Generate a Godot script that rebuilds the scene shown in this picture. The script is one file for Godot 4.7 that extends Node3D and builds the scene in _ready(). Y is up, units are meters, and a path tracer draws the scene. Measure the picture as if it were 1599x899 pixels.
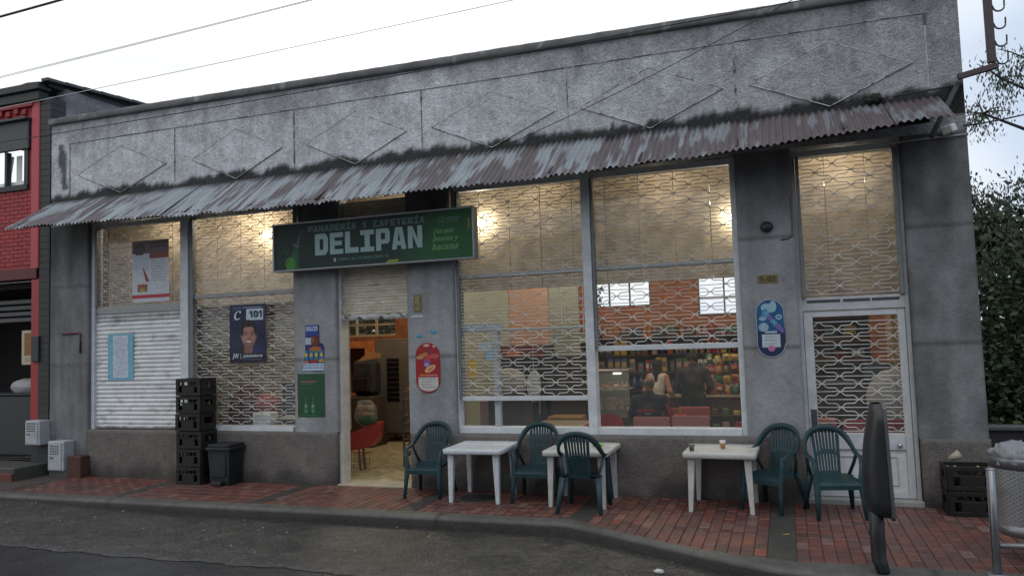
extends Node3D

var used := {}
var mats := {}
var texs := {}
var rng := RandomNumberGenerator.new()
var big := FastNoiseLite.new()
var fine := FastNoiseLite.new()

# ---------------------------------------------------------------- names, tags
func numbered(called: String, parent: Node) -> String:
	var key := "%d/%s" % [parent.get_instance_id(), called]
	var n: int = used.get(key, 0)
	used[key] = n + 1
	return called if n == 0 else "%s_%03d" % [called, n]

func tag(o: Node, label: String, category: String, group := "") -> Node:
	o.set_meta("label", label)
	o.set_meta("category", category)
	if group != "":
		o.set_meta("group", group)
	return o

func thing(called: String, label: String, category: String, at := Vector3.ZERO, turn := 0.0, group := "") -> Node3D:
	var o := Node3D.new()
	o.name = numbered(called, self)
	add_child(o, true)
	o.position = at
	o.rotation.y = turn
	tag(o, label, category, group)
	return o

func put(called: String, mesh: Mesh, m: Material, parent: Node = self) -> MeshInstance3D:
	var o := MeshInstance3D.new()
	o.name = numbered(called, parent)
	o.mesh = mesh
	o.material_override = m
	parent.add_child(o, true)
	return o

func structure(o: Node) -> Node:
	o.set_meta("kind", "structure")
	return o

func stuff(o: Node) -> Node:
	o.set_meta("kind", "stuff")
	return o

func copy(o: Node3D, at: Vector3, turn: float, label: String) -> Node3D:
	var c: Node3D = o.duplicate()
	var base: String = o.get_meta("base_name", String(o.name))
	c.name = numbered(base, self)
	add_child(c, true)
	c.position = at
	c.rotation.y = turn
	c.set_meta("label", label)
	return c

# ---------------------------------------------------------------- materials
func grey_tex(key: String, freq: float, lo: float, hi: float, oct := 4, size := 512, kind := FastNoiseLite.TYPE_SIMPLEX_SMOOTH) -> Texture2D:
	if texs.has(key):
		return texs[key]
	var n := FastNoiseLite.new()
	n.noise_type = kind
	n.seed = key.hash() % 1000
	n.frequency = freq
	n.fractal_octaves = oct
	var t := NoiseTexture2D.new()
	t.width = size
	t.height = size
	t.seamless = true
	t.noise = n
	var g := Gradient.new()
	g.set_color(0, Color(lo, lo, lo))
	g.set_color(1, Color(hi, hi, hi))
	t.color_ramp = g
	texs[key] = t
	return t

# grain that repeats without a seam: lattice noise of several sizes on a torus; layers are [cells, weight]
func grain_tex(key: String, lo: float, hi: float, layers: Array, size := 256) -> Texture2D:
	if texs.has(key):
		return texs[key]
	var r := RandomNumberGenerator.new()
	r.seed = key.hash() % 10000
	var acc := PackedFloat32Array()
	acc.resize(size * size)
	for l in layers:
		var n: int = l[0]
		var wt: float = l[1]
		var lat := PackedFloat32Array()
		for i in n * n:
			lat.append(r.randf() * 2.0 - 1.0)
		for y in size:
			var fy := float(y) * n / size
			var y0 := int(fy)
			var ty := fy - y0
			var a0 := (y0 % n) * n
			var a1 := ((y0 + 1) % n) * n
			for x in size:
				var fx := float(x) * n / size
				var x0 := int(fx)
				var tx := fx - x0
				var x1 := (x0 + 1) % n
				x0 %= n
				acc[y * size + x] += wt * lerpf(lerpf(lat[a0 + x0], lat[a0 + x1], tx), lerpf(lat[a1 + x0], lat[a1 + x1], tx), ty)
	var im := Image.create(size, size, false, Image.FORMAT_L8)
	for y in size:
		for x in size:
			var v := lerpf(lo, hi, clampf(0.5 + 0.5 * acc[y * size + x], 0.0, 1.0))
			im.set_pixel(x, y, Color(v, v, v))
	texs[key] = ImageTexture.create_from_image(im)
	return texs[key]

# colour is given in linear values
func mat(key: String, c: Color, rough := 0.8, opt := {}) -> StandardMaterial3D:
	if mats.has(key):
		return mats[key]
	var m := StandardMaterial3D.new()
	m.resource_name = key
	var s := c.linear_to_srgb()
	s.a = c.a
	m.albedo_color = s
	m.roughness = rough
	m.metallic = opt.get("metal", 0.0)
	m.vertex_color_use_as_albedo = opt.get("vc", false)
	m.cull_mode = BaseMaterial3D.CULL_DISABLED
	if opt.has("tex"):
		m.albedo_texture = opt.tex
	if opt.has("scale"):
		m.uv1_triplanar = true
		m.uv1_world_triplanar = true
		var sc: float = opt.scale
		m.uv1_scale = Vector3(sc, sc, sc)
	if opt.has("bump"):
		m.heightmap_enabled = true
		m.heightmap_texture = opt.get("bumptex", grain_tex("plasterbump", 0.0, 1.0, [[128, 0.6], [64, 0.5], [20, 0.3]]))
		m.heightmap_scale = opt.bump
	if opt.has("spec"):
		m.metallic_specular = opt.spec
	if opt.has("roughtex"):
		m.roughness_texture = opt.roughtex
	mats[key] = m
	return m

func glow(key: String, c: Color, e: float) -> StandardMaterial3D:
	var m := mat(key, Color(0.8, 0.8, 0.8), 0.5)
	m.emission_enabled = true
	m.emission = c.linear_to_srgb()
	m.emission_energy_multiplier = e
	return m

func plastic(key: String, c: Color, rough := 0.45) -> StandardMaterial3D:
	return mat(key, c, rough, {"tex": grain_tex("scuffed", 0.62, 1.0, [[64, 0.25], [20, 0.35], [7, 0.4], [3, 0.4]]), "scale": 1.3, "spec": 0.4})

func paint(key: String, c: Color, rough := 0.6) -> StandardMaterial3D:
	return mat(key, c, rough, {"tex": grain_tex("paintwear", 0.82, 1.0, [[64, 0.15], [22, 0.25], [9, 0.4], [4, 0.4]]), "scale": 0.9, "bump": 0.12})

# ---------------------------------------------------------------- geometry
class Geo:
	var st := SurfaceTool.new()
	var col := Color.WHITE
	var uv0 := Vector2.ZERO
	func _init(smooth := false) -> void:
		st.begin(Mesh.PRIMITIVE_TRIANGLES)
		st.set_smooth_group(0 if smooth else -1)
	func smooth(on: bool) -> void:
		st.set_smooth_group(0 if on else -1)
	func v(p: Vector3, c: Color, uv: Vector2) -> void:
		st.set_color(c)
		st.set_uv(uv)
		st.add_vertex(p)
	func tri(a: Vector3, b: Vector3, c: Vector3) -> void:
		v(a, col, uv0); v(c, col, uv0); v(b, col, uv0)
	func quad(a: Vector3, b: Vector3, c: Vector3, d: Vector3) -> void:
		tri(a, b, c); tri(a, c, d)
	func quad_uv(a: Vector3, b: Vector3, c: Vector3, d: Vector3, u0 := Vector2(0, 1), u1 := Vector2(1, 0)) -> void:
		v(a, col, u0); v(c, col, u1); v(b, col, Vector2(u1.x, u0.y))
		v(a, col, u0); v(d, col, Vector2(u0.x, u1.y)); v(c, col, u1)
	# box from corner to corner, edges chamfered by b
	func box(lo: Vector3, hi: Vector3, b := 0.0, t := Transform3D()) -> void:
		var c := (lo + hi) * 0.5
		var h := (hi - lo) * 0.5
		b = minf(b, 0.45 * minf(h.x, minf(h.y, h.z)))
		if b <= 0.0:
			for ax in 3:
				for s in [-1.0, 1.0]:
					var n := Vector3.ZERO; n[ax] = s
					var u := Vector3.ZERO; u[(ax + 1) % 3] = 1.0
					var w := Vector3.ZERO; w[(ax + 2) % 3] = s
					quad(t * (c + (n - u - w) * h), t * (c + (n + u - w) * h), t * (c + (n + u + w) * h), t * (c + (n - u + w) * h))
			return
		var k := h - Vector3(b, b, b)
		for ax in 3:
			for s in [-1.0, 1.0]:
				var n := Vector3.ZERO; n[ax] = s * h[ax]
				var u := Vector3.ZERO; u[(ax + 1) % 3] = k[(ax + 1) % 3]
				var w := Vector3.ZERO; w[(ax + 2) % 3] = s * k[(ax + 2) % 3]
				quad(t * (c + n - u - w), t * (c + n + u - w), t * (c + n + u + w), t * (c + n - u + w))
		for ax in 3:
			var i := (ax + 1) % 3
			var j := (ax + 2) % 3
			for si in [-1.0, 1.0]:
				for sj in [-1.0, 1.0]:
					var p := Vector3.ZERO; p[i] = si * h[i]; p[j] = sj * k[j]
					var q := Vector3.ZERO; q[i] = si * k[i]; q[j] = sj * h[j]
					var e := Vector3.ZERO; e[ax] = k[ax]
					if si * sj > 0.0:
						quad(t * (c + p - e), t * (c + q - e), t * (c + q + e), t * (c + p + e))
					else:
						quad(t * (c + p + e), t * (c + q + e), t * (c + q - e), t * (c + p - e))
		for sx in [-1.0, 1.0]:
			for sy in [-1.0, 1.0]:
				for sz in [-1.0, 1.0]:
					var a := c + Vector3(sx * h.x, sy * k.y, sz * k.z)
					var bb := c + Vector3(sx * k.x, sy * h.y, sz * k.z)
					var d := c + Vector3(sx * k.x, sy * k.y, sz * h.z)
					if sx * sy * sz > 0.0:
						tri(t * a, t * bb, t * d)
					else:
						tri(t * a, t * d, t * bb)
	# tapered bar of rectangular section between two points
	func bar(p: Vector3, q: Vector3, w0: float, d0: float, w1: float, d1: float, side := Vector3.RIGHT) -> void:
		var y := (q - p).normalized()
		var z := side.cross(y).normalized()
		var x := y.cross(z).normalized()
		var a: Array[Vector3] = []
		for r in [[p, w0, d0], [q, w1, d1]]:
			for s in [[-1, -1], [1, -1], [1, 1], [-1, 1]]:
				a.append(r[0] + x * (s[0] * r[1] * 0.5) + z * (s[1] * r[2] * 0.5))
		for i in 4:
			var j := (i + 1) % 4
			quad(a[j], a[i], a[i + 4], a[j + 4])
		quad(a[0], a[1], a[2], a[3])
		quad(a[7], a[6], a[5], a[4])
	# tube of elliptical section along a path; rw across (along ref x tangent), rt the other way
	func sweep(path: Array, rw: Array, rt: Array, sides := 8, refv := Vector3.UP, cap := true) -> void:
		var n := path.size()
		var rings := []
		for i in n:
			var t: Vector3 = (path[mini(i + 1, n - 1)] - path[maxi(i - 1, 0)]).normalized()
			var x := refv.cross(t)
			if x.length() < 0.05:
				x = Vector3(0.3, 0.2, 1).cross(t)
			x = x.normalized()
			var y := t.cross(x).normalized()
			var ring := []
			for k in sides:
				var a := TAU * k / sides
				ring.append(path[i] + x * cos(a) * rw[mini(i, rw.size() - 1)] + y * sin(a) * rt[mini(i, rt.size() - 1)])
			rings.append(ring)
		for i in n - 1:
			for k in sides:
				var k2 := (k + 1) % sides
				quad(rings[i][k], rings[i][k2], rings[i + 1][k2], rings[i + 1][k])
		if cap:
			for k in range(1, sides - 1):
				tri(rings[0][0], rings[0][k + 1], rings[0][k])
				tri(rings[n - 1][0], rings[n - 1][k], rings[n - 1][k + 1])
	func tube(path: Array, r: float, sides := 8) -> void:
		sweep(path, [r], [r], sides)
	func lathe(prof: Array, at: Vector3, sides := 20, a0 := 0.0, a1 := TAU) -> void:
		for i in prof.size() - 1:
			for k in sides:
				var a := a0 + (a1 - a0) * k / sides
				var b := a0 + (a1 - a0) * (k + 1) / sides
				var p: Vector2 = prof[i]
				var q: Vector2 = prof[i + 1]
				quad(at + Vector3(sin(a) * p.x, p.y, cos(a) * p.x), at + Vector3(sin(b) * p.x, p.y, cos(b) * p.x), at + Vector3(sin(b) * q.x, q.y, cos(b) * q.x), at + Vector3(sin(a) * q.x, q.y, cos(a) * q.x))
	# extrude a polygon (counter-clockwise in xy) from z0 to z1
	func prism(poly: PackedVector2Array, z0: float, z1: float, t := Transform3D()) -> void:
		var idx := Geometry2D.triangulate_polygon(poly)
		for i in range(0, idx.size(), 3):
			var a := poly[idx[i]]; var b := poly[idx[i + 1]]; var c := poly[idx[i + 2]]
			if (b - a).cross(c - a) < 0.0:
				var s := b; b = c; c = s
			tri(t * Vector3(a.x, a.y, z1), t * Vector3(b.x, b.y, z1), t * Vector3(c.x, c.y, z1))
			tri(t * Vector3(a.x, a.y, z0), t * Vector3(c.x, c.y, z0), t * Vector3(b.x, b.y, z0))
		var area := 0.0
		for i in poly.size():
			area += poly[i].cross(poly[(i + 1) % poly.size()])
		for i in poly.size():
			var a := poly[i]; var b := poly[(i + 1) % poly.size()]
			if area < 0.0:
				var s := a; a = b; b = s
			quad(t * Vector3(a.x, a.y, z0), t * Vector3(b.x, b.y, z0), t * Vector3(b.x, b.y, z1), t * Vector3(a.x, a.y, z1))
	# grid of points with colours
	func grid(nu: int, nv: int, f: Callable, cf = null) -> void:
		var ps := []
		var cs := []
		for j in nv + 1:
			for i in nu + 1:
				var p: Vector3 = f.call(float(i) / nu, float(j) / nv)
				ps.append(p)
				cs.append(cf.call(p) if cf != null else col)
		for j in nv:
			for i in nu:
				var a := j * (nu + 1) + i
				var b := a + 1
				var c := a + nu + 2
				var d := a + nu + 1
				for k in [a, c, b, a, d, c]:
					v(ps[k], cs[k], Vector2(float(k % (nu + 1)) / nu, 1.0 - float(k / (nu + 1)) / nv))
	func ellipsoid(c: Vector3, r: Vector3, nu := 14, nv := 9) -> void:
		grid(nu, nv, func(u, w): return c + Vector3(sin(-TAU * u) * sin(PI * w) * r.x, -cos(PI * w) * r.y, cos(TAU * u) * sin(PI * w) * r.z))
	func done() -> ArrayMesh:
		st.generate_normals()
		return st.commit()

# box face grids with weathered vertex colours: front, both sides, top, bottom, back
func weathered(g: Geo, lo: Vector3, hi: Vector3, step: float, cf: Callable, faces := "flrtb") -> void:
	var nx := maxi(1, int((hi.x - lo.x) / step))
	var ny := maxi(1, int((hi.y - lo.y) / step))
	var nz := maxi(1, int((hi.z - lo.z) / step))
	if "f" in faces:
		g.grid(nx, ny, func(u, w): return Vector3(lerpf(lo.x, hi.x, u), lerpf(lo.y, hi.y, w), hi.z), cf)
	if "k" in faces:
		g.grid(nx, ny, func(u, w): return Vector3(lerpf(hi.x, lo.x, u), lerpf(lo.y, hi.y, w), lo.z), cf)
	if "l" in faces:
		g.grid(nz, ny, func(u, w): return Vector3(lo.x, lerpf(lo.y, hi.y, w), lerpf(lo.z, hi.z, u)), cf)
	if "r" in faces:
		g.grid(nz, ny, func(u, w): return Vector3(hi.x, lerpf(lo.y, hi.y, w), lerpf(hi.z, lo.z, u)), cf)
	if "t" in faces:
		g.grid(nx, nz, func(u, w): return Vector3(lerpf(lo.x, hi.x, u), hi.y, lerpf(hi.z, lo.z, w)), cf)
	if "b" in faces:
		g.grid(nx, nz, func(u, w): return Vector3(lerpf(lo.x, hi.x, u), lo.y, lerpf(lo.z, hi.z, w)), cf)

func box_mesh(lo: Vector3, hi: Vector3, b := 0.0) -> ArrayMesh:
	var g := Geo.new()
	g.box(lo, hi, b)
	return g.done()

func boxes(list: Array, b := 0.004) -> ArrayMesh:
	var g := Geo.new()
	for a in list:
		g.box(Vector3(a[0], a[2], a[4]), Vector3(a[1], a[3], a[5]), b)
	return g.done()

# words fitted into a rectangle, standing depth proud of z
func words(text: String, x0: float, x1: float, y0: float, y1: float, z: float, depth := 0.004, font := "Droid Sans", bold := 0.0, italic := 0.0, turned := false) -> ArrayMesh:
	var tm := TextMesh.new()
	var sf := SystemFont.new()
	sf.font_names = PackedStringArray([font])
	if bold > 0.0:
		sf.font_weight = 700
	tm.font = sf
	tm.font_size = 48
	tm.pixel_size = 0.01
	tm.depth = 0.05
	tm.curve_step = 2.0
	tm.text = text
	var a := tm.surface_get_arrays(0)
	var vs: PackedVector3Array = a[Mesh.ARRAY_VERTEX]
	var bb := AABB(vs[0], Vector3.ZERO)
	for p in vs:
		bb = bb.expand(p)
	for i in vs.size():
		var u := (vs[i].x - bb.position.x) / bb.size.x
		var w := (vs[i].y - bb.position.y) / bb.size.y
		var d := (vs[i].z - bb.position.z) / maxf(bb.size.z, 1e-6)
		if turned:
			vs[i] = Vector3(lerpf(x1, x0, w), lerpf(y0, y1, u), z + depth * d)
		else:
			vs[i] = Vector3(lerpf(x0, x1, u) + italic * (w - 0.5) * (y1 - y0), lerpf(y0, y1, w), z + depth * d)
	a[Mesh.ARRAY_VERTEX] = vs
	a[Mesh.ARRAY_TANGENT] = null
	var out := ArrayMesh.new()
	out.add_surface_from_arrays(Mesh.PRIMITIVE_TRIANGLES, a)
	return out

# heavy square block capitals, made of straight strokes
func block_words(text: String, x0: float, x1: float, y0: float, y1: float, z: float, depth: float) -> ArrayMesh:
	var strokes := {
		"D": [[[0, 0], [0.36, 0], [0.36, 1], [0, 1]], [[0.36, 0], [0.8, 0], [1, 0.2], [0.64, 0.25], [0.36, 0.25]], [[0.36, 0.75], [0.64, 0.75], [1, 0.8], [0.8, 1], [0.36, 1]], [[0.64, 0.25], [1, 0.2], [1, 0.8], [0.64, 0.75]]],
		"E": [[[0, 0], [0.36, 0], [0.36, 1], [0, 1]], [[0.36, 0], [1, 0], [1, 0.22], [0.36, 0.22]], [[0.36, 0.4], [0.9, 0.4], [0.9, 0.61], [0.36, 0.61]], [[0.36, 0.78], [1, 0.78], [1, 1], [0.36, 1]]],
		"L": [[[0, 0], [0.38, 0], [0.38, 1], [0, 1]], [[0.38, 0], [1, 0], [1, 0.25], [0.38, 0.25]]],
		"I": [[[0.31, 0.22], [0.69, 0.22], [0.69, 0.78], [0.31, 0.78]], [[0, 0], [1, 0], [1, 0.22], [0, 0.22]], [[0, 0.78], [1, 0.78], [1, 1], [0, 1]]],
		"P": [[[0, 0], [0.36, 0], [0.36, 1], [0, 1]], [[0.36, 0.3], [0.85, 0.3], [1, 0.42], [0.66, 0.5], [0.36, 0.5]], [[0.66, 0.5], [1, 0.42], [1, 0.88], [0.66, 0.8]], [[0.36, 0.8], [0.66, 0.8], [1, 0.88], [0.85, 1], [0.36, 1]]],
		"A": [[[0, 0], [0.33, 0], [0.54, 1], [0.25, 1]], [[0.67, 0], [1, 0], [0.75, 1], [0.46, 1]], [[0.3, 0.18], [0.7, 0.18], [0.66, 0.38], [0.34, 0.38]]],
		"N": [[[0, 0], [0.33, 0], [0.33, 1], [0, 1]], [[0.67, 0], [1, 0], [1, 1], [0.67, 1]], [[0.33, 0.62], [0.33, 1], [0.67, 0.38], [0.67, 0]]]}
	strokes["F"] = strokes["E"].duplicate()
	strokes["F"].remove_at(1)
	strokes["T"] = [strokes["I"][2], [[0.31, 0], [0.69, 0], [0.69, 0.78], [0.31, 0.78]]]
	strokes["Y"] = [[[0.32, 0], [0.68, 0], [0.68, 0.45], [0.32, 0.45]], [[0.32, 0.45], [0.6, 0.45], [0.34, 1], [0, 1]], [[0.45, 0.45], [0.68, 0.45], [1, 1], [0.66, 1]]]
	strokes["C"] = [[[0, 0.15], [0.36, 0.22], [0.36, 0.78], [0, 0.85]], [[0, 0.15], [0.2, 0], [1, 0], [1, 0.22], [0.36, 0.22]], [[0, 0.85], [0.36, 0.78], [1, 0.78], [1, 1], [0.2, 1]]]
	strokes["R"] = strokes["P"].duplicate()
	strokes["R"].append([[0.62, 0], [1, 0], [0.78, 0.3], [0.45, 0.3]])
	strokes["Í"] = strokes["I"].duplicate()
	strokes["Í"].append([[0.42, 1.1], [0.7, 1.1], [0.85, 1.32], [0.5, 1.32]])
	strokes[" "] = []
	var g := Geo.new()
	var cell := (x1 - x0) / text.length()
	for i in text.length():
		var k := 0
		for poly in strokes[text[i]]:
			var pts := PackedVector2Array()
			for p in poly:
				pts.append(Vector2(x0 + cell * (i + 0.06 + 0.88 * p[0]), lerpf(y0, y1, p[1])))
			g.prism(pts, z, z + depth + 0.0005 * k)
			k += 1
	return g.done()

# ---------------------------------------------------------------- flat print
func ell(im: Image, cx: float, cy: float, rx: float, ry: float, c: Color, rot := 0.0) -> void:
	var r := maxf(rx, ry) + 1.0
	for y in range(maxi(0, int(cy - r)), mini(im.get_height(), int(cy + r) + 1)):
		for x in range(maxi(0, int(cx - r)), mini(im.get_width(), int(cx + r) + 1)):
			var d := Vector2(x + 0.5 - cx, y + 0.5 - cy).rotated(-rot)
			var q := (d.x / rx) ** 2 + (d.y / ry) ** 2
			if q < 1.0:
				im.set_pixel(x, y, im.get_pixel(x, y).lerp(c, c.a * clampf((1.0 - q) * minf(rx, ry) * 0.7, 0.0, 1.0)))

func rect(im: Image, x0: float, y0: float, x1: float, y1: float, c: Color) -> void:
	im.fill_rect(Rect2i(int(x0), int(y0), maxi(1, int(x1 - x0)), maxi(1, int(y1 - y0))), c)

func scribble(im: Image, x0: float, x1: float, y: float, h: float, c: Color) -> void:
	var x := x0
	while x < x1:
		var w := rng.randf_range(2.0, 7.0)
		rect(im, x, y, minf(x + w, x1), y + h, c.lerp(im.get_pixel(int(x), int(y)), rng.randf_range(0.0, 0.4)))
		x += w + rng.randf_range(1.0, 2.5)

func canvas(w: int, h: int, c: Color) -> Image:
	var im := Image.create(w, h, false, Image.FORMAT_RGB8)
	im.fill(c)
	return im

func print_mat(key: String, im: Image, rough := 0.55) -> StandardMaterial3D:
	for y in im.get_height():  # dust and fading of the print
		for x in im.get_width():
			var k := 1.0 + 0.10 * fine.get_noise_2d(x * 1.5, y * 1.5 + 77.0)
			var p := im.get_pixel(x, y)
			im.set_pixel(x, y, Color(p.r * k, p.g * k, p.b * k))
	var m := StandardMaterial3D.new()
	m.resource_name = key
	m.albedo_texture = ImageTexture.create_from_image(im)
	m.roughness = rough
	m.cull_mode = BaseMaterial3D.CULL_DISABLED
	m.texture_repeat = false
	return m

# a sheet that hangs slightly wavy; print on its face
func sheet_mesh(x0: float, y0: float, x1: float, y1: float, z: float, wave := 0.006, lean := 0.0) -> ArrayMesh:
	var g := Geo.new(true)
	var f := func(u, w): return Vector3(lerpf(x0, x1, u) + lean * (1.0 - w), lerpf(y0, y1, w), z + wave * (sin(u * 5.0 + w * 3.0) + 0.6 * sin(w * 9.0 + u * 2.0)))
	g.grid(10, 10, f)
	g.smooth(false)
	var e := 0.003
	g.uv0 = Vector2(0.02, 0.02)
	for i in 10:
		var a: Vector3 = f.call(i / 10.0, 0.0); var b: Vector3 = f.call((i + 1) / 10.0, 0.0)
		g.quad(a - Vector3(0, 0, e), b - Vector3(0, 0, e), b, a)
		a = f.call(i / 10.0, 1.0); b = f.call((i + 1) / 10.0, 1.0)
		g.quad(a, b, b - Vector3(0, 0, e), a - Vector3(0, 0, e))
	return g.done()

# rounded plate (a stadium when r = half the width) with its print
func plate_mesh(x0: float, y0: float, x1: float, y1: float, z0: float, z1: float, r: float) -> ArrayMesh:
	var g := Geo.new()
	var pts := PackedVector2Array()
	for q in [[x1 - r, y1 - r, 0.0], [x0 + r, y1 - r, PI / 2], [x0 + r, y0 + r, PI], [x1 - r, y0 + r, PI * 1.5]]:
		for k in 9:
			var a: float = q[2] + PI / 2 * k / 8.0
			pts.append(Vector2(q[0] + cos(a) * r, q[1] + sin(a) * r))
	var c := Vector2((x0 + x1) / 2, (y0 + y1) / 2)
	var n := pts.size()
	for i in n:
		var a := pts[i]; var b := pts[(i + 1) % n]
		for p in [c, b, a]:
			g.v(Vector3(p.x, p.y, z1), Color.WHITE, Vector2((p.x - x0) / (x1 - x0), 1.0 - (p.y - y0) / (y1 - y0)))
		g.uv0 = Vector2((a.x - x0) / (x1 - x0), 1.0 - (a.y - y0) / (y1 - y0)).lerp(Vector2(0.5, 0.5), 0.03)
		g.quad(Vector3(a.x, a.y, z0), Vector3(b.x, b.y, z0), Vector3(b.x, b.y, z1), Vector3(a.x, a.y, z1))
	return g.done()

# ---------------------------------------------------------------- bodies
# bones: [a, b, ra, rb, colour]; one smooth skin over all of them, added to g
func skin(g: Geo, bones: Array, cell: float, k: float, t := Transform3D()) -> void:
	var lo := Vector3(1e9, 1e9, 1e9)
	var hi := -lo
	for b in bones:
		var r: float = maxf(b[2], b[3]) + k + 2.5 * cell
		for p in [b[0], b[1]]:
			lo = lo.min(p - Vector3(r, r, r))
			hi = hi.max(p + Vector3(r, r, r))
	var nx := int((hi.x - lo.x) / cell) + 2
	var ny := int((hi.y - lo.y) / cell) + 2
	var nz := int((hi.z - lo.z) / cell) + 2
	var d := PackedFloat32Array()
	d.resize(nx * ny * nz)
	d.fill(1.0)
	var near := PackedFloat32Array()
	near.resize(nx * ny * nz)
	near.fill(1.0)
	var who := PackedInt32Array()
	who.resize(nx * ny * nz)
	for bi in bones.size():
		var b: Array = bones[bi]
		var a: Vector3 = b[0]
		var ab: Vector3 = b[1] - a
		var ra: float = b[2]
		var rb: float = b[3]
		var l2 := maxf(ab.length_squared(), 1e-9)
		var r := maxf(ra, rb) + k + 2.0 * cell
		var p0: Vector3 = (a.min(b[1]) - Vector3(r, r, r) - lo) / cell
		var p1: Vector3 = (a.max(b[1]) + Vector3(r, r, r) - lo) / cell
		for z in range(maxi(0, int(p0.z)), mini(nz, int(p1.z) + 2)):
			for y in range(maxi(0, int(p0.y)), mini(ny, int(p1.y) + 2)):
				var row := (z * ny + y) * nx
				for x in range(maxi(0, int(p0.x)), mini(nx, int(p1.x) + 2)):
					var p := lo + Vector3(x, y, z) * cell - a
					var h := clampf(p.dot(ab) / l2, 0.0, 1.0)
					var e := (p - ab * h).length() - lerpf(ra, rb, h)
					var o := d[row + x]
					var m := maxf(k - absf(o - e), 0.0) / k
					d[row + x] = minf(o, e) - m * m * k * 0.25
					if e < near[row + x]:
						near[row + x] = e
						who[row + x] = bi
	var vert := {}
	var sy := nx
	var sz := nx * ny
	var corner := [0, 1, sy, sy + 1, sz, sz + 1, sz + sy, sz + sy + 1]
	var edges := [[0, 1], [2, 3], [4, 5], [6, 7], [0, 2], [1, 3], [4, 6], [5, 7], [0, 4], [1, 5], [2, 6], [3, 7]]
	for z in nz - 1:
		for y in ny - 1:
			for x in nx - 1:
				var i := (z * ny + y) * nx + x
				if absf(d[i]) > 2.0 * cell:
					continue
				var inside := 0
				for c in corner:
					if d[i + c] < 0.0:
						inside += 1
				if inside == 0 or inside == 8:
					continue
				var s := Vector3.ZERO
				var n := 0
				for e in edges:
					var u: float = d[i + corner[e[0]]]
					var w: float = d[i + corner[e[1]]]
					if (u < 0.0) != (w < 0.0):
						var q := u / (u - w)
						var ea: int = e[0]
						var eb: int = e[1]
						s += Vector3(ea & 1, (ea >> 1) & 1, ea >> 2).lerp(Vector3(eb & 1, (eb >> 1) & 1, eb >> 2), q)
						n += 1
				vert[i] = [t * (lo + (Vector3(x, y, z) + s / n) * cell), bones[who[i]][4]]
	var offs := [[1, sy, sz], [sy, sz, 1], [sz, 1, sy]]
	for i in vert:
		for o in offs:
			var e0: int = i
			var j: int = i + o[0]
			if j >= d.size() or (d[e0] < 0.0) == (d[j] < 0.0):
				continue
			var qa: int = i - o[1] - o[2]
			var qb: int = i - o[2]
			var qd: int = i - o[1]
			if not (vert.has(qa) and vert.has(qb) and vert.has(qd)):
				continue
			var ring := [qa, qb, i, qd]
			if d[e0] >= 0.0:
				ring = [qa, qd, i, qb]
			for f in [0, 2, 1, 0, 3, 2]:
				var w: Array = vert[ring[f]]
				g.v(w[0], w[1], Vector2.ZERO)

# ================================================================ the place
const TOP_L := 6.255
func top_at(x: float) -> float:
	return TOP_L - 0.0085 * (x + 12.16)

func sstep(a: float, b: float, x: float) -> float:
	var t := clampf((x - a) / (b - a), 0.0, 1.0)
	return t * t * (3.0 - 2.0 * t)

func stucco_colour(p: Vector3) -> Color:
	var q := p.x + p.z * 0.7
	var t := 0.66 * (1.0 + 0.24 * big.get_noise_2d(q * 1.3, p.y * 1.6))
	t *= 1.0 + 0.10 * big.get_noise_2d(q * 9.0, p.y * 0.9 + 50.0)
	t *= 1.0 + 0.18 * big.get_noise_2d(q * 5.0 + 80.0, p.y * 5.0)
	t *= 1.0 + 0.14 * big.get_noise_2d(q * 18.0 + 9.0, p.y * 18.0)
	var dt := top_at(p.x) - 0.12 - p.y
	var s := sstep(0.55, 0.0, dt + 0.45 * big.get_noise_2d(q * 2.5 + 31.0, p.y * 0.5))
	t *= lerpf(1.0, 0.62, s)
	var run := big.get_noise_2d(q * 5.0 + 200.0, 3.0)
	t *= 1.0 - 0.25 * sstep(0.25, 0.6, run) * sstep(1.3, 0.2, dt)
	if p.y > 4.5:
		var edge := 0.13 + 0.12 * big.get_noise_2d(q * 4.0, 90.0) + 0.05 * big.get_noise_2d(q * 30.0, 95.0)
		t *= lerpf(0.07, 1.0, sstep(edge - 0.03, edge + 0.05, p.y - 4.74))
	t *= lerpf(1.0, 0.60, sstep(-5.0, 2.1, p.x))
	# the long dark stain near the left corner
	var cx := -11.93 + 0.12 * (5.75 - p.y)
	var wd := 0.035 + 0.05 * sstep(0.25, 0.0, absf(p.y - 5.45)) + 0.03 * big.get_noise_2d(p.x * 12.0, p.y * 6.0)
	if p.y > 4.95 and p.y < 5.78:
		t *= lerpf(0.2, 1.0, sstep(wd, wd + 0.05, absf(p.x - cx)))
	return Color(t * 0.97, t, t * 1.06)

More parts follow.
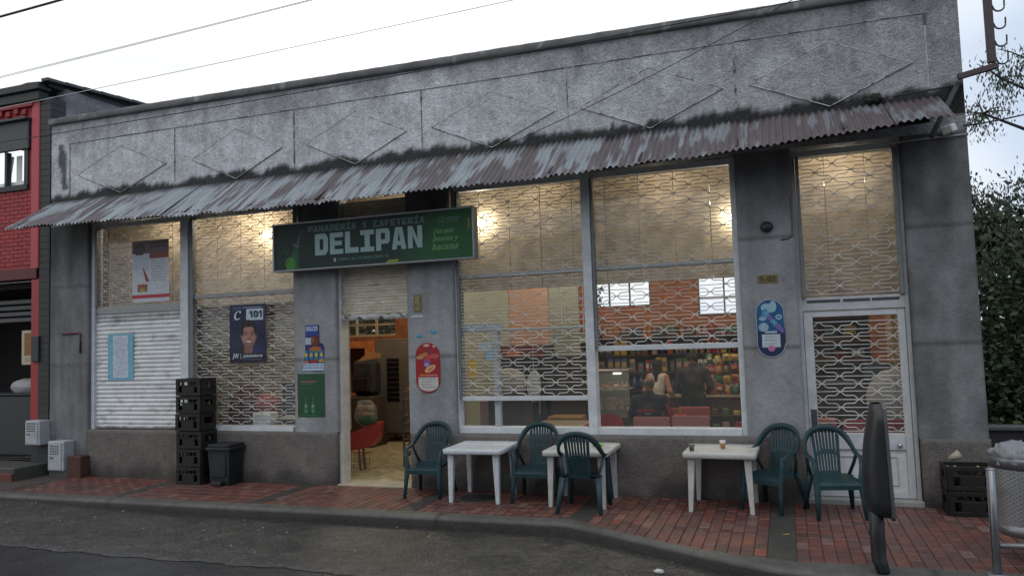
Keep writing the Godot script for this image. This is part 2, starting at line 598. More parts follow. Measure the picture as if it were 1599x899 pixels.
func pillar_colour(p: Vector3) -> Color:
	var q := p.x + p.z * 0.7
	var t := 0.31 * (1.0 + 0.24 * big.get_noise_2d(q * 2.2 + 7.0, p.y * 1.5))
	t *= 1.0 + 0.22 * big.get_noise_2d(q * 9.0, p.y * 0.6 + 150.0)
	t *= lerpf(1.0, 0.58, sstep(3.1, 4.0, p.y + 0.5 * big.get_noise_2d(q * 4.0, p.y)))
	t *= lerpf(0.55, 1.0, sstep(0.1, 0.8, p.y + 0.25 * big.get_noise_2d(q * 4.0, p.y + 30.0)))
	for jy in [1.87, 3.22]:  # day joints of the concrete pours
		t *= lerpf(0.55, 1.0, sstep(0.012, 0.03, absf(p.y - jy - 0.01 * big.get_noise_2d(q * 6.0, jy))))
	var dmp := 1.0
	if p.x > 1.38:
		dmp = 0.56 + 0.35 * big.get_noise_2d(q * 3.0, p.y * 2.0 + 11.0)
	if p.x < -11.2:
		dmp = 0.60 + 0.30 * big.get_noise_2d(q * 7.0, p.y * 0.8 + 15.0)
	t *= dmp
	return Color(t * 0.97, t, t * 1.05)

func plinth_colour(p: Vector3) -> Color:
	var q := p.x + p.z * 0.7
	var t := 0.18 * (1.0 + 0.25 * big.get_noise_2d(q * 2.0 + 70.0, p.y * 3.0))
	t *= 1.0 + 0.16 * big.get_noise_2d(q * 25.0, p.y * 25.0 + 20.0)
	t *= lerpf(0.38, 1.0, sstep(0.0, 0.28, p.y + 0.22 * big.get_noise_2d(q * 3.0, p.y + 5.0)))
	return Color(t * 1.10, t, t * 0.93)

func awning_front_y(x: float) -> float:
	var xs := [-12.4, -7.08, -3.17, -0.78, 1.80]
	var ys := [4.17, 4.06, 4.07, 4.14, 4.28]
	for i in 4:
		if x <= xs[i + 1]:
			return lerpf(ys[i], ys[i + 1], (x - xs[i]) / (xs[i + 1] - xs[i]))
	return 4.25

func kerb_z(x: float) -> float:      # outer edge of the kerb
	var xs := [-40.0, -2.42, -1.50, -0.83, -0.20, 0.5, 40.0]
	var ys := [1.60, 1.60, 2.12, 2.50, 2.82, 2.93, 2.96]
	for i in 6:
		if x <= xs[i + 1]:
			return lerpf(ys[i], ys[i + 1], (x - xs[i]) / (xs[i + 1] - xs[i]))
	return 2.96

func paver_z(x: float) -> float:     # inner edge of the kerb
	var xs := [-40.0, -2.45, -1.22, -0.60, 0.0, 0.6, 40.0]
	var ys := [1.36, 1.42, 2.20, 2.46, 2.58, 2.56, 2.5]
	for i in 6:
		if x <= xs[i + 1]:
			return lerpf(ys[i], ys[i + 1], (x - xs[i]) / (xs[i + 1] - xs[i]))
	return 2.5

func road_y(x: float) -> float:
	return -0.14 + 0.085 * sstep(-7.5, -11.5, x)

func make_sky() -> PanoramaSkyMaterial:
	var w := 512
	var h := 256
	var im := Image.create(w, h, false, Image.FORMAT_RGBF)
	var cl := FastNoiseLite.new()
	cl.seed = 12
	cl.frequency = 1.0
	cl.fractal_octaves = 5
	for y in h:
		var el := PI * (0.5 - (y + 0.5) / h)
		for x in w:
			var az := TAU * (x + 0.5) / w
			var d := Vector3(sin(az) * cos(el), sin(el), -cos(az) * cos(el))
			var c := Color(0.30, 0.30, 0.29)
			if el > -0.02:
				var q := d / (absf(d.y) + 0.35)
				var n := cl.get_noise_3d(q.x * 0.8, q.y * 1.6, q.z * 0.8)
				var m := cl.get_noise_3d(q.x * 2.2 + 40.0, q.y * 4.0, q.z * 2.2)
				var side := d.x * 0.9 - d.z * 0.1      # the thicker cloud lies to the right
				var g := sstep(-0.20, 0.50, side + 0.50 * n + 0.20 * m)
				c = (Color(1.22, 1.26, 1.28) * (0.96 + 0.20 * m + 0.10 * n)).lerp(Color(0.60, 0.71, 0.88), g)
			im.set_pixel(x, y, c)
	var p := PanoramaSkyMaterial.new()
	p.panorama = ImageTexture.create_from_image(im)
	return p

func _ready() -> void:
	rng.seed = 7
	big.seed = 3
	big.frequency = 0.5
	big.fractal_octaves = 4
	fine.seed = 9
	fine.frequency = 0.05
	# camera, sky, daylight, exposure
	var cam := Camera3D.new()
	cam.name = "camera"
	cam.position = Vector3(0, 2.07, 10.022)
	cam.rotation = Vector3(deg_to_rad(3.8268), deg_to_rad(19.4348), deg_to_rad(-1.8622))
	cam.fov = 41.041
	cam.far = 2000.0
	add_child(cam)
	var sky := Sky.new()
	sky.sky_material = make_sky()
	var env := Environment.new()
	env.background_mode = Environment.BG_SKY
	env.sky = sky
	env.background_energy_multiplier = 1.0
	env.tonemap_mode = Environment.TONE_MAPPER_LINEAR
	env.tonemap_exposure = 1.0
	env.sdfgi_enabled = true
	env.ssao_enabled = true
	env.ssil_enabled = true
	var we := WorldEnvironment.new()
	we.name = "world"
	we.environment = env
	add_child(we)
	var sun := DirectionalLight3D.new()
	sun.name = "daylight"
	sun.rotation = Vector3(deg_to_rad(-58), deg_to_rad(25), 0)
	sun.light_energy = 0.16
	sun.light_angular_distance = 25.0
	sun.light_color = Color(1.0, 0.98, 0.95)
	sun.shadow_enabled = true
	add_child(sun)
	ground()
	shop()
	interior()
	neighbour()
	street_things()
	right_side()
	overhead()
	across_the_street()

# ---------------------------------------------------------------- ground
func ground() -> void:
	var asphalt := mat("asphalt", Color(1, 1, 1), 0.40, {"vc": true, "tex": grain_tex("asphaltstones", 0.58, 1.0, [[128, 0.7], [64, 0.5], [18, 0.3], [5, 0.3]]), "scale": 0.7, "bump": 0.6, "bumptex": grain_tex("plasterbump", 0.0, 1.0, [[128, 0.6], [64, 0.5], [20, 0.3]])})
	var g := Geo.new(true)
	var rc := func(p):
		var n := 1.0 + 0.35 * big.get_noise_2d(p.x * 0.8, p.z * 1.6) + 0.2 * big.get_noise_2d(p.x * 6.0, p.z * 6.0)
		return Color(0.042, 0.044, 0.050) * n
	g.grid(160, 60, func(u, w): return Vector3(lerpf(-22, 12, u), road_y(lerpf(-22, 12, u)) - 0.006, lerpf(22, 0.5, w)), rc)
	structure(put("road", g.done(), asphalt))
	# the older, paler strip of asphalt along the kerb, its ragged edge towards the road
	var old := mat("old_asphalt", Color(1, 1, 1), 0.52, {"vc": true, "tex": grain_tex("oldstones", 0.50, 1.0, [[110, 0.8], [55, 0.6], [16, 0.35], [6, 0.3]]), "scale": 0.62, "bump": 1.2, "bumptex": grain_tex("plasterbump", 0.0, 1.0, [[128, 0.6], [64, 0.5], [20, 0.3]])})
	g = Geo.new(true)
	var oc := func(p):
		var n := 1.0 + 0.35 * big.get_noise_2d(p.x * 1.2 + 20.0, p.z * 2.0) + 0.3 * big.get_noise_2d(p.x * 8.0, p.z * 8.0)
		var c := Color(0.078, 0.075, 0.070) * n
		var rim := sstep(3.05, 3.4, p.z + 0.15 * big.get_noise_2d(p.x * 5.0, 4.0))
		return c.lerp(Color(0.115, 0.115, 0.125), 0.55 * rim).lerp(Color(0.03, 0.03, 0.028), 0.6 * sstep(0.22, 0.0, p.z - kerb_z(p.x)))
	g.grid(260, 26, func(u, w):
		var x := lerpf(-22, 12, u)
		var edge := 3.42 + 0.10 * big.get_noise_2d(x * 3.0, 60.0) + 0.04 * big.get_noise_2d(x * 15.0, 61.0)
		var z := lerpf(edge, minf(kerb_z(x) - 0.02, edge - 0.05), w)
		return Vector3(x, road_y(x) + 0.004 * sstep(0.0, 0.05, w), z), oc)
	structure(put("gutter", g.done(), old))
	g = Geo.new(true)
	g.grid(60, 60, func(u, w):
		var x := lerpf(-700, 700, u)
		var z := lerpf(700, -700, w)
		return Vector3(x, -0.5, z))
	structure(put("ground", g.done(), mat("earth", Color(0.06, 0.07, 0.04), 0.95, {"tex": grey_tex("earthgrain", 0.02, 0.5, 1.0, 6), "scale": 0.2})))
	# small bits of paper and grit on the asphalt
	g = Geo.new()
	for i in 90:
		var x := rng.randf_range(-11.5, 1.0)
		var z := kerb_z(x) + 0.05 + 1.9 * rng.randf() ** 2
		var s := rng.randf_range(0.004, 0.011)
		g.col = Color(0.34, 0.34, 0.31) if rng.randf() < 0.35 else Color(0.14, 0.13, 0.11)
		g.box(Vector3(x - s, road_y(x) + 0.004, z - s), Vector3(x + s, road_y(x) + 0.004 + s * 0.8, z + s * 0.8), 0.002)
	stuff(put("grit", g.done(), mat("grit", Color(1, 1, 1), 0.9, {"vc": true})))
	tag(get_node("grit"), "pale grit and paper crumbs scattered on the asphalt", "grit")
	# kerb: a long moulded edge with a face of 14 cm
	var kc := mat("kerb_concrete", Color(1, 1, 1), 0.6, {"vc": true, "tex": grain_tex("kerbgrain", 0.70, 1.0, [[128, 0.4], [64, 0.4], [20, 0.35], [6, 0.3]]), "scale": 1.4, "bump": 0.5})
	g = Geo.new(true)
	var kcol := func(p):
		var t := 0.115 * (1.0 + 0.35 * big.get_noise_2d(p.x * 2.0, p.z * 4.0 + p.y * 5.0) + 0.2 * big.get_noise_2d(p.x * 14.0, p.y * 14.0 + p.z * 9.0))
		t *= lerpf(0.30, 1.0, sstep(-0.05, -0.006, p.y))
		t *= lerpf(0.45, 1.0, sstep(0.004, 0.02, absf(fposmod(p.x + 0.45, 1.02) - 0.51)))
		return Color(t, t * 0.985, t * 0.90)
	g.grid(520, 12, func(u, w):
		var x := lerpf(-22, 12, u)
		var zo := kerb_z(x)
		var zi := paver_z(x)
		var chip := 0.010 * big.get_noise_2d(x * 9.0, 33.0)
		var prof := [Vector2(0.0, -0.2), Vector2(0.0, -0.12), Vector2(-0.004, -0.05), Vector2(-0.012, -0.022), Vector2(-0.035 + chip, -0.004), Vector2(-0.07, 0.002)]
		var k := int(round(w * 12))
		if k < 6:
			return Vector3(x, prof[k].y, zo + prof[k].x)
		return Vector3(x, 0.003, lerpf(zo - 0.09, zi - 0.03, (k - 6) / 6.0)), kcol)
	structure(put("kerb", g.done(), kc))
	# pavement: mortar bed, concrete bands, brick pavers
	var pave := Node3D.new()
	pave.name = "pavement"
	add_child(pave)
	structure(pave)
	g = Geo.new()
	g.grid(200, 4, func(u, w):
		var x := lerpf(-22, 12, u)
		return Vector3(x, -0.012, lerpf(paver_z(x) + 0.0, -0.6, w)))
	put("mortar_bed", g.done(), mat("mortar", Color(0.085, 0.062, 0.052), 0.9, {"tex": grain_tex("kerbgrain", 0.70, 1.0, [[128, 0.4], [64, 0.4], [20, 0.35], [6, 0.3]]), "scale": 2.0}), pave)
	var bands := [[-11.6, -11.4], [-9.36, -9.15], [-6.92, -6.71], [-4.67, -4.43], [-2.46, -2.2], [-0.26, -0.01], [2.1, 2.33], [4.4, 4.65]]
	for b in bands:
		g = Geo.new(true)
		var bx0: float = b[0]
		var bx1: float = b[1]
		g.grid(6, 50, func(u, w):
			var x = lerpf(bx0, bx1, u) + 0.17 * (w - 0.5) * 0.0
			return Vector3(x, 0.0, lerpf(paver_z(x) + 0.01, 0.0, w)), func(p):
				var t := 0.062 * (1.0 + 0.4 * big.get_noise_2d(p.x * 5.0, p.z * 5.0))
				return Color(t * 1.05, t, t * 0.92))
		put("concrete_band", g.done(), kc, pave)
	var tones := [Color(0.19, 0.075, 0.062), Color(0.16, 0.07, 0.06), Color(0.215, 0.078, 0.06), Color(0.145, 0.075, 0.064), Color(0.195, 0.095, 0.08), Color(0.125, 0.062, 0.052), Color(0.27, 0.08, 0.05), Color(0.24, 0.14, 0.12)]
	var pm := []
	for i in tones.size():
		pm.append(mat("paver_%d" % i, tones[i], 0.42, {"tex": grain_tex("pavergrain", 0.70, 1.0, [[128, 0.4], [64, 0.4], [20, 0.35], [6, 0.3]]), "scale": 2.3, "bump": 0.5}))
	var list := []
	var px := 0.118
	for i in bands.size() - 1:
		var x0: float = bands[i][1] + 0.004
		var x1: float = bands[i + 1][0] - 0.004
		var n := int(round((x1 - x0) / px))
		var wdt := (x1 - x0) / n
		for c in n:
			var xa := x0 + c * wdt
			var zend := minf(paver_z(xa), paver_z(xa + wdt)) - 0.004
			var z := 0.03 - (0.105 if (c % 2 == 1 and i % 2 == 0) else 0.0)
			while z < zend - 0.02:
				var z1 := minf(z + 0.205, zend)
				list.append([xa, xa + wdt - 0.006, maxf(z, 0.012), z1 - 0.007])
				z = z1
	var eye := Vector3(0, 2.07, 10.0)
	list.sort_custom(func(a, b):
		var da := eye.distance_to(Vector3(a[0], 0, a[2]))
		var db := eye.distance_to(Vector3(b[0], 0, b[2]))
		if a[0] > 1.9: da += 10.0
		if b[0] > 1.9: db += 10.0
		return da < db)
	var rest := []
	for i in tones.size():
		rest.append(Geo.new())
	var shared := {}
	for i in list.size():
		var a: Array = list[i]
		var patch := big.get_noise_2d(a[0] * 2.0, a[2] * 2.5)
		var ti := int(clampf(2.5 + 5.0 * patch + rng.randf_range(-2.2, 2.6), 0, 5.99))
		if rng.randf() < 0.03: ti = 6
		elif rng.randf() < 0.05: ti = 7
		var h := rng.randf_range(-0.003, 0.002)
		if i < 300:
			var key := "%d_%d" % [int(round((a[1] - a[0]) * 500)), int(round((a[3] - a[2]) * 200))]
			if not shared.has(key):
				shared[key] = box_mesh(Vector3(0, -0.03, 0), Vector3(a[1] - a[0], 0, a[3] - a[2]), 0.005)
			var o := put("paver", shared[key], pm[ti], pave)
			o.position = Vector3(a[0], h, a[2])
			o.rotation.y = rng.randf_range(-0.012, 0.012)
			o.rotation.x = rng.randf_range(-0.008, 0.008)
		else:
			rest[ti].box(Vector3(a[0], -0.03 + h, a[2]), Vector3(a[1], h, a[3]), 0.005)
	for i in tones.size():
		stuff(put("pavers", rest[i].done(), pm[i], pave))

# ---------------------------------------------------------------- the shop
var bld: Node3D

func grille(called: String, x0: float, x1: float, y0: float, y1: float, z: float, m: Material, phase := 0.0, sag := 1.0) -> void:
	var g := Geo.new(true)
	var lam := 0.405
	var pit := 0.094
	var rows := int((y1 - y0) / pit)
	var r := 0.0058
	for j in rows + 1:
		var yn := y0 + j * pit
		# straight rod through the row of knots, a little bent in places
		var bend := 0.0
		if rng.randf() < 0.3:
			bend = rng.randf_range(-0.014, 0.010) * sag
		var path := []
		for i in 9:
			var u := i / 8.0
			path.append(Vector3(lerpf(x0, x1, u), yn + bend * sin(PI * u), z - 0.004))
		g.sweep(path, [r * 0.85], [r * 0.85], 5, Vector3.UP, false)
		if j == rows:
			continue
		var ym := yn + pit * 0.5
		path = []
		var lowphase := phase + (lam * 0.5 if j % 2 == 1 else 0.0)
		var k := floorf((x0 - lowphase) / (lam * 0.5))
		while lowphase + k * lam * 0.5 < x1 + 0.08:
			var xn := lowphase + k * lam * 0.5
			var s := -1.0 if int(absf(k)) % 2 == 0 else 1.0
			var amp := pit * 0.5 - r * 0.7
			for q in [[-0.062, 0.0], [-0.045, 0.16], [-0.028, 0.62], [-0.012, 0.95], [0.0, 1.0], [0.012, 0.95], [0.028, 0.62], [0.045, 0.16], [0.062, 0.0]]:
				var xx: float = xn + q[0]
				if xx > x0 and xx < x1:
					path.append(Vector3(xx + 0.007 * big.get_noise_2d(xn * 9.0, ym * 9.0), ym + s * amp * q[1] + 0.007 * big.get_noise_2d(xx * 3.0, ym * 20.0 + 40.0), z))
			k += 1.0
		if path.size() > 1:
			path.push_front(Vector3(x0, path[0].y, z))
			path.push_back(Vector3(x1, path[path.size() - 1].y, z))
			g.sweep(path, [r], [r], 5, Vector3.UP, false)
	put(called, g.done(), m, bld)

func shop() -> void:
	bld = thing("shop_building", "long grey single storey bakery with diamond patterned parapet and rusty awning", "building")
	var stc := mat("stucco", Color(1, 1, 1), 0.92, {"vc": true, "tex": grain_tex("plastergrain", 0.66, 1.0, [[128, 0.55], [64, 0.4], [24, 0.3], [7, 0.25]]), "scale": 0.85, "bump": 1.0, "bumptex": grain_tex("plasterbump", 0.0, 1.0, [[128, 0.6], [64, 0.5], [20, 0.3]])})
	var conc := mat("smooth_concrete", Color(1, 1, 1), 0.85, {"vc": true, "tex": grain_tex("concretegrain", 0.78, 1.0, [[128, 0.35], [40, 0.35], [14, 0.35], [5, 0.4]]), "scale": 0.8, "bump": 0.4, "bumptex": grain_tex("plasterbump", 0.0, 1.0, [[128, 0.6], [64, 0.5], [20, 0.3]])})
	var gran := mat("granite_plaster", Color(1, 1, 1), 0.8, {"vc": true, "tex": grain_tex("terrazzo", 0.62, 1.0, [[128, 0.6], [85, 0.4], [12, 0.25]]), "scale": 1.1, "bump": 0.6, "bumptex": grain_tex("plasterbump", 0.0, 1.0, [[128, 0.6], [64, 0.5], [20, 0.3]])})
	# parapet wall over all the openings
	var g := Geo.new(true)
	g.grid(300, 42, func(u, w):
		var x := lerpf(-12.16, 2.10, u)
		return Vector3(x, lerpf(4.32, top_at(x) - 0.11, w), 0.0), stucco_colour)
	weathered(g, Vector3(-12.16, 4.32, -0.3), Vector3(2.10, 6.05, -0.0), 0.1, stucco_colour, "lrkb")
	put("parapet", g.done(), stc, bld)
	# coping, chipped pale in places
	g = Geo.new(true)
	var cc := func(p):
		var t := 0.13 * (1.0 + 0.5 * big.get_noise_2d(p.x * 4.0, p.y * 9.0))
		if big.get_noise_2d(p.x * 7.0 + 40.0, p.y * 3.0) > 0.42 and p.z > 0.01:
			t = 0.26
		return Color(t, t, t * 1.03)
	g.grid(290, 5, func(u, w):
		var x := lerpf(-12.18, 2.12, u)
		var k := int(round(w * 5))
		var pr: Vector2 = [Vector2(0.0, -0.125), Vector2(0.045, -0.115), Vector2(0.055, -0.09), Vector2(0.055, -0.02), Vector2(0.035, 0.0), Vector2(-0.34, 0.012)][k]
		return Vector3(x, top_at(x) + pr.y + 0.006 * big.get_noise_2d(x * 8.0, k * 3.0), pr.x), cc)
	put("coping", g.done(), conc, bld)
	# raised diamonds and the joints between their panels
	var bead := mat("bead_paint", Color(1, 1, 1), 0.85, {"vc": true, "tex": grain_tex("concretegrain", 0.78, 1.0, [[128, 0.35], [40, 0.35], [14, 0.35], [5, 0.4]]), "scale": 3.0})
	for d in [[0.66, 0.93, 0.95], [-1.53, 0.94, 0.9], [-3.76, 0.93, 0.85], [-5.97, 0.87, 0.7], [-8.16, 0.88, 0.6], [-10.55, 0.97, 0.5]]:
		var c := Vector3(d[0], 5.185, 0.0)
		var hx: float = d[1]
		g = Geo.new(true)
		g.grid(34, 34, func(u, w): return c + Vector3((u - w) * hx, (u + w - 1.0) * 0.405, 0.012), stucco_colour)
		g.smooth(false)
		for e in [[0, 0, 1, 0], [1, 0, 1, 1], [1, 1, 0, 1], [0, 1, 0, 0]]:
			var a := c + Vector3((e[0] - e[1]) * hx, (e[0] + e[1] - 1.0) * 0.405, 0.0)
			var b := c + Vector3((e[2] - e[3]) * hx, (e[2] + e[3] - 1.0) * 0.405, 0.0)
			g.col = stucco_colour(a)
			g.quad(a, b, b + Vector3(0, 0, 0.012), a + Vector3(0, 0, 0.012))
		put("diamond_field", g.done(), stc, bld)
		g = Geo.new(true)
		c.z = 0.011
		var pts := [c + Vector3(-d[1], 0, 0), c + Vector3(0, 0.405, 0), c + Vector3(d[1], 0, 0), c + Vector3(0, -0.405, 0)]
		for i in 4:
			var a: Vector3 = pts[i]
			var b: Vector3 = pts[(i + 1) % 4]
			var bit := rng.randi() % 3
			var n := 24
			for k in n:
				var u := float(k) / n
				var m := big.get_noise_2d(a.x * 3.0 + k * 0.35 + i * 9.0, 12.0)
				var pale: float = 0.42 * d[2] + 0.20
				g.col = Color(pale, pale, pale) if (m > 0.0 or bit != 0) else Color(0.12, 0.12, 0.125)
				if m < -0.16:
					g.col = Color(0.27, 0.27, 0.28)
				g.sweep([a.lerp(b, u), a.lerp(b, u + 1.0 / n)], [0.006], [0.006], 6, Vector3.FORWARD, false)
		put("diamond_moulding", g.done(), bead, bld)
	for x in [1.745, -0.435, -2.645, -4.855, -7.06, -9.40, -11.72]:
		g = Geo.new(true)
		for k in 18:
			var m := big.get_noise_2d(x * 7.0 + k * 0.4, 44.0)
			var dark: bool = m < 0.0 or x < -3.0
			g.col = Color(0.11, 0.11, 0.115) if dark else Color(0.42, 0.42, 0.42)
			if dark and rng.randf() < 0.6:
				g.col = Color(0.25, 0.25, 0.26)
			var w := 0.012 if not dark else rng.randf_range(0.006, 0.018)
			g.sweep([Vector3(x, 4.86 + 0.05 * k, 0), Vector3(x, 4.91 + 0.05 * k, 0)], [w], [0.008], 6, Vector3.FORWARD, false)
		put("panel_joint", g.done(), bead, bld)
	g = Geo.new(true)
	for k in 270:
		var m := big.get_noise_2d(k * 0.22, 71.0)
		g.col = Color(0.10, 0.10, 0.105) if m > 0.14 else (Color(0.27, 0.27, 0.28) if m < 0.0 else Color(0.36, 0.36, 0.36))
		g.sweep([Vector3(-11.72 + 0.05 * k, 5.765, 0), Vector3(-11.67 + 0.05 * k, 5.765, 0)], [0.009], [0.009], 6, Vector3.FORWARD, false)
	put("frieze_line", g.done(), bead, bld)
	# pillars
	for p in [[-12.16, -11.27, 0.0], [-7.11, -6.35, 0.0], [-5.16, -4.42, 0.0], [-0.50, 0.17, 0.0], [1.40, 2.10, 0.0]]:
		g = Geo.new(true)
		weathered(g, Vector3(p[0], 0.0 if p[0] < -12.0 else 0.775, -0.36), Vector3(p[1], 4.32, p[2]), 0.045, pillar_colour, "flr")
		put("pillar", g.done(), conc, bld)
	# low wall under the windows and its granite face
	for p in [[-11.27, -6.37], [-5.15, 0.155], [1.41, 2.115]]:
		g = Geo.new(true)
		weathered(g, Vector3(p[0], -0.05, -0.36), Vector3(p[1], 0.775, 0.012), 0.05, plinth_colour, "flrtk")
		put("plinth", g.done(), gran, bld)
	awning()
	openings()

func awning() -> void:
	var timber := mat("old_timber", Color(0.045, 0.04, 0.038), 0.9, {"tex": grey_tex("timber", 0.03, 0.5, 1.0, 5), "scale": 2.0})
	var g := Geo.new()
	g.box(Vector3(-12.1, 4.56, 0.0), Vector3(1.72, 4.64, 0.07), 0.004)
	var x := -11.9
	while x < 1.8:
		var fy := awning_front_y(x)
		g.bar(Vector3(x, 4.66, 0.0), Vector3(x, fy + 0.045, 0.80), 0.045, 0.06, 0.045, 0.06)
		x += 1.15
	for i in 8:
		var xa := -12.0 + i * 1.7
		var xb := xa + 1.7
		g.bar(Vector3(xa, lerpf(4.76, awning_front_y(xa), 0.84) - 0.045, 0.74), Vector3(xb, lerpf(4.76, awning_front_y(xb), 0.84) - 0.045, 0.74), 0.05, 0.05, 0.05, 0.05, Vector3.FORWARD)
	var aw := put("awning", g.done(), timber, bld)
	var tin := mat("corrugated_tin", Color(1, 1, 1), 0.55, {"vc": true, "metal": 0.25, "tex": grey_tex("tinwear", 0.04, 0.6, 1.0, 6), "scale": 2.0})
	var start := -12.12
	var i := 0
	while start < 1.62:
		var w := rng.randf_range(0.78, 0.84)
		var x0 := start
		var x1 := minf(start + w, 1.76)
		var lift := 0.004 if i % 2 == 0 else 0.013
		var out := rng.randf_range(-0.03, 0.03)
		var rust := clampf(0.02 + 0.42 * big.get_noise_2d(i * 1.7, 8.0) + (0.22 if i > 10 else 0.0) + (0.12 if i in [1, 2] else 0.0), -0.4, 0.5)
		var cf := func(p):
			var along: float = p.z
			var n := 0.8 * big.get_noise_2d((p.x + 0.25 * along) * 3.6 + i * 31.0, along * 1.5) + 0.5 * big.get_noise_2d(p.x * 16.0, along * 3.0 + i)
			var r := 0.80 * sstep(0.02, 0.22, n + 0.35 * big.get_noise_2d(p.x * 26.0, along * 0.7) + rust + 0.22 * (along - 0.5))
			var gr := lerpf(0.48, 0.31, sstep(-3.0, 2.0, p.x)) * (1.0 + 0.3 * big.get_noise_2d(p.x * 10.0, along * 2.0 + 60.0))
			var c := Color(gr * 0.93, gr * 1.02, gr * 1.10)
			var rc := Color(0.145, 0.095, 0.10) * (1.0 + 0.4 * big.get_noise_2d(p.x * 20.0, along * 8.0))
			c = c.lerp(rc, r)
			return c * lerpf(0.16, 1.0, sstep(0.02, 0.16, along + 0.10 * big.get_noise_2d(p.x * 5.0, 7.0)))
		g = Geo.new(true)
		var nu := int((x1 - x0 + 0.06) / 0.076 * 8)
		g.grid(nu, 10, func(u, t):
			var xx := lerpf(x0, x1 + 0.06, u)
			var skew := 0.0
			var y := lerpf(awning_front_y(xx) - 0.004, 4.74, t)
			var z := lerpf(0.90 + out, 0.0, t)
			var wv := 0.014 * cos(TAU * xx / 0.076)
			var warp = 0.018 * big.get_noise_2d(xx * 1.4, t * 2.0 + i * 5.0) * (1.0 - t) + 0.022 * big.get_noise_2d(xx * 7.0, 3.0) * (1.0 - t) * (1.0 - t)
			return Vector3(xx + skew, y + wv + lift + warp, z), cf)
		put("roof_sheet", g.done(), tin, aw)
		start += w - 0.02
		i += 1

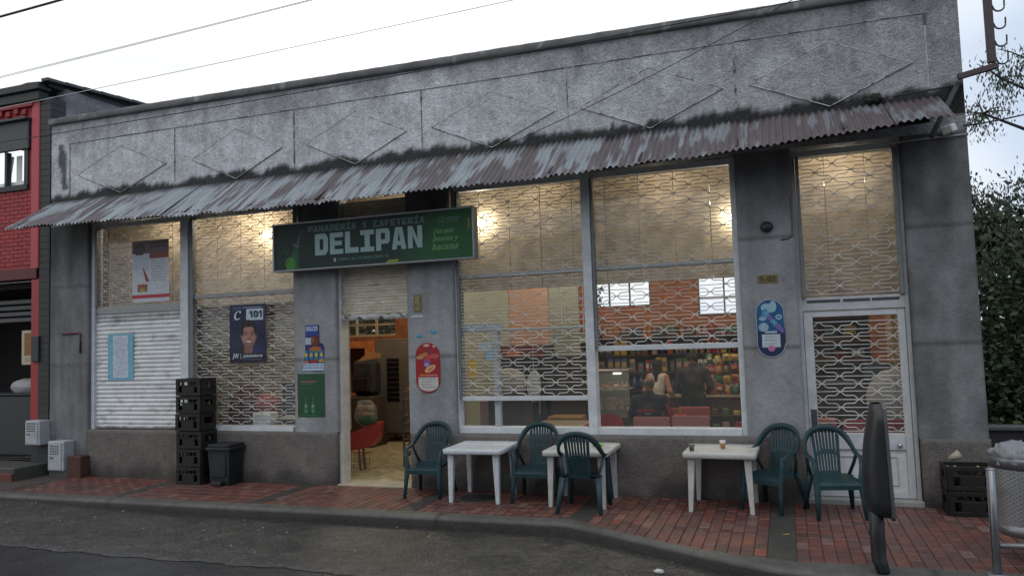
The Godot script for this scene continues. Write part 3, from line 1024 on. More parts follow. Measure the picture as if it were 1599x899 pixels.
func openings() -> void:
	var white := mat("white_metal", Color(1, 1, 1), 0.5, {"vc": true, "tex": grain_tex("paintwear2", 0.82, 1.0, [[64, 0.15], [22, 0.25], [9, 0.4], [4, 0.4]]), "scale": 1.2})
	var alu := mat("frame_paint", Color(0.62, 0.66, 0.70), 0.5, {"tex": grain_tex("paintwear2", 0.82, 1.0, [[64, 0.15], [22, 0.25], [9, 0.4], [4, 0.4]]), "scale": 1.5})
	var dull := mat("dull_frame", Color(0.20, 0.21, 0.22), 0.6, {"tex": grain_tex("paintwear2", 0.82, 1.0, [[64, 0.15], [22, 0.25], [9, 0.4], [4, 0.4]]), "scale": 2.0})
	var wire := mat("grille_paint", Color(0.86, 0.87, 0.86), 0.5, {"tex": grain_tex("wirewear", 0.62, 1.0, [[50, 0.4], [14, 0.4], [5, 0.5]]), "scale": 1.2})
	var glass := mat("window_glass", Color(0.92, 0.96, 0.95, 0.022), 0.02, {"spec": 0.38})
	glass.transparency = BaseMaterial3D.TRANSPARENCY_ALPHA
	var zf := -0.17   # window plane
	# --- left bay: frame
	var wa := put("window", boxes([
		[-11.27, -11.20, 0.775, 4.30, -0.22, -0.05], [-9.33, -9.17, 0.775, 4.30, -0.22, -0.03], [-7.17, -7.11, 0.775, 4.30, -0.22, -0.10],
		[-9.17, -7.17, 0.775, 0.845, -0.22, -0.03], [-11.20, -9.33, 4.22, 4.30, -0.2, -0.12], [-9.17, -7.17, 4.22, 4.30, -0.2, -0.12]]), alu, bld)
	put("transom", boxes([[-11.20, -9.33, 2.73, 2.86, -0.24, -0.09], [-9.17, -7.17, 2.90, 2.965, -0.22, -0.09]]), mat("worn_rail", Color(0.36, 0.37, 0.37), 0.6, {"tex": grain_tex("paintwear2", 0.82, 1.0, [[64, 0.15], [22, 0.25], [9, 0.4], [4, 0.4]]), "scale": 3.0}), wa)
	put("guide_channel", boxes([[-9.165, -9.09, 0.85, 4.22, -0.15, -0.05]]), dull, wa)
	put("guide_channel", boxes([[-11.195, -11.15, 2.86, 4.22, -0.15, -0.05]]), dull, wa)
	for p in [[-11.20, -9.33, 2.86, 4.22], [-9.17, -7.17, 2.965, 4.22], [-9.17, -7.17, 0.845, 2.90]]:
		put("pane", box_mesh(Vector3(p[0], p[2], zf - 0.006), Vector3(p[1], p[3], zf)), glass, wa)
	grille("security_grille", -11.17, -9.33, 2.93, 4.28, -0.10, wire, -11.0)
	grille("security_grille", -9.13, -7.12, 0.87, 4.28, -0.10, wire, -9.0)
	# white roller shutter, closed
	var g := Geo.new(true)
	var sc := func(p):
		var t := 0.80 * (1.0 + 0.12 * big.get_noise_2d(p.x * 3.0, p.y * 5.0))
		var sm := big.get_noise_2d(p.x * 5.0 + 9.0, p.y * 7.0)
		if sm > 0.38: t *= 0.72
		if p.y > 2.58: t *= 0.62 + 0.3 * big.get_noise_2d(p.x * 9.0, p.y * 3.0)
		if p.y < 0.83: t *= 0.55 + 0.5 * big.get_noise_2d(p.x * 14.0, 2.0)
		return Color(t * 0.97, t, t * 1.02)
	var nsl := 27
	var slat := (2.73 - 0.785) / nsl
	for i in nsl:
		var y0 := 0.785 + i * slat
		g.grid(30, 5, func(u, w):
			var k := int(round(w * 5))
			var pr: Vector2 = [Vector2(-0.004, 0.0), Vector2(0.006, 0.03), Vector2(0.016, 0.25), Vector2(0.018, 0.6), Vector2(0.010, 0.88), Vector2(-0.004, 1.0)][k]
			return Vector3(lerpf(-11.20, -9.335, u), y0 + pr.y * slat, -0.115 + pr.x), sc)
	put("roller_shutter", g.done(), white, bld)
	# --- doorway: jambs, lintel rail and the raised grille
	put("door_jamb", boxes([[-6.42, -6.31, 0.0, 4.30, -0.26, -0.06]]), mat("cream_jamb", Color(0.62, 0.61, 0.58), 0.6, {"tex": grain_tex("paintwear2", 0.82, 1.0, [[64, 0.15], [22, 0.25], [9, 0.4], [4, 0.4]]), "scale": 2.0}), bld)
	put("door_jamb", boxes([[-5.21, -5.16, 0.0, 4.30, -0.26, -0.12]]), dull, bld)
	grille("security_grille", -6.31, -5.18, 2.50, 4.28, -0.10, wire, -6.1)
	g = Geo.new(true)
	g.col = Color(0.5, 0.5, 0.49)
	var ragged := func(p):
		var t := 0.50 * (1.0 + 0.5 * big.get_noise_2d(p.x * 9.0, p.y * 20.0))
		return Color(t, t, t) if big.get_noise_2d(p.x * 11.0 + 4.0, p.y * 16.0) < 0.22 else Color(0.09, 0.08, 0.075)
	g.grid(60, 8, func(u, w): return Vector3(lerpf(-6.31, -5.18, u), 2.43 + 0.085 * w + 0.006 * big.get_noise_2d(u * 30.0, w), -0.075 + 0.02 * sin(PI * w)), ragged)
	put("grille_bottom_rail", g.done(), white, bld)
	put("door_sill", box_mesh(Vector3(-6.37, -0.03, -0.36), Vector3(-5.15, 0.018, 0.03), 0.008), mat("worn_sill", Color(0.42, 0.38, 0.28), 0.7, {"tex": grain_tex("concretegrain", 0.78, 1.0, [[128, 0.35], [40, 0.35], [14, 0.35], [5, 0.4]]), "scale": 2.0}), bld)
	g = Geo.new(true)
	for i in 36:
		var y0 := 2.515 + i * 0.048
		g.grid(12, 4, func(u, w):
			return Vector3(lerpf(-6.31, -5.21, u), y0 + 0.048 * w, -0.165 + 0.006 * sin(PI * w) + 0.004 * big.get_noise_2d(u * 9.0, y0 * 5.0)), func(p):
				var k := 0.80 * (1.0 + 0.12 * big.get_noise_2d(p.x * 4.0, p.y * 6.0))
				if big.get_noise_2d(p.x * 9.0 + 5.0, p.y * 12.0) > 0.48: k *= 0.35
				return Color(k, k * 0.90, k * 0.70))
	put("door_blind", g.done(), white, bld)
	# --- main window
	var wb := put("window", boxes([
		[-4.50, -4.40, 0.775, 4.30, -0.22, -0.06], [-2.525, -2.405, 0.775, 4.30, -0.22, -0.03], [-0.57, -0.50, 0.775, 4.30, -0.22, -0.06],
		[-4.40, -2.525, 0.775, 0.865, -0.22, -0.04], [-2.405, -0.57, 0.775, 0.865, -0.22, -0.04], [-4.40, -2.525, 4.22, 4.30, -0.22, -0.1], [-2.405, -0.57, 4.22, 4.30, -0.22, -0.1]]), alu, bld)
	put("transom", boxes([[-4.40, -2.525, 2.955, 3.01, -0.22, -0.12], [-2.405, -0.57, 2.955, 3.01, -0.22, -0.12], [-4.40, -2.525, 2.19, 2.225, -0.22, -0.14], [-4.40, -3.77, 2.225, 2.30, -0.22, -0.14], [-3.90, -3.815, 0.865, 2.19, -0.22, -0.14]]), mat("grey_transom", Color(0.42, 0.46, 0.49), 0.55, {"tex": grain_tex("paintwear2", 0.82, 1.0, [[64, 0.15], [22, 0.25], [9, 0.4], [4, 0.4]]), "scale": 2.0}), wb)
	put("guide_channel", boxes([[-2.40, -2.365, 1.9, 4.22, -0.15, -0.05]]), dull, wb)
	put("guide_channel", boxes([[-4.395, -4.36, 1.25, 4.22, -0.15, -0.05]]), dull, wb)
	for p in [[-4.40, -2.525, 3.01, 4.22], [-2.405, -0.57, 3.01, 4.22], [-4.40, -3.90, 0.865, 2.19], [-3.815, -2.525, 0.865, 2.19], [-4.40, -2.525, 2.30, 2.955], [-2.405, -0.57, 0.865, 2.955]]:
		put("pane", box_mesh(Vector3(p[0], p[2], zf - 0.006), Vector3(p[1], p[3], zf)), glass, wb)
	grille("security_grille", -4.40, -2.525, 1.28, 4.28, -0.10, wire, -4.2)
	grille("security_grille", -2.40, -0.57, 1.94, 4.28, -0.10, wire, -2.3)
	put("grille_bottom_rail", boxes([[-4.40, -2.53, 1.225, 1.285, -0.125, -0.075]]), alu, bld)
	put("grille_bottom_rail", boxes([[-2.40, -0.57, 1.875, 1.94, -0.125, -0.075]]), alu, bld)
	# --- white metal door at the right
	var worn := mat("worn_white", Color(1, 1, 1), 0.6, {"vc": true, "tex": grain_tex("paintwear2", 0.82, 1.0, [[64, 0.15], [22, 0.25], [9, 0.4], [4, 0.4]]), "scale": 1.4})
	g = Geo.new()
	g.col = Color(0.52, 0.55, 0.58)
	for b in [[0.17, 0.215, 0.0, 4.30, -0.24, -0.10], [1.355, 1.40, 0.0, 4.30, -0.24, -0.10], [0.215, 1.355, 2.30, 2.46, -0.22, -0.11], [0.215, 1.355, 4.22, 4.30, -0.22, -0.12]]:
		g.box(Vector3(b[0], b[2], b[4]), Vector3(b[1], b[3], b[5]), 0.004)
	var fr := put("door_frame", g.done(), worn, bld)
	put("guide_channel", boxes([[0.22, 0.262, 2.46, 4.22, -0.14, -0.06]]), dull, fr)
	put("guide_channel", boxes([[1.31, 1.352, 2.46, 4.22, -0.14, -0.06]]), dull, fr)
	put("transom_slot", boxes([[0.27, 0.65, 2.395, 2.43, -0.115, -0.105], [0.68, 0.98, 2.395, 2.43, -0.115, -0.105], [1.0, 1.3, 2.395, 2.43, -0.115, -0.105]], 0.0), mat("slot_dark", Color(0.06, 0.06, 0.065), 0.8), fr)
	g = Geo.new()
	g.col = Color(0.60, 0.63, 0.66)
	for b in [[0.22, 0.325, 0.06, 2.29, -0.19, -0.13], [1.27, 1.35, 0.06, 2.29, -0.19, -0.13], [0.325, 1.27, 2.22, 2.29, -0.19, -0.13], [0.325, 1.27, 0.62, 0.815, -0.185, -0.125], [0.325, 1.27, 0.06, 0.14, -0.19, -0.13]]:
		g.box(Vector3(b[0], b[2], b[4]), Vector3(b[1], b[3], b[5]), 0.006)
	g.col = Color(0.70, 0.72, 0.72)
	g.box(Vector3(0.325, 0.14, -0.18), Vector3(1.27, 0.62, -0.15), 0.004)
	g.col = Color(0.56, 0.58, 0.58)
	for b in [[0.42, 1.18, 0.53, 0.55], [0.42, 1.18, 0.2, 0.22]]:
		g.box(Vector3(b[0], b[2], -0.152), Vector3(b[1], b[3], -0.14), 0.004)
	for b in [[0.42, 0.44], [1.16, 1.18]]:
		g.box(Vector3(b[0], 0.22, -0.152), Vector3(b[1], 0.53, -0.14), 0.004)
	var dr := put("door", g.done(), worn, bld)
	put("lock_plate", boxes([[0.245, 0.315, 0.88, 1.10, -0.132, -0.118]], 0.006), mat("lock_steel", Color(0.10, 0.10, 0.11), 0.5, {"tex": grain_tex("wirewear", 0.62, 1.0, [[50, 0.4], [14, 0.4], [5, 0.5]]), "scale": 12.0}), dr)
	g = Geo.new(true)
	g.ellipsoid(Vector3(1.2, 0.68, -0.1), Vector3(0.028, 0.028, 0.028))
	put("handle", g.done(), mat("steel", Color(0.5, 0.5, 0.5), 0.3, {"metal": 0.9}), dr)
	g = Geo.new(true)
	put("pane", box_mesh(Vector3(0.325, 0.815, -0.185), Vector3(1.27, 2.22, -0.18)), glass, dr)
	put("pane", box_mesh(Vector3(0.215, 2.46, -0.2), Vector3(1.355, 4.22, -0.194)), glass, fr)
	grille("security_grille", 0.325, 1.27, 0.84, 2.22, -0.125, wire, 0.39)
	grille("security_grille", 0.26, 1.315, 2.50, 4.28, -0.10, wire, 0.45)
	put("door_step", box_mesh(Vector3(0.16, -0.03, -0.36), Vector3(1.41, 0.055, 0.02), 0.01), mat("pale_step", Color(0.36, 0.36, 0.35), 0.8, {"tex": grain_tex("concretegrain", 0.78, 1.0, [[128, 0.35], [40, 0.35], [14, 0.35], [5, 0.4]]), "scale": 2.0}), bld)

# ---------------------------------------------------------------- inside the shop
func lamp(called: String, label: String, at: Vector3, r: float, c: Color, energy: float, emit: float, group := "") -> void:
	var t := thing(called, label, "lamp", at, 0.0, group)
	var g := Geo.new(true)
	g.ellipsoid(Vector3.ZERO, Vector3(r * 1.7, r, r), 16, 10)
	put("bulb", g.done(), glow(called + "_glow", c, emit), t)
	g = Geo.new(true)
	g.tube([Vector3(0, 0, -r * 0.8), Vector3(0, 0, -0.115)], r * 0.7, 12)
	put("socket", g.done(), mat("socket_white", Color(0.6, 0.6, 0.58), 0.5), t)
	var o := OmniLight3D.new()
	o.name = "light"
	o.light_color = c.linear_to_srgb()
	o.light_energy = energy
	o.light_size = r
	o.omni_range = 30.0
	o.omni_attenuation = 2.0
	o.shadow_enabled = true
	t.add_child(o)

func interior() -> void:
	var orange := mat("orange_wall", Color(0.43, 0.165, 0.075), 0.8, {"tex": grey_tex("wallwear", 0.008, 0.75, 1.0, 5), "scale": 0.6})
	var cream := mat("cream_panel", Color(0.64, 0.54, 0.41), 0.75, {"tex": grey_tex("wallwear", 0.008, 0.75, 1.0, 5), "scale": 0.8})
	var beige := mat("beige_wall", Color(0.60, 0.50, 0.36), 0.8, {"tex": grey_tex("wallwear", 0.008, 0.75, 1.0, 5), "scale": 0.6})
	var green := mat("pale_green_wall", Color(0.36, 0.42, 0.33), 0.8, {"tex": grey_tex("wallwear", 0.008, 0.75, 1.0, 5), "scale": 0.6})
	var dim := mat("plaster", Color(0.40, 0.37, 0.31), 0.85)
	# shell: floor, ceiling and roof, side and back walls with thickness
	put("floor", box_mesh(Vector3(-12.1, -0.3, -6.8), Vector3(2.05, 0.010, -0.05)), mat("cream_floor", Color(0.60, 0.53, 0.33), 0.35, {"tex": grey_tex("floorwear", 0.012, 0.55, 1.0, 6), "scale": 0.7}), bld)
	put("ceiling", box_mesh(Vector3(-12.16, 4.46, -6.8), Vector3(2.10, 4.60, -0.30)), dim, bld)
	put("roof", box_mesh(Vector3(-12.14, 4.75, -6.9), Vector3(2.08, 4.90, -0.30)), mat("roof_felt", Color(0.08, 0.08, 0.08), 0.9), bld)
	put("side_wall", box_mesh(Vector3(1.85, 0.0, -6.8), Vector3(2.09, 4.75, -0.37)), beige, bld)
	put("side_wall", box_mesh(Vector3(-12.15, 0.0, -6.8), Vector3(-11.95, 4.75, -0.37)), beige, bld)
	var z0 := -6.8
	var z1 := -6.6
	var ow := Geo.new()
	for b in [[-11.9, -10.7, 0.01, 4.46], [-10.7, -8.9, 0.01, 2.25], [-10.7, -8.9, 3.0, 4.46], [-8.9, -4.9, 0.01, 4.46], [-4.05, -2.70, 0.01, 2.70], [-4.05, -2.70, 3.32, 4.46], [-2.70, -1.70, 0.01, 4.46], [-1.70, -0.60, 0.01, 2.44], [-1.70, -0.60, 3.32, 4.46], [-0.60, 1.85, 0.01, 4.46]]:
		ow.box(Vector3(b[0], b[2], z0), Vector3(b[1], b[3], z1))
	put("back_wall", ow.done(), orange, bld)
	put("back_wall", box_mesh(Vector3(-4.9, 0.01, z0), Vector3(-4.05, 4.46, z1)), orange, bld)
	var muntin := mat("dark_muntin", Color(0.07, 0.07, 0.08), 0.6)
	var cm := mat("cream_muntin", Color(0.5, 0.42, 0.25), 0.6)
	var gl := mat("window_glass", Color.WHITE)
	var w := put("rear_window", boxes([[-4.05, -2.70, 2.70, 2.73, z1 - 0.06, z1], [-4.05, -2.70, 3.29, 3.32, z1 - 0.06, z1], [-4.05, -4.02, 2.73, 3.29, z1 - 0.06, z1], [-2.73, -2.70, 2.73, 3.29, z1 - 0.06, z1], [-3.62, -3.59, 2.73, 3.29, z1 - 0.06, z1], [-3.17, -3.14, 2.73, 3.29, z1 - 0.06, z1]]), muntin, bld)
	for p in [[-4.02, -3.62], [-3.59, -3.17], [-3.14, -2.73]]:
		put("pane", box_mesh(Vector3(p[0], 2.73, z1 - 0.04), Vector3(p[1], 3.29, z1 - 0.035)), gl, w)
	w = put("rear_window", boxes([[-1.70, -0.60, 2.44, 2.47, z1 - 0.06, z1], [-1.70, -0.60, 3.29, 3.32, z1 - 0.06, z1], [-1.70, -1.67, 2.47, 3.29, z1 - 0.06, z1], [-1.18, -1.15, 2.47, 3.29, z1 - 0.06, z1], [-1.67, -1.18, 2.80, 2.83, z1 - 0.05, z1 - 0.01], [-1.15, -0.60, 2.80, 2.83, z1 - 0.05, z1 - 0.01]]), muntin, bld)
	for p in [[-1.67, -1.18, 2.47, 2.80], [-1.15, -0.63, 2.47, 2.80], [-1.67, -1.18, 2.83, 3.29], [-1.15, -0.63, 2.83, 3.29]]:
		put("pane", box_mesh(Vector3(p[0], p[2], z1 - 0.04), Vector3(p[1], p[3], z1 - 0.035)), gl, w)
	w = put("rear_window", boxes([[-10.7, -8.9, 2.25, 2.30, z1 - 0.06, z1], [-10.7, -8.9, 2.95, 3.0, z1 - 0.06, z1], [-10.7, -8.9, 2.52, 2.56, z1 - 0.05, z1 - 0.01], [-10.0, -9.95, 2.30, 2.52, z1 - 0.06, z1], [-9.45, -9.40, 2.30, 2.52, z1 - 0.06, z1], [-10.0, -9.95, 2.56, 2.95, z1 - 0.06, z1], [-9.45, -9.40, 2.56, 2.95, z1 - 0.06, z1]]), cm, bld)
	for p in [[-10.7, -10.0], [-9.95, -9.45], [-9.40, -8.9]]:
		put("pane", box_mesh(Vector3(p[0], 2.30, z1 - 0.04), Vector3(p[1], 2.95, z1 - 0.035)), gl, w)
	# lined box behind the upper windows, panel beside panel
	var x := -11.9
	var i := 0
	while x < 1.84:
		var wd := 0.50
		put("lining_panel", box_mesh(Vector3(x, 2.83 if x < -0.4 else 2.30, -1.05 - 0.004 * (i % 2)), Vector3(minf(x + wd - 0.008, 1.845), 4.455, -1.0 - 0.004 * (i % 2)), 0.004), cream, bld)
		x += wd
		i += 1
	# partition behind the left windows, the lower part green tinted
	put("partition", box_mesh(Vector3(-11.95, 0.0, -1.95), Vector3(-7.62, 4.46, -1.8)), beige, bld)
	put("partition", box_mesh(Vector3(-0.05, 0.0, -4.2), Vector3(0.05, 4.46, -2.2)), beige, bld)
	# lamps
	lamp("wall_bulb", "lit bulb behind the left windows, beside the green shop sign", Vector3(-8.27, 3.97, -0.90), 0.05, Color(1.0, 0.86, 0.62), 0.22, 6.0, "bulbs behind the front windows")
	lamp("wall_bulb", "lit white bulb close behind the main window, right of the green shop sign", Vector3(-4.33, 3.87, -0.90), 0.05, Color(1.0, 0.90, 0.70), 0.34, 6.0, "bulbs behind the front windows")
	lamp("wall_bulb", "lit bulb half hidden by the pillar with the house number", Vector3(-0.58, 3.66, -0.90), 0.05, Color(1.0, 0.90, 0.68), 0.28, 5.0, "bulbs behind the front windows")
	for a in [[-10.3, "left part of the left window"], [-8.6, "right part of the left window"], [-5.7, "doorway"], [-3.4, "left half of the main window"], [-1.5, "right half of the main window"], [0.8, "white door"]]:
		var t := thing("lintel_lamp", "small tube lamp under the ceiling just inside above the %s" % a[1], "lamp", Vector3(a[0], 4.40, -0.50), 0.0, "tube lamps inside the front")
		put("tube", box_mesh(Vector3(-0.4, -0.025, -0.02), Vector3(0.4, 0.015, 0.02), 0.012), glow("lintel_glow", Color(1.0, 0.84, 0.58), 2.0), t)
		put("batten", box_mesh(Vector3(-0.42, 0.015, -0.03), Vector3(0.42, 0.058, 0.03), 0.004), dim, t)
		var o := OmniLight3D.new()
		o.name = "light"
		o.position = Vector3(0, -0.06, 0)
		o.light_color = Color(1.0, 0.86, 0.66).linear_to_srgb()
		o.light_energy = [0.34, 0.60, 0.12, 0.20, 0.20, 0.32][[-10.3, -8.6, -5.7, -3.4, -1.5, 0.8].find(a[0])]
		o.light_size = 0.1
		o.omni_range = 30.0
		o.omni_attenuation = 2.0
		o.shadow_enabled = true
		t.add_child(o)
	for a in [[-7.6, -3.3], [-4.0, -3.6], [-1.0, -3.4], [0.9, -2.6]]:
		var t := thing("tube_lamp", "ceiling tube lamp over the %s" % ["oven by the door", "tables inside", "shop counter", "storage corner"][[-7.6, -4.0, -1.0, 0.9].find(a[0])], "lamp", Vector3(a[0], 4.3, a[1]), 0.0, "tube lamps inside")
		put("tube", box_mesh(Vector3(-0.45, -0.04, -0.05), Vector3(0.45, 0.02, 0.05), 0.02), glow("tube_glow", Color(1.0, 0.88, 0.66), 3.0), t)
		put("batten", box_mesh(Vector3(-0.5, 0.02, -0.06), Vector3(0.5, 0.155, 0.06), 0.005), dim, t)
		var o := OmniLight3D.new()
		o.name = "light"
		o.position = Vector3(0, -0.15, 0)
		o.light_color = Color(1.0, 0.84, 0.62).linear_to_srgb()
		o.light_energy = [3.0, 1.9, 2.7, 1.0][[-7.6, -4.0, -1.0, 0.9].find(a[0])]
		o.light_size = 0.2
		o.omni_range = 30.0
		o.omni_attenuation = 2.0
		o.shadow_enabled = true
		t.add_child(o)
	doorway_things()
	window_things()
	side_room_things()
	people()

const NTH := ["first", "second", "third", "fourth", "fifth", "sixth", "seventh", "eighth", "ninth", "tenth", "eleventh", "twelfth", "thirteenth", "fourteenth", "fifteenth", "sixteenth", "seventeenth", "eighteenth", "nineteenth", "twentieth"]
var counts := {}
func nth(key: String) -> String:
	var n: int = counts.get(key, 0)
	counts[key] = n + 1
	return NTH[mini(n, NTH.size() - 1)]

func doorway_things() -> void:
	var steel := mat("oven_steel", Color(0.135, 0.115, 0.10), 0.5, {"metal": 0.2, "tex": grain_tex("paintwear2", 0.82, 1.0, [[64, 0.15], [22, 0.25], [9, 0.4], [4, 0.4]]), "scale": 0.8})
	# tall oven
	var t := thing("baking_oven", "tall dark steel baking oven standing behind the doorway", "oven", Vector3(-7.86, 0.0, -4.9))
	put("body", box_mesh(Vector3(-0.42, 0.14, -0.4), Vector3(0.50, 2.16, 0.40), 0.015), steel, t)
	var dr := put("door", box_mesh(Vector3(-0.38, 0.2, 0.40), Vector3(0.44, 2.10, 0.43), 0.01), mat("oven_door", Color(0.165, 0.145, 0.125), 0.45, {"metal": 0.2, "tex": grain_tex("paintwear2", 0.82, 1.0, [[64, 0.15], [22, 0.25], [9, 0.4], [4, 0.4]]), "scale": 0.8}), t)
	put("window", box_mesh(Vector3(-0.12, 0.85, 0.43), Vector3(0.17, 1.75, 0.437)), mat("oven_glass", Color(0.01, 0.01, 0.01), 0.1), dr)
	for i in 8:
		put("rack_bar", box_mesh(Vector3(-0.12, 0.93 + i * 0.105, 0.437), Vector3(0.17, 0.945 + i * 0.105, 0.445)), mat("oven_bar", Color(0.10, 0.09, 0.08), 0.4, {"metal": 0.5}), dr)
	put("handle", box_mesh(Vector3(-0.36, 1.25, 0.43), Vector3(-0.33, 1.45, 0.47), 0.01), mat("steel", Color(0.5, 0.5, 0.5), 0.3, {"metal": 0.9}), dr)
	for s in [[-0.36, -0.34], [0.44, -0.34], [-0.36, 0.34], [0.44, 0.34]]:
		put("foot", box_mesh(Vector3(s[0] - 0.03, 0.01, s[1] - 0.03), Vector3(s[0] + 0.03, 0.14, s[1] + 0.03)), steel, t)
	# orange niche unit behind the bags
	var org := mat("orange_board", Color(0.62, 0.20, 0.055), 0.6, {"tex": grey_tex("wallwear", 0.008, 0.75, 1.0, 5), "scale": 1.0})
	t = thing("orange_cupboard", "orange open fronted cupboard against the rear wall behind the doorway", "cupboard", Vector3(-9.35, 0.0, -5.6))
	put("frame", boxes([[-0.8, -0.68, 0.01, 2.14, -0.3, 0.3], [0.36, 0.80, 0.01, 2.14, -0.3, 0.3], [-0.68, 0.36, 1.98, 2.14, -0.3, 0.3]]), org, t)
	put("back", box_mesh(Vector3(-0.68, 0.01, -0.3), Vector3(0.36, 1.98, -0.26)), mat("niche_brown", Color(0.10, 0.035, 0.022), 0.8), t)
	put("shelf", box_mesh(Vector3(-0.68, 0.9, -0.26), Vector3(0.36, 0.94, 0.28)), org, t)
	# red moulded bench seen end on
	var red := mat("red_fibreglass", Color(0.42, 0.055, 0.045), 0.35, {"tex": grey_tex("plasticwear", 0.01, 0.85, 1.0, 5), "scale": 1.2})
	t = thing("red_bench", "red moulded bench on steel legs just inside the doorway", "bench", Vector3(-6.80, 0.0, -1.22))
	var g := Geo.new()
	g.prism(PackedVector2Array([Vector2(-0.42, 0.28), Vector2(-0.16, 0.30), Vector2(0.30, 0.40), Vector2(0.40, 0.47), Vector2(0.455, 0.56), Vector2(0.475, 0.70), Vector2(0.485, 0.79), Vector2(0.46, 0.80), Vector2(-0.10, 0.60), Vector2(-0.42, 0.55)]), -0.10, 0.10)
	put("seat", g.done(), red, t)
	put("rim", boxes([[-0.42, 0.38, 0.30, 0.32, 0.102, 0.112]], 0.004), red, t)
	for q in [[-0.30, 0.07], [0.10, 0.07], [-0.30, -0.07], [0.10, -0.07]]:
		g = Geo.new(true)
		g.tube([Vector3(q[0], 0.36, q[1]), Vector3(q[0] + 0.02, 0.05, q[1]), Vector3(q[0] + 0.03, 0.012, q[1])], 0.018, 8)
		put("leg", g.done(), mat("leg_brown", Color(0.10, 0.07, 0.05), 0.5), t)
	# clear bags of bread rolls
	var film := mat("bag_film", Color(0.62, 0.60, 0.52, 0.30), 0.30, {"bump": 3.0, "scale": 3.0})
	var filmg := mat("bag_film_green", Color(0.12, 0.22, 0.10), 0.25, {"tex": grey_tex("bagfold", 0.03, 0.66, 1.0, 5), "scale": 5.0, "bump": 2.5})
	t = thing("bread_bags", "clear plastic bag of bread rolls resting on the red bench", "bag", Vector3(-6.60, 0.70, -1.26))
	for i in 9:
		g = Geo.new(true)
		g.ellipsoid(Vector3(-0.11 + (i % 3) * 0.11, 0.10 + 0.11 * (i / 3), 0.03 * ((i * 7) % 3)), Vector3(0.062, 0.05, 0.05), 10, 7)
		put("bread_roll", g.done(), mat("roll_%d" % (i % 2), [Color(0.45, 0.24, 0.10), Color(0.36, 0.17, 0.07)][i % 2], 0.6), t)
	g = Geo.new(true)
	lumpy(g, Vector3(0, 0.23, 0.02), Vector3(0.20, 0.23, 0.13), 5, 0.2)
	film.transparency = BaseMaterial3D.TRANSPARENCY_ALPHA
	put("bag", g.done(), film, t)
	tag(put("green_bag", lump_mesh(Vector3(-6.52, 0.83, -1.14), Vector3(0.19, 0.08, 0.06), 9), filmg), "green and white plastic bag lying on the end of the red bench", "bag")
	# black sack with cardboard on it
	t = thing("black_sack", "bulging black sack standing between the bread bag and the oven", "sack", Vector3(-8.35, 0.0, -3.9))
	put("side_pocket", box_mesh(Vector3(0.02, 1.12, 0.17), Vector3(0.40, 1.40, 0.26), 0.05), mat("pocket_black", Color(0.008, 0.008, 0.009), 0.4), t)
	put("sack", box_mesh(Vector3(-0.04, 1.03, -0.2), Vector3(0.48, 1.76, 0.18), 0.11), mat("sack_black", Color(0.006, 0.006, 0.007), 0.5, {"bump": 2.0, "scale": 3.0}), t)
	tag(put("sack_stand", boxes([[-8.45, -7.85, 0.01, 1.02, -4.2, -3.6]], 0.02), mat("stand_brown", Color(0.045, 0.03, 0.022), 0.7)), "brown low cabinet that carries the black sack", "cabinet")
	tag(put("cardboard_lid", card_mesh(), mat("cardboard", Color(0.45, 0.26, 0.11), 0.8)), "piece of cardboard leaning on top of the black sack", "cardboard")
	# rack of bread trays at the right door edge
	t = thing("tray_rack", "tall rack of brown bread trays close behind the right door edge", "rack", Vector3(-5.86, 0.0, -1.75))
	for s in [[-0.22, -0.2], [0.22, -0.2], [-0.22, 0.2], [0.22, 0.2]]:
		put("post", box_mesh(Vector3(s[0] - 0.012, 0.012, s[1] - 0.012), Vector3(s[0] + 0.012, 1.42, s[1] + 0.012)), steel, t)
	for i in 9:
		put("tray", box_mesh(Vector3(-0.21, 0.2 + i * 0.13, -0.19), Vector3(0.21, 0.225 + i * 0.13, 0.23), 0.006), steel, t)
		g = Geo.new(true)
		for k in 4:
			g.ellipsoid(Vector3(-0.15 + k * 0.1, 0.245 + i * 0.13, 0.1), Vector3(0.045, 0.035, 0.06), 8, 6)
		put("bread_row", g.done(), mat("bread_%d" % (i % 3), [Color(0.42, 0.16, 0.06), Color(0.5, 0.24, 0.10), Color(0.30, 0.12, 0.05)][i % 3], 0.7), t)
	# basket under the bench
	t = thing("wire_basket", "low wire basket on the floor under the red bench", "basket", Vector3(-7.0, 0.01, -1.5))
	g = Geo.new(true)
	for i in 7:
		for s in [-0.14, 0.14]:
			g.tube([Vector3(-0.21 + i * 0.07, 0.0, s), Vector3(-0.22 + i * 0.073, 0.22, s)], 0.004, 5)
	for y in [0.0, 0.11, 0.22]:
		g.tube([Vector3(-0.22, y, 0.14), Vector3(0.22, y, 0.14), Vector3(0.22, y, -0.14), Vector3(-0.22, y, -0.14), Vector3(-0.22, y, 0.14)], 0.005, 5)
	put("wires", g.done(), mat("wire_grey", Color(0.16, 0.15, 0.13), 0.5), t)

func card_mesh() -> ArrayMesh:
	var g := Geo.new()
	g.prism(PackedVector2Array([Vector2(-8.20, 1.72), Vector2(-7.66, 1.80), Vector2(-7.66, 1.88), Vector2(-7.95, 1.90)]), -3.66, -3.64)
	return g.done()

func lumpy(g: Geo, c: Vector3, r: Vector3, seed_: int, amt := 0.18) -> void:
	g.grid(26, 16, func(u, w):
		var d := Vector3(sin(-TAU * u) * sin(PI * w), -cos(PI * w), cos(TAU * u) * sin(PI * w))
		var n := 1.0 + amt * big.get_noise_3d(d.x * 3.0 + seed_ * 7.0, d.y * 3.0, d.z * 3.0) + amt * 0.6 * big.get_noise_3d(d.x * 9.0, d.y * 9.0 + seed_ * 3.0, d.z * 9.0)
		return c + d * r * n)

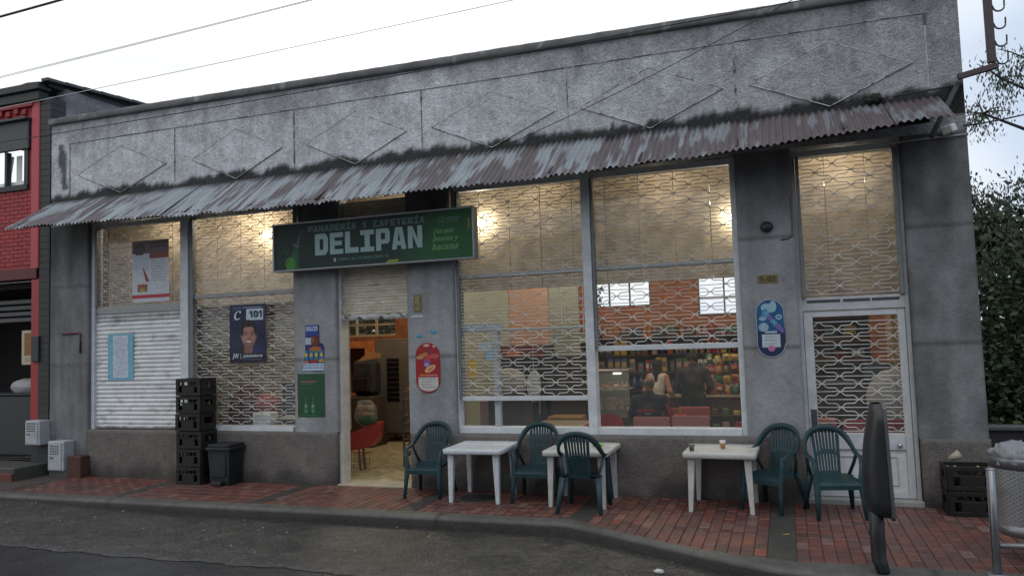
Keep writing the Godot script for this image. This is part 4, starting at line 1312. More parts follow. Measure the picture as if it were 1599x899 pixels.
func lump_mesh(c: Vector3, r: Vector3, seed_: int, amt := 0.18) -> ArrayMesh:
	var g := Geo.new(true)
	lumpy(g, c, r, seed_, amt)
	return g.done()

func cafe_chair(at: Vector3, turn: float, label: String) -> void:
	var red := mat("red_laminate", Color(0.30, 0.035, 0.04), 0.4)
	var t := thing("red_chair", label, "chair", at, turn, "red chairs inside")
	var g := Geo.new(true)
	g.grid(12, 8, func(u, w): return Vector3(lerpf(-0.2, 0.2, u) * (1.0 - 0.25 * w ** 3), 0.58 + 0.34 * w - 0.05 * (2.0 * u - 1.0) ** 2 * w, -0.20 - 0.06 * w + 0.05 * (2.0 * u - 1.0) ** 2))
	put("backrest", g.done(), red, t)
	put("seat", box_mesh(Vector3(-0.2, 0.43, -0.2), Vector3(0.2, 0.46, 0.2), 0.012), red, t)
	for s in [[-0.17, -0.17], [0.17, -0.17], [-0.17, 0.17], [0.17, 0.17]]:
		g = Geo.new(true)
		g.tube([Vector3(s[0], 0.6 if s[1] < 0.0 else 0.44, s[1]), Vector3(s[0] * 1.1, 0.012, s[1] * 1.15)], 0.012, 6)
		put("leg", g.done(), mat("leg_steel", Color(0.2, 0.2, 0.2), 0.4, {"metal": 0.7}), t)

func window_things() -> void:
	cafe_chair(Vector3(-4.05, 0.01, -1.5), PI + 0.2, "red chair inside, behind the lower left pane of the main window")
	cafe_chair(Vector3(-2.52, 0.01, -1.55), PI, "red chair inside, just right of the white mullion of the main window")
	# table with pale top and red edge
	var t := thing("inside_table", "pale topped table with red edge behind the main window", "table", Vector3(-3.4, 0.01, -1.75), 0.02)
	put("tabletop", box_mesh(Vector3(-0.42, 0.69, -0.5), Vector3(0.42, 0.712, 0.5), 0.004), mat("table_beige", Color(0.40, 0.33, 0.23), 0.4, {"tex": grey_tex("wallwear", 0.008, 0.75, 1.0, 5), "scale": 1.5}), t)
	put("edge_strip", boxes([[-0.435, 0.435, 0.675, 0.713, 0.5, 0.515], [-0.435, -0.42, 0.675, 0.713, -0.5, 0.5], [0.42, 0.435, 0.675, 0.713, -0.5, 0.5]], 0.003), mat("red_laminate", Color.WHITE), t)
	for s in [-0.3, 0.3]:
		var g0 := Geo.new()
		g0.bar(Vector3(0, 0.0, s), Vector3(0, 0.69, s), 0.05, 0.05, 0.05, 0.05)
		put("leg", g0.done(), mat("leg_steel", Color.WHITE), t)
	# benches with pink laminate backs
	var pink := mat("pink_laminate", Color(0.50, 0.20, 0.20), 0.45, {"tex": grey_tex("plasticwear", 0.01, 0.85, 1.0, 5), "scale": 2.0})
	var pale := mat("pale_edge", Color(0.55, 0.56, 0.56), 0.5)
	var n := 0
	for b in [[-2.36, -1.79, 0.63, 0.765, -2.3], [-1.745, -1.175, 0.635, 0.785, -2.3], [-2.06, -1.78, 0.68, 0.82, -3.2], [-1.72, -1.25, 0.68, 0.84, -3.2]]:
		t = thing("cafe_bench", ["pink backed bench behind the seated man in navy", "pink backed bench right of the seated man in navy", "red bench end between the seated man and the man in the black jacket", "red backed bench behind the man in the black jacket"][n], "bench", Vector3((b[0] + b[1]) / 2, 0.01, b[4]), 0.0, "laminate benches inside")
		var hw: float = (b[1] - b[0]) / 2
		put("backrest", box_mesh(Vector3(-hw, b[2], -0.02), Vector3(hw, b[3], 0.02), 0.008), pink if n < 2 else mat("red_pink_laminate", Color(0.42, 0.10, 0.085), 0.45), t)
		put("lower_rail", box_mesh(Vector3(-hw, b[2] - 0.055, -0.015), Vector3(hw, b[2] - 0.004, 0.015), 0.004), pale, t)
		put("seat", box_mesh(Vector3(-hw, 0.41, -0.42), Vector3(hw, 0.44, -0.03), 0.01), pink, t)
		for s in [-hw + 0.04, hw - 0.04]:
			put("leg", boxes([[s - 0.02, s + 0.02, 0.0, b[2], -0.018, 0.012], [s - 0.02, s + 0.02, 0.0, 0.41, -0.40, -0.37]], 0.003), mat("leg_steel", Color.WHITE), t)
		n += 1
	t = thing("room_divider", "pale green and peach divider panels behind the left half of the main window", "divider", Vector3(-5.1, 0.01, -4.5))
	put("panel", box_mesh(Vector3(-1.4, 0, -0.02), Vector3(-0.11, 3.30, 0.02), 0.005), mat("divider_green", Color(0.36, 0.39, 0.32), 0.7), t)
	put("panel", box_mesh(Vector3(-0.10, 0, -0.02), Vector3(0.73, 3.30, 0.018), 0.005), mat("divider_peach", Color(0.46, 0.29, 0.21), 0.7), t)
	put("panel", box_mesh(Vector3(0.74, 0, -0.02), Vector3(1.34, 3.30, 0.02), 0.005), mat("divider_grey_green", Color(0.27, 0.30, 0.26), 0.7), t)
	# table in front of the seated man
	t = thing("cafe_table", "small red edged table in front of the seated man", "table", Vector3(-2.1, 0.01, -3.02))
	put("tabletop", box_mesh(Vector3(-0.5, 0.70, -0.12), Vector3(0.5, 0.73, 0.12), 0.006), mat("red_laminate", Color.WHITE), t)
	put("leg", box_mesh(Vector3(-0.03, 0.0, -0.03), Vector3(0.03, 0.70, 0.03)), mat("leg_steel", Color.WHITE), t)
	# counter with glass display case
	var wood := mat("counter_brown", Color(0.10, 0.06, 0.04), 0.5, {"tex": grey_tex("timber", 0.03, 0.5, 1.0, 5), "scale": 1.0})
	t = thing("shop_counter", "long dark brown shop counter across the room", "counter", Vector3(-1.5, 0.01, -4.85))
	put("front", box_mesh(Vector3(-1.2, 0.0, -0.02), Vector3(2.2, 0.86, 0.02), 0.004), wood, t)
	put("counter_top", box_mesh(Vector3(-1.25, 0.86, -0.5), Vector3(2.25, 0.90, 0.05), 0.01), mat("counter_top", Color(0.32, 0.29, 0.24), 0.3), t)
	for y in [0.27, 0.52]:
		put("ledge", box_mesh(Vector3(-1.2, y, 0.02), Vector3(1.3, y + 0.025, 0.18), 0.004), wood, t)
	var showg := mat("case_glass", Color(0.6, 0.7, 0.68, 0.22), 0.03)
	showg.transparency = BaseMaterial3D.TRANSPARENCY_ALPHA
	t = thing("display_case", "glass bread display case left of the customers", "display case", Vector3(-3.25, 0.01, -4.6))
	put("base", box_mesh(Vector3(-0.75, 0.0, -0.3), Vector3(0.45, 0.55, 0.3), 0.01), mat("case_dark", Color(0.05, 0.05, 0.05), 0.4), t)
	put("pane", box_mesh(Vector3(-0.74, 0.55, 0.285), Vector3(0.44, 1.38, 0.292)), showg, t)
	for y in [0.78, 1.05]:
		put("shelf", box_mesh(Vector3(-0.73, y, -0.28), Vector3(0.43, y + 0.015, 0.26)), mat("case_shelf", Color(0.3, 0.32, 0.31), 0.3), t)
	put("case_top", box_mesh(Vector3(-0.76, 1.38, -0.3), Vector3(0.46, 1.43, 0.3), 0.01), mat("case_steel", Color(0.35, 0.35, 0.34), 0.35, {"metal": 0.6}), t)
	for s in [-0.75, 0.43]:
		put("corner_post", box_mesh(Vector3(s, 0.55, 0.262), Vector3(s + 0.02, 1.38, 0.284)), mat("case_steel", Color.WHITE), t)
	for s in [-0.45, 0.12]:
		put("case_light", box_mesh(Vector3(s, 1.335, 0.10), Vector3(s + 0.16, 1.375, 0.16), 0.01), glow("case_glow", Color(1.0, 0.9, 0.7), 2.5), t)
		var o := OmniLight3D.new()
		o.name = "light"
		o.position = Vector3(s + 0.08, 1.30, 0.13)
		o.light_color = Color(1.0, 0.9, 0.7).linear_to_srgb()
		o.light_energy = 0.03
		o.light_size = 0.06
		o.omni_range = 30.0
		o.omni_attenuation = 2.0
		o.shadow_enabled = true
		t.add_child(o)
	for i in 12:
		var at := Vector3(-3.85 + (i % 6) * 0.19, 0.80 + 0.27 * (i / 6), -4.5)
		var g := Geo.new(true)
		g.ellipsoid(Vector3(0, 0.045, 0), Vector3(0.075, 0.045, 0.06), 10, 7)
		var o := put("bread_roll", g.done(), mat("bread_%d" % (i % 3), Color.WHITE))
		o.position = at
		tag(o, "%s bread roll from the left on the %s shelf of the glass display case" % [NTH[i % 6], ["lower", "upper"][i / 6]], "bread", "rolls in the display case")
	# shelves of groceries along the rear wall
	t = thing("grocery_shelves", "wide grocery shelves along the rear wall behind the counter", "shelves", Vector3(-2.0, 0.01, -6.3))
	for y in [0.05, 0.48, 0.88, 1.26, 1.62, 1.98]:
		put("shelf", box_mesh(Vector3(-2.6, y, -0.22), Vector3(2.2, y + 0.025, 0.16)), wood, t)
	for k in 9:
		put("upright", box_mesh(Vector3(-2.6 + k * 0.6 - 0.012, 0.0, -0.24), Vector3(-2.6 + k * 0.6 + 0.012, 2.25, -0.20)), mat("upright_dark", Color(0.03, 0.03, 0.03), 0.5), t)
	put("back", box_mesh(Vector3(-2.6, 0.0, -0.27), Vector3(2.2, 2.2, -0.25)), mat("shelf_back", Color(0.05, 0.035, 0.028), 0.8), t)
	put("valance", box_mesh(Vector3(-2.6, 2.01, 0.12), Vector3(2.2, 2.13, 0.15)), mat("shelf_back", Color.WHITE), t)
	var kinds := [["red", Color(0.26, 0.04, 0.03)], ["yellow", Color(0.40, 0.29, 0.07)], ["green", Color(0.06, 0.14, 0.06)], ["blue", Color(0.04, 0.08, 0.18)], ["white", Color(0.48, 0.46, 0.41)], ["orange", Color(0.34, 0.15, 0.05)], ["brown", Color(0.12, 0.07, 0.04)], ["teal", Color(0.05, 0.16, 0.15)], ["pink", Color(0.36, 0.20, 0.19)]]
	var rowname := {0.48: "lowest", 0.88: "second", 1.26: "third", 1.62: "fourth", 1.98: "top"}
	for y in rowname:
		var xx := -4.5
		while xx < 0.05:
			var kd: Array = kinds[rng.randi() % kinds.size()]
			var run := rng.randi_range(1, 3)
			var w := rng.randf_range(0.075, 0.15)
			var h := rng.randf_range(0.17, 0.32)
			var round_ := rng.randf() < 0.3
			for q in run:
				if xx + w > 0.15:
					break
				var g := Geo.new(round_)
				if round_:
					g.lathe([Vector2(0.001, 0), Vector2(w * 0.42, 0), Vector2(w * 0.42, h * 0.7), Vector2(w * 0.18, h * 0.85), Vector2(w * 0.18, h), Vector2(0.001, h)], Vector3.ZERO, 12)
				else:
					g.box(Vector3(-w * 0.46, 0, -0.06), Vector3(w * 0.46, h, 0.06), 0.012)
				var name_ := "bottle" if round_ else "packet"
				var o := put("grocery_" + name_, g.done(), mat("goods_" + kd[0], kd[1], 0.35))
				o.position = Vector3(xx + w * 0.5, y + 0.036, -6.2 + rng.randf_range(-0.06, 0.05))
				tag(o, "%s %s %s from the left on the %s shelf behind the counter" % [nth(kd[0] + name_ + rowname[y]), kd[0], name_, rowname[y]], name_, "groceries on the shelves")
				if not round_:
					g = Geo.new()
					g.box(Vector3(-w * 0.36, h * 0.35, 0.06), Vector3(w * 0.36, h * 0.72, 0.063))
					put("print", g.done(), mat("goods_" + kinds[(kinds.find(kd) * 2 + 4) % 9][0], kinds[(kinds.find(kd) * 2 + 4) % 9][1], 0.35), o)
				xx += w * 1.04
			xx += rng.randf_range(0.0, 0.08)
	# packets hanging in front of the counter end, to the right of the customers
	for i in 30:
		var kd: Array = kinds[rng.randi() % kinds.size()] if rng.randf() < 0.5 else kinds[[0, 5, 1][rng.randi() % 3]]
		var g := Geo.new(true)
		var hw := rng.randf_range(0.055, 0.085)
		var hh := rng.randf_range(0.13, 0.2)
		g.grid(6, 6, func(u, w): return Vector3(lerpf(-hw, hw, u), hh * w, 0.03 * sin(PI * u) * sin(PI * w)))
		g.grid(6, 6, func(u, w): return Vector3(lerpf(hw, -hw, u), hh * w, -0.02 * sin(PI * u) * sin(PI * w)))
		var o := put("snack_packet", g.done(), mat("goods_" + kd[0], Color.WHITE))
		o.position = Vector3(-1.36 + (i % 6) * 0.145, 1.66 - hh - 0.19 * (i / 6) + rng.randf_range(-0.02, 0.02), -4.9 + rng.randf_range(-0.02, 0.03))
		o.rotation = Vector3(rng.randf_range(-0.15, 0.15), rng.randf_range(-0.5, 0.5), rng.randf_range(-0.14, 0.14))
		tag(o, "%s snack packet, %s from the left in the %s row of the wire stand" % [kd[0], NTH[i % 6], ["top", "second", "third", "fourth", "bottom"][i / 6]], "packet", "snack packets on the wire stand")
		g = Geo.new()
		var k2: Array = kinds[rng.randi() % kinds.size()]
		g.box(Vector3(-hw * 0.6, hh * 0.4, 0.024), Vector3(hw * 0.6, hh * 0.7, 0.034))
		put("print", g.done(), mat("goods_" + k2[0], Color.WHITE), o)
	# goods shown along the front of the counter
	for i in 22:
		var kd: Array = kinds[rng.randi() % kinds.size()]
		var o := put("counter_box", box_mesh(Vector3(-0.06, 0, -0.05), Vector3(0.06, rng.randf_range(0.08, 0.16), 0.05), 0.01), mat("goods_" + kd[0], Color.WHITE))
		o.position = Vector3(-2.3 + (i % 11) * 0.2 + rng.randf_range(-0.03, 0.03), 0.307 + 0.25 * (i / 11), -4.74)
		tag(o, "%s box, %s from the left on the %s ledge of the shop counter" % [kd[0], NTH[i % 11], ["lower", "upper"][i / 11]], "box", "boxes on the counter ledges")
	t = thing("wire_stand", "wire stand of snack packets on the counter right of the customers", "rack", Vector3(-1.0, 0.91, -4.93))
	var gg := Geo.new(true)
	for k in 5:
		gg.tube([Vector3(-0.4 + k * 0.2, 0, 0), Vector3(-0.4 + k * 0.2, 0.98, 0)], 0.006, 5)
	for k in 4:
		gg.tube([Vector3(-0.4, 0.2 + 0.24 * k, 0.01), Vector3(0.4, 0.2 + 0.24 * k, 0.01)], 0.006, 5)
	put("wires", gg.done(), mat("wire_grey", Color.WHITE), t)
	# things against the glass of the main window
	var sheet := mat("thin_plastic_white", Color(0.62, 0.62, 0.56), 0.4, {"tex": grey_tex("bagfold", 0.03, 0.66, 1.0, 5), "scale": 4.0, "bump": 1.5})
	tag(put("white_bag", lump_mesh(Vector3(-3.40, 1.40, -0.42), Vector3(0.10, 0.22, 0.07), 21, 0.25), sheet), "crumpled white plastic bag hanging behind the main window", "bag")
	tag(put("bag_hook_line", box_mesh(Vector3(-3.404, 1.6, -0.424), Vector3(-3.396, 2.2, -0.416)), sheet), "thin string holding the white plastic bag behind the main window", "string")
	t = thing("covered_machine", "rounded machine under a pale cloth behind the main window", "machine", Vector3(-3.95, 0.0, -0.95))
	put("cloth", lump_mesh(Vector3(0, 1.42, 0), Vector3(0.26, 0.22, 0.2), 33, 0.12), mat("pale_cloth", Color(0.48, 0.44, 0.35), 0.8, {"tex": grey_tex("bagfold", 0.03, 0.66, 1.0, 5), "scale": 5.0}), t)
	put("cabinet", box_mesh(Vector3(-0.28, 0.01, -0.22), Vector3(0.28, 1.24, 0.22), 0.01), mat("machine_brown", Color(0.035, 0.028, 0.024), 0.5), t)
	tag(put("yellow_notice", box_mesh(Vector3(-4.30, 1.545, -0.165), Vector3(-4.17, 1.80, -0.162)), mat("yellow_card", Color(0.55, 0.36, 0.06), 0.7)), "yellow card stuck to the glass at the left of the main window", "notice")
	tag(put("blue_notice", box_mesh(Vector3(-4.02, 1.79, -0.165), Vector3(-3.91, 1.93, -0.162)), mat("blue_card", Color(0.25, 0.42, 0.52), 0.7)), "small blue card stuck to the glass of the main window", "notice")
	tag(put("pale_notice", box_mesh(Vector3(-4.13, 1.92, -0.165), Vector3(-3.93, 2.05, -0.162)), mat("pale_card", Color(0.40, 0.46, 0.48), 0.7)), "pale grey card above the small blue card on the main window", "notice")
	tag(put("orange_notice", box_mesh(Vector3(-3.70, 1.84, -0.165), Vector3(-3.52, 1.91, -0.162)), mat("orange_card", Color(0.50, 0.16, 0.06), 0.7)), "small orange strip stuck on the main window", "notice")
	tag(put("yellow_sign", box_mesh(Vector3(-3.30, 1.98, -1.5), Vector3(-2.87, 2.13, -1.48)), mat("yellow_board", Color(0.42, 0.40, 0.22), 0.7)), "long pale yellow board hanging behind the main window", "sign")
	tag(put("yellow_sign_line", boxes([[-3.26, -3.252, 2.13, 2.95, -1.494, -1.486], [-2.918, -2.91, 2.13, 2.95, -1.494, -1.486]], 0.0), mat("cord_black", Color.WHITE)), "two thin cords that carry the pale yellow board", "cord")
	# dark fridge and cabinets filling the left of the main window
	t = thing("drinks_fridge", "dark drinks fridge behind the left of the main window", "fridge", Vector3(-4.6, 0.01, -3.7))
	put("body", box_mesh(Vector3(-0.45, 0.0, -0.35), Vector3(0.45, 1.95, 0.35), 0.02), mat("fridge_dark", Color(0.03, 0.035, 0.035), 0.4), t)
	put("door", box_mesh(Vector3(-0.41, 0.15, 0.35), Vector3(0.41, 1.7, 0.37), 0.01), mat("fridge_glass", Color(0.02, 0.03, 0.03), 0.1), t)
	put("header", box_mesh(Vector3(-0.44, 1.72, 0.35), Vector3(0.44, 1.93, 0.375), 0.01), mat("goods_red", Color.WHITE), t)
	put("handle", box_mesh(Vector3(0.34, 0.7, 0.37), Vector3(0.37, 1.2, 0.40), 0.008), mat("steel", Color.WHITE), t)
	t = thing("bread_cabinet", "dark bread cabinet beside the drinks fridge", "cabinet", Vector3(-3.75, 0.01, -3.75))
	put("body", box_mesh(Vector3(-0.35, 0.0, -0.3), Vector3(0.35, 1.75, 0.3), 0.02), mat("machine_brown", Color.WHITE), t)
	for k in 3:
		put("drawer", box_mesh(Vector3(-0.31, 0.2 + k * 0.5, 0.3), Vector3(0.31, 0.62 + k * 0.5, 0.32), 0.01), mat("drawer_brown", Color(0.06, 0.04, 0.03), 0.4), t)
	tag(put("pink_post", box_mesh(Vector3(-4.46, 0.01, -1.15), Vector3(-4.26, 1.15, -0.95), 0.01), mat("pink_board", Color(0.32, 0.20, 0.20), 0.6)), "narrow pink board standing behind the lower left pane", "board")
	tag(put("yellow_crate", boxes([[-3.9, -3.3, 0.01, 0.74, -3.0, -2.6]], 0.02), mat("crate_yellow", Color(0.24, 0.13, 0.03), 0.6)), "dull yellow crate on the floor behind the inside table", "crate")

func side_room_things() -> void:
	# behind the left windows
	var dark := mat("maroon_cloth", Color(0.13, 0.03, 0.045), 0.9, {"tex": grey_tex("bagfold", 0.03, 0.66, 1.0, 5), "scale": 2.0})
	var t := thing("stacked_chairs", "maroon cloth covered chair stack behind the left window", "chair stack", Vector3(-8.95, 0.01, -1.2))
	put("cover", lump_mesh(Vector3(0, 0.80, 0), Vector3(0.34, 0.62, 0.28), 41, 0.12), dark, t)
	put("base", box_mesh(Vector3(-0.25, 0.0, -0.2), Vector3(0.25, 0.4, 0.2), 0.03), mat("case_dark", Color.WHITE), t)
	tag(put("red_bundle", lump_mesh(Vector3(-8.42, 1.10, -1.1), Vector3(0.23, 0.19, 0.18), 44, 0.12), mat("red_cloth", Color(0.40, 0.09, 0.07), 0.85)), "red cloth bundle on the table behind the left window", "bundle")
	tag(put("white_tub", boxes([[-8.27, -7.93, 0.78, 1.02, -0.72, -0.45]], 0.03), mat("tub_white", Color(0.50, 0.56, 0.57), 0.5)), "square whitish tub behind the left window sill", "tub")
	t = thing("side_table", "dark table with a pale cloth behind the left window", "table", Vector3(-8.1, 0.01, -0.9))
	put("tabletop", box_mesh(Vector3(-1.1, 0.70, -0.62), Vector3(0.55, 0.765, 0.6), 0.01), mat("table_dark", Color(0.05, 0.045, 0.045), 0.6), t)
	for s in [[-1.0, -0.5], [0.45, -0.5], [-1.0, 0.5], [0.45, 0.5]]:
		put("leg", box_mesh(Vector3(s[0] - 0.025, 0, s[1] - 0.025), Vector3(s[0] + 0.025, 0.70, s[1] + 0.025)), mat("table_dark", Color.WHITE), t)
	tag(put("folded_cloth", lump_mesh(Vector3(-7.72, 0.90, -0.75), Vector3(0.22, 0.05, 0.14), 47, 0.15), mat("pale_cloth", Color.WHITE)), "pale folded cloth near the right end of the left window", "cloth")
	tag(put("grey_cabinet", boxes([[-8.15, -7.65, 0.77, 1.45, -1.5, -1.1]], 0.01), mat("cab_grey", Color(0.07, 0.075, 0.075), 0.6)), "dark grey box on the table behind the left window", "box")
	tag(put("olive_board", box_mesh(Vector3(-9.9, 0.5, -1.40), Vector3(-7.5, 2.62, -1.36)), mat("olive_panel", Color(0.52, 0.45, 0.31), 0.8, {"tex": grey_tex("wallwear", 0.008, 0.75, 1.0, 5), "scale": 1.0})), "dull olive board standing upright behind the left window", "board")
	# behind the white door
	t = thing("store_shelf", "brown wooden store shelf behind the white door", "shelf", Vector3(0.75, 0.01, -1.9))
	for y in [1.55, 1.86, 2.2]:
		put("shelf", box_mesh(Vector3(-0.55, y, -0.2), Vector3(0.35, y + 0.11, 0.2), 0.006), mat("shelf_brown", Color(0.22, 0.12, 0.06), 0.7, {"tex": grey_tex("timber", 0.03, 0.5, 1.0, 5), "scale": 2.0}), t)
	for s in [-0.56, 0.34]:
		put("side", box_mesh(Vector3(s - 0.015, 0.0, -0.2), Vector3(s + 0.015, 2.35, 0.2)), mat("shelf_side", Color(0.10, 0.06, 0.035), 0.7), t)
	put("back", box_mesh(Vector3(-0.55, 0.0, -0.22), Vector3(0.35, 2.35, -0.205)), mat("shelf_side", Color.WHITE), t)
	for a in [[0.32, 1.66, "green", 0.1], [0.5, 1.66, "brown", 0.12], [0.72, 1.66, "red", 0.1], [0.95, 1.66, "white", 0.12], [0.36, 1.97, "brown", 0.15], [0.62, 1.97, "green", 0.12], [0.86, 1.97, "yellow", 0.13]]:
		var o := put("store_box", box_mesh(Vector3(-0.08, 0, -0.08), Vector3(0.08, a[3], 0.08), 0.006), mat("goods_" + a[2], Color.WHITE))
		o.position = Vector3(a[0], a[1] + 0.01, -1.85)
		tag(o, "%s box on the %s store shelf behind the white door" % [a[2], "lower" if a[1] < 1.8 else "upper"], "box", "boxes on the store shelf")
	for a in [[1.335, 1.50, 2.24], [1.455, 1.95, 2.26]]:
		tag(put("yellow_strip", box_mesh(Vector3(a[0], a[1], -1.33), Vector3(a[0] + 0.05, a[2] + 0.7, -1.30), 0.004), mat("strip_yellow", Color(0.50, 0.36, 0.16), 0.6)), "narrow yellowish batten hanging behind the white door, %s one" % ("longer" if a[1] < 1.7 else "shorter"), "batten")
	t = thing("covered_bundle", "large whitish rounded bundle behind the right of the white door", "bundle", Vector3(1.32, 0.01, -0.95))
	put("bundle", lump_mesh(Vector3(0.0, 1.10, 0), Vector3(0.38, 0.44, 0.3), 61, 0.05), mat("bundle_white", Color(0.46, 0.46, 0.45), 0.75, {"tex": grey_tex("bagfold", 0.03, 0.66, 1.0, 5), "scale": 1.5}), t)
	put("stand", box_mesh(Vector3(-0.3, 0, -0.25), Vector3(0.38, 0.7, 0.25), 0.01), mat("case_dark", Color.WHITE), t)
	tag(put("maroon_board", box_mesh(Vector3(0.62, 0.55, -0.62), Vector3(1.45, 0.93, -0.58), 0.008), mat("maroon_panel", Color(0.24, 0.035, 0.05), 0.5)), "maroon panel behind the bottom of the white door's grille", "panel")
	tag(put("panel_stand", boxes([[0.70, 1.37, 0.01, 0.55, -0.66, -0.58]], 0.0), mat("leg_steel", Color.WHITE)), "steel stand under the maroon panel", "stand")
	tag(put("dark_machine", boxes([[0.1, 0.95, 0.01, 1.38, -1.55, -1.1]], 0.02), mat("machine_grey", Color(0.04, 0.045, 0.043), 0.5)), "dark grey machine behind the left of the white door", "machine")
	tag(put("pink_box", boxes([[0.28, 0.55, 0.70, 0.93, -0.8, -0.6]], 0.01), mat("pink_laminate", Color.WHITE)), "small pink box behind the left of the white door's grille", "box")
	tag(put("pink_box_stand", boxes([[0.28, 0.55, 0.01, 0.70, -0.8, -0.6]], 0.01), mat("machine_grey", Color.WHITE)), "dark stand under the small pink box", "stand")
	tag(put("steel_counter", boxes([[0.98, 1.6, 0.01, 1.60, -1.75, -1.35]], 0.01), mat("blue_steel", Color(0.10, 0.12, 0.16), 0.4, {"metal": 0.3})), "bluish steel cabinet behind the whitish bundle", "cabinet")

# ---------------------------------------------------------------- people
func hand_bones(w: Vector3, dir: Vector3, palm: Vector3, c: Color) -> Array:
	# w wrist, dir towards the fingers, palm normal; fingers slightly curled
	var d := dir.normalized()
	var n := palm.normalized()
	var s := d.cross(n).normalized()
	var out := [[w, w + d * 0.05, 0.024, 0.026, c], [w + d * 0.03 + s * 0.018, w + d * 0.085 + s * 0.026, 0.020, 0.013, c], [w + d * 0.03 - s * 0.018, w + d * 0.08 - s * 0.026, 0.020, 0.013, c], [w + d * 0.04, w + d * 0.09, 0.020, 0.014, c]]
	var lens := [0.068, 0.078, 0.072, 0.056]
	for i in 4:
		var o := w + d * (0.088 - 0.004 * absf(i - 1.2)) + s * (0.030 - i * 0.020)
		var l: float = lens[i]
		var m := o + (d * 0.9 + n * 0.25).normalized() * l * 0.5
		var e := m + (d * 0.6 + n * 0.75).normalized() * l * 0.5
		out.append([o, m, 0.0092, 0.0085, c])
		out.append([m, e, 0.0085, 0.0072, c])
	var th := w + d * 0.03 + s * 0.03
	out.append([th, th + (d * 0.6 + s * 0.7 + n * 0.2).normalized() * 0.042, 0.014, 0.0105, c])
	out.append([th + (d * 0.6 + s * 0.7 + n * 0.2).normalized() * 0.042, th + (d * 0.95 + s * 0.55 + n * 0.35).normalized() * 0.075, 0.0105, 0.0085, c])
	return out

func head_bones(c: Vector3, fwd: Vector3, r: float, sk: Color) -> Array:
	# skull, jaw, nose, ears, brow, lips; fwd is where the face looks
	var f := fwd.normalized()
	var s := f.cross(Vector3.UP).normalized()
	var u := Vector3.UP
	var eye := Color(0.02, 0.015, 0.012)
	return [[c - f * 0.025 + u * 0.025, c + f * 0.02 + u * 0.02, r, r * 0.92, sk], [c + f * 0.02 - u * 0.03, c + f * 0.045 - u * 0.085, r * 0.72, r * 0.42, sk],
		[c + f * 0.095 + u * 0.012, c + f * 0.112 - u * 0.022, 0.009, 0.014, sk], [c + s * 0.078 - f * 0.012 + u * 0.012, c + s * 0.082 - f * 0.018 - u * 0.022, 0.013, 0.010, sk],
		[c - s * 0.078 - f * 0.012 + u * 0.012, c - s * 0.082 - f * 0.018 - u * 0.022, 0.013, 0.010, sk], [c + f * 0.085 + s * 0.018 - u * 0.05, c + f * 0.085 - s * 0.018 - u * 0.05, 0.009, 0.009, sk * 0.6],
		[c + f * 0.083 + s * 0.032 + u * 0.012, c + f * 0.084 + s * 0.034 + u * 0.012, 0.010, 0.010, eye], [c + f * 0.083 - s * 0.032 + u * 0.012, c + f * 0.084 - s * 0.034 + u * 0.012, 0.010, 0.010, eye]]

func person_mesh(body: Array, head: Array, hands: Array) -> ArrayMesh:
	var g := Geo.new(true)
	skin(g, body, 0.018, 0.05)
	skin(g, head, 0.009, 0.02)
	for h in hands:
		skin(g, h, 0.0045, 0.008)
	return g.done()

